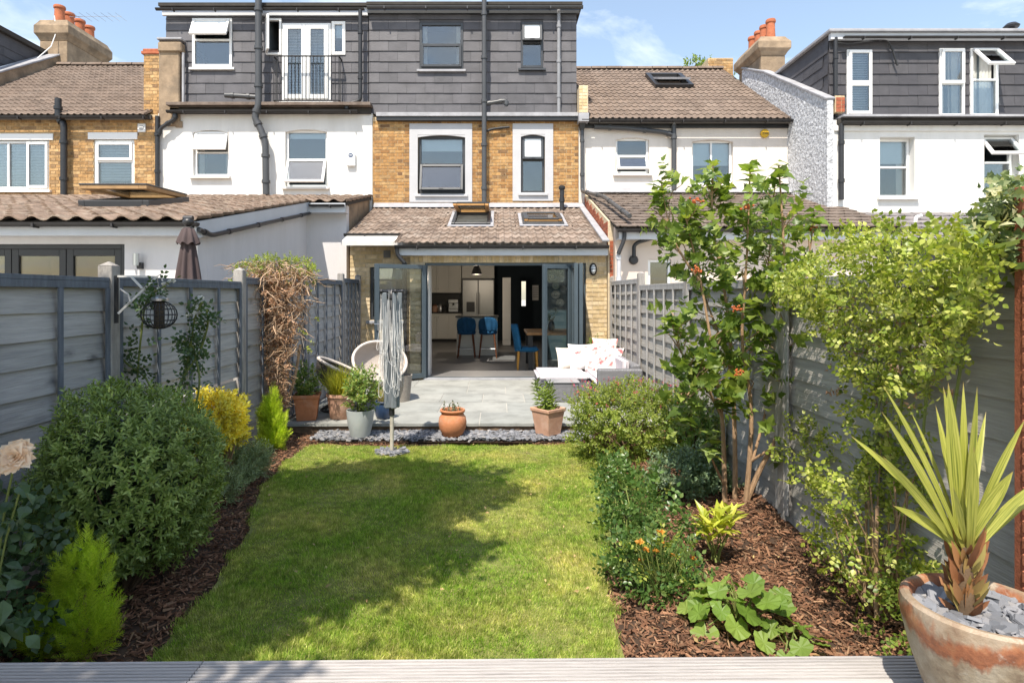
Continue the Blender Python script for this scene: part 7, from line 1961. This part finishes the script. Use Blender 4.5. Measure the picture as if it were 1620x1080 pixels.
P = np.array([(pR[0]+a, pR[1]+c_, pR[2]+.26) for a, c_ in ((-.10,0),(-.05,.05),(-.02,-.06),(.04,.02),(.08,-.02),(.10,.05),(.0,.08),(-.07,-.05),(.05,-.07))]); foliage(b, 'foliage', LF_SUC, suc, P, np.column_stack([rng.normal(0,.35,9), rng.normal(0,.35,9), np.ones(9)]), rng.uniform(.09,.15,9))
def blades(parent, m, c, N, h, spread, w, name='foliage'):
    V0 = [(-.5,0,0),(.5,0,0),(.45,.0,.4),(-.45,.0,.4),(.3,.12,.75),(-.3,.12,.75),(0,.3,1)]; F0 = [(0,1,2,3),(3,2,4,5),(5,4,6)]
    P = np.array(c)+np.column_stack([rng.normal(0,spread*.3,N), rng.normal(0,spread*.3,N), np.zeros(N)]); d = np.column_stack([rng.normal(0,spread,N), rng.normal(0,spread,N), np.full(N,h)])
    hh = rng.uniform(.6,1.05,N)*h; V, Fs = scatter(V0, F0, P, frames(d, rng.uniform(0,6.28,N)), np.column_stack([np.full(N,w), hh, hh]))
    o = bpy.data.objects.new(name, npmesh(name, V, Fs, m)); link(o, parent); o['kind'] = 'stuff'
b = plant('ornamental_grass', 'yellow green feathery grass growing in the peach pot', 'grass plant', (pP[0],pP[1],pP[2]+.28), 'plants growing in the patio pots'); blades(b, LF_GRS, (pP[0],pP[1],pP[2]+.27), 620, .44, .19, .007)
b = plant('dried_grass', 'thin dry grass growing in the small blue pot', 'grass plant', (pB[0],pB[1],pB[2]+.2), 'plants growing in the patio pots'); blades(b, leaf_mat('straw', [(.36,.30,.14),(.24,.24,.08),(.44,.36,.2)], .3, .6), (pB[0],pB[1],pB[2]+.18), 160, .30, .10, .005)
D = 10.78; b = plant('wall_shrub', 'small upright plant behind the sofa against the brick wall', 'plant', (XX(942,D),D,0)); P, Dd = blob(70, (XX(942,D),D,.58), (.10,.06,.17), .2, .3, 4, .1, 1, 97); foliage(b, 'foliage', LF_BAY, bay, P, Dd, .10); stems(b, 'stem', GREENSTEM, (XX(942,D),D,0), sub(P,10), .006, .003)
vz = thing('flower_vase', 'dark vase of dark leaved stems on the dining table', 'vase', (XX(872,12.9),12.9,.79)); c = (XX(872,12.9),12.9,.792)
q = MB(); q.lathe([(.05,0),(.075,.05),(.07,.14),(.04,.2),(.05,.23),(.045,.23),(.03,.19)], c, 18); q.build('vase_body', BLACKP, vz, smooth=True)
P = np.array([c]*18)+np.column_stack([rng.normal(0,.06,18), rng.normal(0,.04,18), rng.uniform(.22,.40,18)]); foliage(vz, 'foliage', LF_DK, bay, P, rng.normal(0,1,P.shape)+[0,0,.5], .10)

# red flowering shrub
c = np.array([XX(1000,6.1), 6.15, .24]); b = plant('salvia_shrub', 'broad bright green shrub dotted with small red flowers beside the sofa', 'shrub', (c[0],c[1],-.1))
tm = [sprig(leaf('ovate', .36, .2, .15, .12), 9, 'pairs', 1, 1.0, .6, 1, random.Random(k+110)) for k in range(4)]
P, D = blob(1500, c, (.60,.46,.40), .16, .5, 3.5, -.1, .6, 111); P[:,0] = np.minimum(P[:,0], 2.05); foliage(b, 'foliage', LF_SAL, tm, P, D, rng.uniform(.09,.14,len(P)))
stems(b, 'stem', BARK_D, (c[0],c[1],-.12), sub(P, 40), .010, .003)
n = 150; px_ = rng.uniform(905,1075,n); py = 600+np.abs(rng.normal(0,24,n))+(px_-985)**2/1400; dd = rng.uniform(5.75,6.4,n); P = np.column_stack([(px_-CX)*dd/F, dd, CZ-(py-CY)*dd/F])
pet = [sprig(leaf('simple', .5, .4, .1, .1), 5, 'alt', 1, 1.0, .7, 1, random.Random(k+120)) for k in range(2)]; o = foliage(b, 'flower', PET_R, pet, P, rng.normal(0,.6,P.shape)+[0,0,.8], rng.uniform(.022,.04,n))
q = MB()
for p in P[::2]: q.tube([tuple(p+[rng.normal(0,.02),rng.normal(0,.02),-.16]), tuple(p)], .0022, 4)
q.build('flower_stem', GREENSTEM, b)
# dark evergreen behind it by the fence
c = np.array([1.86, 5.7, .18]); b = plant('evergreen_shrub', 'darker evergreen shrub between the red flowering shrub and the fence', 'shrub', (c[0],c[1],-.1)); P, D = blob(420, c, (.22,.35,.42), .2, .4, 4, -.1, .6, 131); P[:,0] = np.minimum(P[:,0], 2.06); foliage(b, 'foliage', LF_BAY, bay, P, D, rng.uniform(.09,.13,len(P))); stems(b, 'stem', BARK_D, (c[0],c[1],-.12), sub(P, 20), .009, .003)
# low hebe
c = np.array([XX(1090,4.95), 4.95, .05]); b = plant('low_hebe', 'low mound of blue green leaves in front of the multi stemmed tree', 'shrub', (c[0],c[1],-.1))
LF_BLU = leaf_mat('blue_green_leaf', [(0.106,0.161,0.084),(0.151,0.217,0.112),(0.212,0.280,0.154)], .25, .4)
tm = [sprig(leaf('ovate', .45, .22, .1, .1), 10, 'pairs', 1, 1.1, .7, 1, random.Random(k+140)) for k in range(4)]
P, D = blob(430, c, (.31,.24,.19), .14, .5, 3.5, -.1, .6, 141); foliage(b, 'foliage', LF_BLU, tm, P, D, rng.uniform(.09,.12,len(P))); stems(b, 'stem', BARK_D, (c[0],c[1],-.12), sub(P, 20), .008, .003)

# guelder rose: many stems, lobed leaves
b = plant('guelder_tree', 'multi stemmed shrub tree with lobed leaves and orange berries by the fence', 'tree', (1.85,4.65,-.1))
V_ = lambda a, c_, d: W(a, c_, d)
runs = [[(1147,812,4.62),(1146,740,4.62),(1143,660,4.55),(1128,560,4.5),(1110,450,4.5),(1085,345,4.45)],[(1163,812,4.66),(1163,720,4.66),(1160,600,4.65),(1150,480,4.6),(1125,350,4.6),(1128,262,4.6)],
        [(1178,812,4.62),(1186,730,4.62),(1190,640,4.6),(1172,540,4.55),(1182,400,4.5),(1187,262,4.5)],[(1176,806,4.65),(1205,735,4.6),(1232,690,4.5),(1240,640,4.45),(1246,520,4.4),(1238,350,4.4),(1232,262,4.4)],
        [(1190,730,4.62),(1215,640,4.7),(1222,560,4.7),(1215,420,4.7),(1225,300,4.7)],[(1143,660,4.55),(1112,600,4.4),(1075,560,4.35),(1060,500,4.3)],[(1160,600,4.65),(1135,520,4.8),(1098,430,4.9),(1048,300,4.8)],
        [(1240,640,4.45),(1262,580,4.4),(1270,480,4.35),(1285,370,4.3),(1288,335,4.3)],[(1147,770,4.62),(1128,730,4.5),(1116,700,4.45)],[(1186,730,4.62),(1222,708,4.5),(1240,692,4.4)],[(1110,450,4.5),(1062,380,4.45),(1046,290,4.45)],[(1128,560,4.5),(1090,620,4.3),(1080,640,4.25)]]
q = MB(); sk_ = []
for i, r_ in enumerate(runs):
    pts = elbow([V_(*p) for p in r_], 3, .18); n = len(pts); r0 = .021 if i < 4 else .011
    q.tube(pts, [r0*(1-.72*k/(n-1)) for k in range(n)], 8); L = [Vector(p) for p in pts]
    for k in range(n-1):
        for u in np.linspace(0,1,max(2,int((L[k+1]-L[k]).length/.03)),endpoint=False): sk_.append(tuple(L[k].lerp(L[k+1], u)))
sk_ = np.array(sk_)
up = sk_[sk_[:,2] > .72]
tips = up[rng.choice(len(up), 150)] + np.column_stack([rng.normal(0,.13,150), rng.normal(0,.15,150), rng.uniform(.0,.25,150)])
tips[:,2] = np.minimum(tips[:,2], 2.44)
for t in tips:
    k = np.argmin(np.linalg.norm(sk_-t+[0,0,.12],axis=1)); a = Vector(sk_[k]); e = Vector(t); q.tube([a, a.lerp(e,.5)+Vector((random.uniform(-.03,.03),random.uniform(-.03,.03),.02)), e], [.006,.004,.0025], 5)
q.build('stem', BARK, b, smooth=True)
vib = [sprig(leaf('lobed', .62, .36, .14, .18), 6, 'pairs', 1, 1.25, .7, 1, random.Random(k+150)) for k in range(5)]
vibl = [leaf('lobed', 1, .36*1.55, .14, d_) for d_ in (.12,.25,.35)]
P = np.concatenate([tips, up[rng.choice(len(up), 190)] + rng.normal(0,.09,(190,3)), tips[rng.choice(150, 40)]+rng.normal(0,.10,(40,3))]); P = P[P[:,2] < 2.45]; pp = CX+P[:,0]*F/P[:,1]; P = P[(pp > 1030) & (pp < 1305)]; P[:,0] = np.clip(P[:,0], 1.10, 2.6)
foliage(b, 'foliage', LF_VIB, vib, P, rng.normal(0,.7,P.shape)+[-.1,-.35,.45], rng.uniform(.10,.155,len(P)))
sp = []
for t in [V_(a,c_,d_) for a, c_, d_ in ((1085,345,4.45),(1128,262,4.6),(1150,300,4.6),(1187,262,4.5),(1232,262,4.4),(1225,300,4.7),(1048,300,4.8),(1046,290,4.45),(1288,335,4.3),(1165,330,4.5),(1210,350,4.5),(1110,330,4.5),(1060,500,4.3),(1080,640,4.25),(1240,420,4.4),(1140,420,4.4),(1190,480,4.35),(1100,560,4.35),(1215,560,4.4),(1150,620,4.4),(1260,620,4.35),(1125,690,4.4),(1235,700,4.35))]:
    n = 12
    for k in range(n):
        a = k*2.4+random.uniform(-.4,.4); h = -.20*k/n
        sp.append((t+Vector((0,0,.03+h)), (math.cos(a), math.sin(a), random.uniform(-.25,.75)-.3*k/n), random.uniform(-.5,.5), random.uniform(.085,.135)*(1 if k > 2 else .7), random.randrange(3)))
single_leaves(b, LF_VIB, vibl, sp[:290])
for i, (a, c_) in enumerate(((1102,318),(1180,327),(1286,362),(1168,590),(1166,487),(1103,428))):
    q = MB(); cc = W(a,c_,4.3)
    for k in range(16): q.ball(cc+Vector((random.gauss(0,.022),random.gauss(0,.022),random.gauss(0,.012))), .0085, 6, 5)
    o = q.build('berry_cluster', PET_B, b, smooth=True); o['kind'] = 'stuff'

# light green climber on the sunny fence
b = plant('flowering_climber', 'sprawling yellow green climber covering the upper part of the sunny fence', 'climber', (1.98,3.1,-.1))
pin2 = [toz(pinnate(random.Random(k+170), 5, .26)) for k in range(5)]
def fence_spots(N, px0, px1, top, bot, dep, sx=.3):
    px_ = rng.uniform(px0, px1, N); t_ = rng.random(N)
    y0, y1 = top(px_), bot(px_); py = y0+(y1-y0)*t_**1.15
    x = 2.04 - np.abs(rng.normal(0,dep,N)) - .0; dd = np.clip(x*F/np.maximum(px_-CX,60), 2.2, 4.4); x = (px_-CX)*dd/F
    return np.column_stack([x, dd, CZ-(py-CY)*dd/F])
top = lambda x: np.interp(x, [1235,1290,1330,1400,1480,1540,1570],[440,408,372,352,372,372,400]); bot = lambda x: np.interp(x, [1235,1290,1340,1400,1470,1520,1570],[470,520,600,640,620,560,440])
P = fence_spots(2150, 1235, 1560, top, bot, .17); P = P[(np.sin(P[:,0]*9+P[:,2]*7)+np.sin(P[:,1]*6.5-P[:,2]*11)+rng.normal(0,.6,len(P))) > -1.35]; foliage(b, 'foliage', LF_CLI, pin2, P, rng.normal(0,.7,P.shape)+[-.3,-.5,.35], rng.uniform(.05,.095,len(P)))
top2 = lambda x: x*0+590; bot2 = lambda x: x*0+700
P = fence_spots(90, 1330, 1470, top2, bot2, .12); foliage(b, 'lower_foliage', LF_CLI, pin2, P, rng.normal(0,.7,P.shape)+[-.3,-.5,.2], rng.uniform(.06,.10,len(P)))
q = MB()
cane = [[(1505,700),(1510,640),(1530,520),(1545,430),(1565,395)],[(1385,700),(1395,600),(1380,500),(1400,400)],[(1420,700),(1430,600),(1450,480),(1440,380)],[(1460,690),(1470,580),(1500,470),(1540,400),(1590,390)],[(1400,640),(1340,560),(1290,480),(1250,450)],[(1440,420),(1400,370),(1380,350)],[(1500,470),(1490,400),(1478,350)],[(1450,480),(1500,400),(1520,355)]]
for s in cane: q.tube(elbow([W(a,c_, min(3.6, 1.96*F/(a-CX))) for a, c_ in s],3,.12), .0065, 6)
q.build('stem', GREENSTEM, b, smooth=True)
P = fence_spots(420, 1310, 1500, lambda x: x*0+470, lambda x: x*0+640, .05); foliage(b, 'dry_foliage', LF_DRY, crl, P[:110], rng.normal(0,1,(110,3)), .05)
# lower shrub in front of the fence
b = plant('potentilla_shrub', 'loose pale green shrub with bare stems at the fence foot by the bowl pot', 'shrub', (1.72,3.1,-.1))
c = np.array([XX(1400,3.15), 3.15, .35])
P, D = blob(1000, c, (.40,.36,.46), .25, .35, 4, -.08, .4, 181); P[:,0] = np.minimum(P[:,0], 2.05); kk = (np.sin(P[:,0]*13+P[:,2]*9)+np.sin(P[:,1]*10-P[:,2]*14)) > -.95; P, D = P[kk], D[kk]; foliage(b, 'foliage', LF_CLI, pin2, P, D+rng.normal(0,.5,D.shape), rng.uniform(.055,.10,len(P)))
stems(b, 'stem', BARK, (c[0]-.02,c[1],-.12), sub(P, 34), .008, .003, .1, 6, .06)
q = MB(); q.tube([W(1386,978,2.95),W(1386,870,2.98),W(1388,800,3.0)], .009, 7); q.tube([W(1368,950,3.0),W(1367,905,3.0)], .007, 7); q.build('bare_stem', BARK, b)
P, D = blob(130, (XX(1290,3.9),3.9,.55), (.18,.25,.22), .25, .3, 4, 0, .4, 182); P[:,0] = np.minimum(P[:,0], 2.05); foliage(b, 'side_foliage', LF_CLI, pin2, P, D, rng.uniform(.055,.09,len(P)))
P, D = blob(150, (XX(1470,2.7),2.75,.10), (.16,.18,.26), .25, .3, 4, -.08, .4, 183); P[:,0] = np.minimum(P[:,0], 2.05); foliage(b, 'low_foliage', LF_VIB, pin2, P, D, rng.uniform(.055,.09,len(P)))
# ivy over the corner
b = plant('ivy', 'variegated ivy spilling over the fence top and the timber screen', 'ivy', (1.9,2.5,1.5))
ivl = [leaf('lobed', 1, .62, .1, .2), leaf('lobed', 1, .55, .1, .3)]
ivs = [sprig(leaf('lobed', .5, .30, .1, .2), 5, 'alt', 1, 1.2, .7, 1, random.Random(k+190)) for k in range(3)]
px_ = np.concatenate([rng.uniform(1540,1640,170), rng.uniform(1575,1640,110)]); py = np.concatenate([rng.uniform(340,425,170), rng.uniform(285,345,110)]); dd = rng.uniform(2.32,2.62,280)
P = np.column_stack([(px_-CX)*dd/F, dd, CZ-(py-CY)*dd/F]); foliage(b, 'foliage', LF_IVY, ivs, P, rng.normal(0,.8,P.shape)+[-.3,-.6,.2], rng.uniform(.06,.10,280))
sp = [(W(random.uniform(1530,1615), random.uniform(330,420), random.uniform(2.25,2.5)), (random.uniform(-1,.3), random.uniform(-.8,0), random.uniform(-.5,.3)), random.uniform(-.7,.7), random.uniform(.05,.085), random.randrange(2)) for _ in range(26)] + [(W(1598,390,2.2),(-.9,-.2,.1),.2,.13,0)]
single_leaves(b, LF_IVY, ivl, sp)
q = MB()
for k in range(6): q.tube(elbow([W(1640,300+20*k,2.5),W(1610,320+22*k,2.45),W(1575,345+15*k,2.45),W(1535,370+12*k,2.5)],3,.06), .004, 5)
q.build('stem', BARK_D, b)

# rose and yellow geum in the sunny bed
b = plant('bush_rose', 'dark leaved rose bush spreading along the lawn edge of the sunny bed', 'rose', (.85,3.6,-.1)); PP, DD_ = [], []
for k, (px_, py, dd, r) in enumerate(((1000,800,4.0,(.16,.28,.20)),(1035,850,3.75,(.22,.25,.22)),(1010,900,3.45,(.19,.22,.20)),(1055,930,3.3,(.20,.18,.16)),(975,760,4.4,(.10,.22,.14)))):
    P, D = blob(190, W(px_,py,dd), r, .2, .35, 4, -.1, .5, 200+k); PP.append(P); DD_.append(D)
P, D = np.concatenate(PP), np.concatenate(DD_); LF_ROS = leaf_mat('rose_leaf', [(.05,.105,.024),(.075,.145,.034),(.11,.185,.048),(.16,.22,.06)], .3, .33)
foliage(b, 'foliage', LF_ROS, pin, P, D+rng.normal(0,.5,D.shape), rng.uniform(.075,.12,len(P))); stems(b, 'stem', GREENSTEM, (.85,3.5,-.12), sub(P, 46), .007, .003, .1, 6, .16)
b = plant('geum_plant', 'airy plant with small orange flowers on wiry stems in the sunny bed', 'plant', (XX(1040,3.3),3.3,-.1))
q = MB()
for i, (a, c_) in enumerate(((1011,858),(1022,870),(1037,873),(1014,886),(1065,879),(1098,884),(1048,862),(1045,842))):
    e = W(a,c_,3.2+.02*i); bloom(b, e, .026, PET_O, 11, i+220); q.tube([(XX(1045,3.3)+random.uniform(-.05,.05),3.3,-.1), e+Vector((.02,0,-.1)), e], .003, 5)
for i in range(30): q.tube([(XX(1045,3.3)+random.uniform(-.05,.05),3.3,-.1), (XX(random.uniform(1000,1110),3.2),3.2+random.uniform(-.1,.1),random.uniform(.08,.32))], .002, 4)
q.build('stem', GREENSTEM, b); P, D = blob(70, (XX(1050,3.3),3.3,.08), (.19,.14,.14), .2, .3, 4, -.1, .5, 221); foliage(b, 'foliage', LF_CLI, pin, P, D, rng.uniform(.05,.08,len(P)))
# yellow green shrub with long leaves
c = Vector((XX(1132,3.72),3.72,-.08)); b = plant('laurel_shrub', 'young yellow green shrub with long glossy leaves in front of the tree stems', 'shrub', c)
LF_YG = leaf_mat('yellow_green_leaf', [(0.321,0.365,0.041),(0.437,0.472,0.061),(0.554,0.540,0.095),(0.248,0.297,0.034)], .35, .35); lng = [leaf('ovate', 1, .30, .18, .12), leaf('ovate', 1, .34, .12, .3)]
sp = []
for k in range(9):
    a = k*2.4; b0 = c+Vector((.10*math.cos(a)*(.4+.1*k), .08*math.sin(a)*(.4+.1*k), random.uniform(.06,.20)))
    for j in range(8):
        aa = j*2.4+k; sp.append((b0+Vector((0,0,.012*j)), (math.cos(aa), math.sin(aa), .35+.22*j*random.uniform(.6,1.2)), random.uniform(-.4,.4), random.uniform(.09,.145), random.randrange(2)))
single_leaves(b, LF_YG, lng, sp); stems(b, 'stem', GREENSTEM, c, [tuple(s[0]) for s in sp[::8]], .006, .004)
# hollyhocks
for (px_, py, dd, n, s, spread, lab) in ((1170,985,2.98,34,.125,.21,'hollyhock with large rounded lobed leaves in the sunny bed near the deck'),(1250,1012,2.78,9,.09,.12,'small young hollyhock beside the decking edge')):
    c = Vector((XX(px_,dd),dd,-.09)); b = plant('hollyhock', lab, 'plant', c); sp = []; q = MB()
    for k in range(n):
        a = k*2.4; r = spread*math.sqrt((k+.5)/n); z = .10+.20*(1-r/spread)*random.uniform(.6,1.1)+random.uniform(-.03,.05)
        if n < 12: z *= .5
        e = c+Vector((r*math.cos(a)*1.15, r*math.sin(a)*.8, z)); q.tube([c, c.lerp(e,.6)+Vector((0,0,.05)), e], .0035, 5)
        sp.append((e, (math.cos(a)*.8, math.sin(a)*.8-.25, random.uniform(-.9,.35)), random.uniform(-.7,.7), s*random.uniform(.45,1.1), random.randrange(2)))
    single_leaves(b, LF_HOL, [leaf('round', 1, 1.15), leaf('round', 1, 1.0)], sp); q.build('leaf_stalk', GREENSTEM, b)
# low leaves along the bed edge
b = plant('ground_cover_plant', 'sparse low seedlings at the corner where lawn and salvia meet', 'plant', (XX(975,5.2),5.2,-.1)); P = np.column_stack([rng.uniform(XX(950,5.2),XX(1030,5.2),60), rng.uniform(4.7,5.7,60), rng.uniform(-.1,.02,60)]); foliage(b, 'foliage', LF_SAL, tm, P, rng.normal(0,.6,P.shape)+[0,0,.8], .10)

# cordyline in the bowl pot
cb_ = Vector((XX(1526,1.78), 1.78, DKZ+.305))
b = plant('cordyline', 'spiky cordyline palm with long yellow green sword leaves in the bowl pot', 'palm', cb_)
q = MB(); q.tube([cb_+Vector((0,0,-.02)), cb_+Vector((.0,0,.10)), cb_+Vector((-.005,0,.22))], [.020,.026,.016], 12); q.build('trunk', BARK_D, b, smooth=True)
def sword(base, tip, w, sag, name, m, n=9):
    base, tip = Vector(base), Vector(tip); q = MB(); L = (tip-base).length; d0 = (tip-base).normalized(); side = d0.cross(Vector((0,-1,.25))).normalized(); ang = random.uniform(-.5,.5)
    side = (Matrix.Rotation(ang, 3, d0) @ side); vs = []; fs = []
    for k in range(n+1):
        u = k/n; c = base.lerp(tip, u) + Vector((0,0,1))*(sag*L*math.sin(math.pi*u*.95)) ; t_ = (tip-base).normalized(); nn = side.cross(t_)
        ww = w*(.55+.9*u if u < .45 else 1)*(1 if u < .5 else max(0,1-((u-.5)/.5)**1.9))
        vs += [c-side*ww*.5+nn*ww*.10, c-nn*ww*.04, c+side*ww*.5+nn*ww*.10]
    for k in range(n):
        a = 3*k; fs += [(a,a+1,a+4,a+3),(a+1,a+2,a+5,a+4)]
    q.add(vs, fs); o = q.build(name, m, b, smooth='all')
    for nm_, vals in (('along', [k/n for k in range(n+1) for _ in range(3)]), ('across', [v for k in range(n+1) for v in (0,.5,1)])):
        at = o.data.attributes.new(nm_, 'FLOAT', 'POINT'); at.data.foreach_set('value', vals)
    return o
tipsL = [(1397,612,1.66),(1394,652,1.62),(1345,690,1.75),(1378,712,1.60),(1396,722,1.68),(1412,800,1.66),(1492,610,1.72),(1500,604,1.66),(1524,603,1.74),(1546,610,1.70),(1541,705,1.60),(1622,664,1.68),(1603,746,1.63),(1640,762,1.64),(1650,775,1.68),(1480,640,1.85),(1560,650,1.85),(1440,650,1.85),(1508,770,1.58)]
for i, (a, c_, d_) in enumerate(tipsL):
    v = W(a,c_,d_+.09); sword(cb_+Vector((random.uniform(-.012,.012),random.uniform(-.012,.012),.16+random.uniform(0,.07))), v, random.uniform(.022,.030) if i not in (6,7,9,10,12) else .040, (.05 if abs(a-1520) > 60 else .0), 'sword_leaf', LF_COR)
for k in range(64):
    a = k*2.4; z = .015+.19*k/64; r = .034+.036*random.random(); sword(cb_+Vector((.016*math.cos(a),.016*math.sin(a),z)), cb_+Vector((r*math.cos(a), r*math.sin(a), z+.03+.075*random.random()+.02*k/64)), random.uniform(.016,.024), -.06, 'leaf_stub', LF_STUB, 4)

# ---------------------------------------------------------------- trees
def big_tree(lab, base, trunk, crowns, m, N, s, seed, thin=()):
    t_ = plant('garden_tree', lab, 'tree', base); q = MB(); base = Vector(base)
    for (c, r) in crowns: c = Vector(c); q.tube([base, base.lerp(c,.5)+Vector((0,0,.3)), c], [trunk,trunk*.6,trunk*.2], 8)
    PP, DD_ = [], []
    for k, (c, r) in enumerate(crowns):
        P, D = blob(int(N*r[0]*r[1]*(.11 if k in thin else 1)), c, r, .30, .15, 5.0, -9, .2, seed+k); kk = (P[:,0] < -2.15) | (np.sin(P[:,0]*8.5+1.0)*np.sin(P[:,1]*9.5+.6)+.35*np.sin(P[:,0]*17+P[:,1]*13) > -.28); P, D = P[kk], D[kk]; PP.append(P); DD_.append(D)
        for p in sub(P, 12): q.tube([Vector(c), Vector(p)], [trunk*.2,.008], 5)
    q.build('trunk', BARK_D, t_, smooth=True); P, D = np.concatenate(PP), np.concatenate(DD_)
    tm = [sprig(leaf('ovate', .5, .34, .1, .2), 7, 'alt', 1, 1, .7, 1, random.Random(k+240)) for k in range(3)]
    foliage(t_, 'crown', m, tm, P, D, rng.uniform(s*.7,s*1.2,len(P)))
LF_TREE = leaf_mat('tree_leaf', [(.05,.085,.022),(.075,.12,.03),(.10,.15,.04)], .3, .45)
big_tree('leafy tree in the next garden leaning over the fence and shading the lawn', (-4.3,.4,-.4), .11,
         [((-2.28,2.0,4.55),(.64,.98,.60)),((-1.86,1.95,4.5),(.42,.60,.40)),((-3.5,1.0,4.6),(.9,1.1,.6)),((-2.1,2.72,4.75),(.66,.40,.3)),((-3.2,-.1,4.5),(.9,.75,.5)),((-2.05,-.30,4.4),(.62,.42,.3)),((-2.6,.80,4.4),(.60,.45,.35)),
          ((-1.22,2.85,4.5),(.20,.13,.12)),((-1.05,2.55,4.5),(.13,.10,.10)),((-1.12,2.25,4.5),(.16,.14,.12)),((-1.42,1.30,4.5),(.24,.16,.14)),((-1.75,1.02,4.5),(.28,.15,.14)),((-2.3,.55,4.5),(.20,.13,.12)),((-1.95,.75,4.5),(.15,.10,.10))], LF_TREE, 4000, .26, 250, thin=(4,5,6))
big_tree('tree top showing above the roof ridge of the cream house', (8.3,25,-.4), .2, [((XX(1099,25),25,ZZ(110,25)),(.30,.3,.32)),((XX(1122,25),25,ZZ(104,25)),(.22,.2,.28)),((8.6,25,9.6),(1.4,1.2,1.2))], LF_VIB, 700, .3, 270)
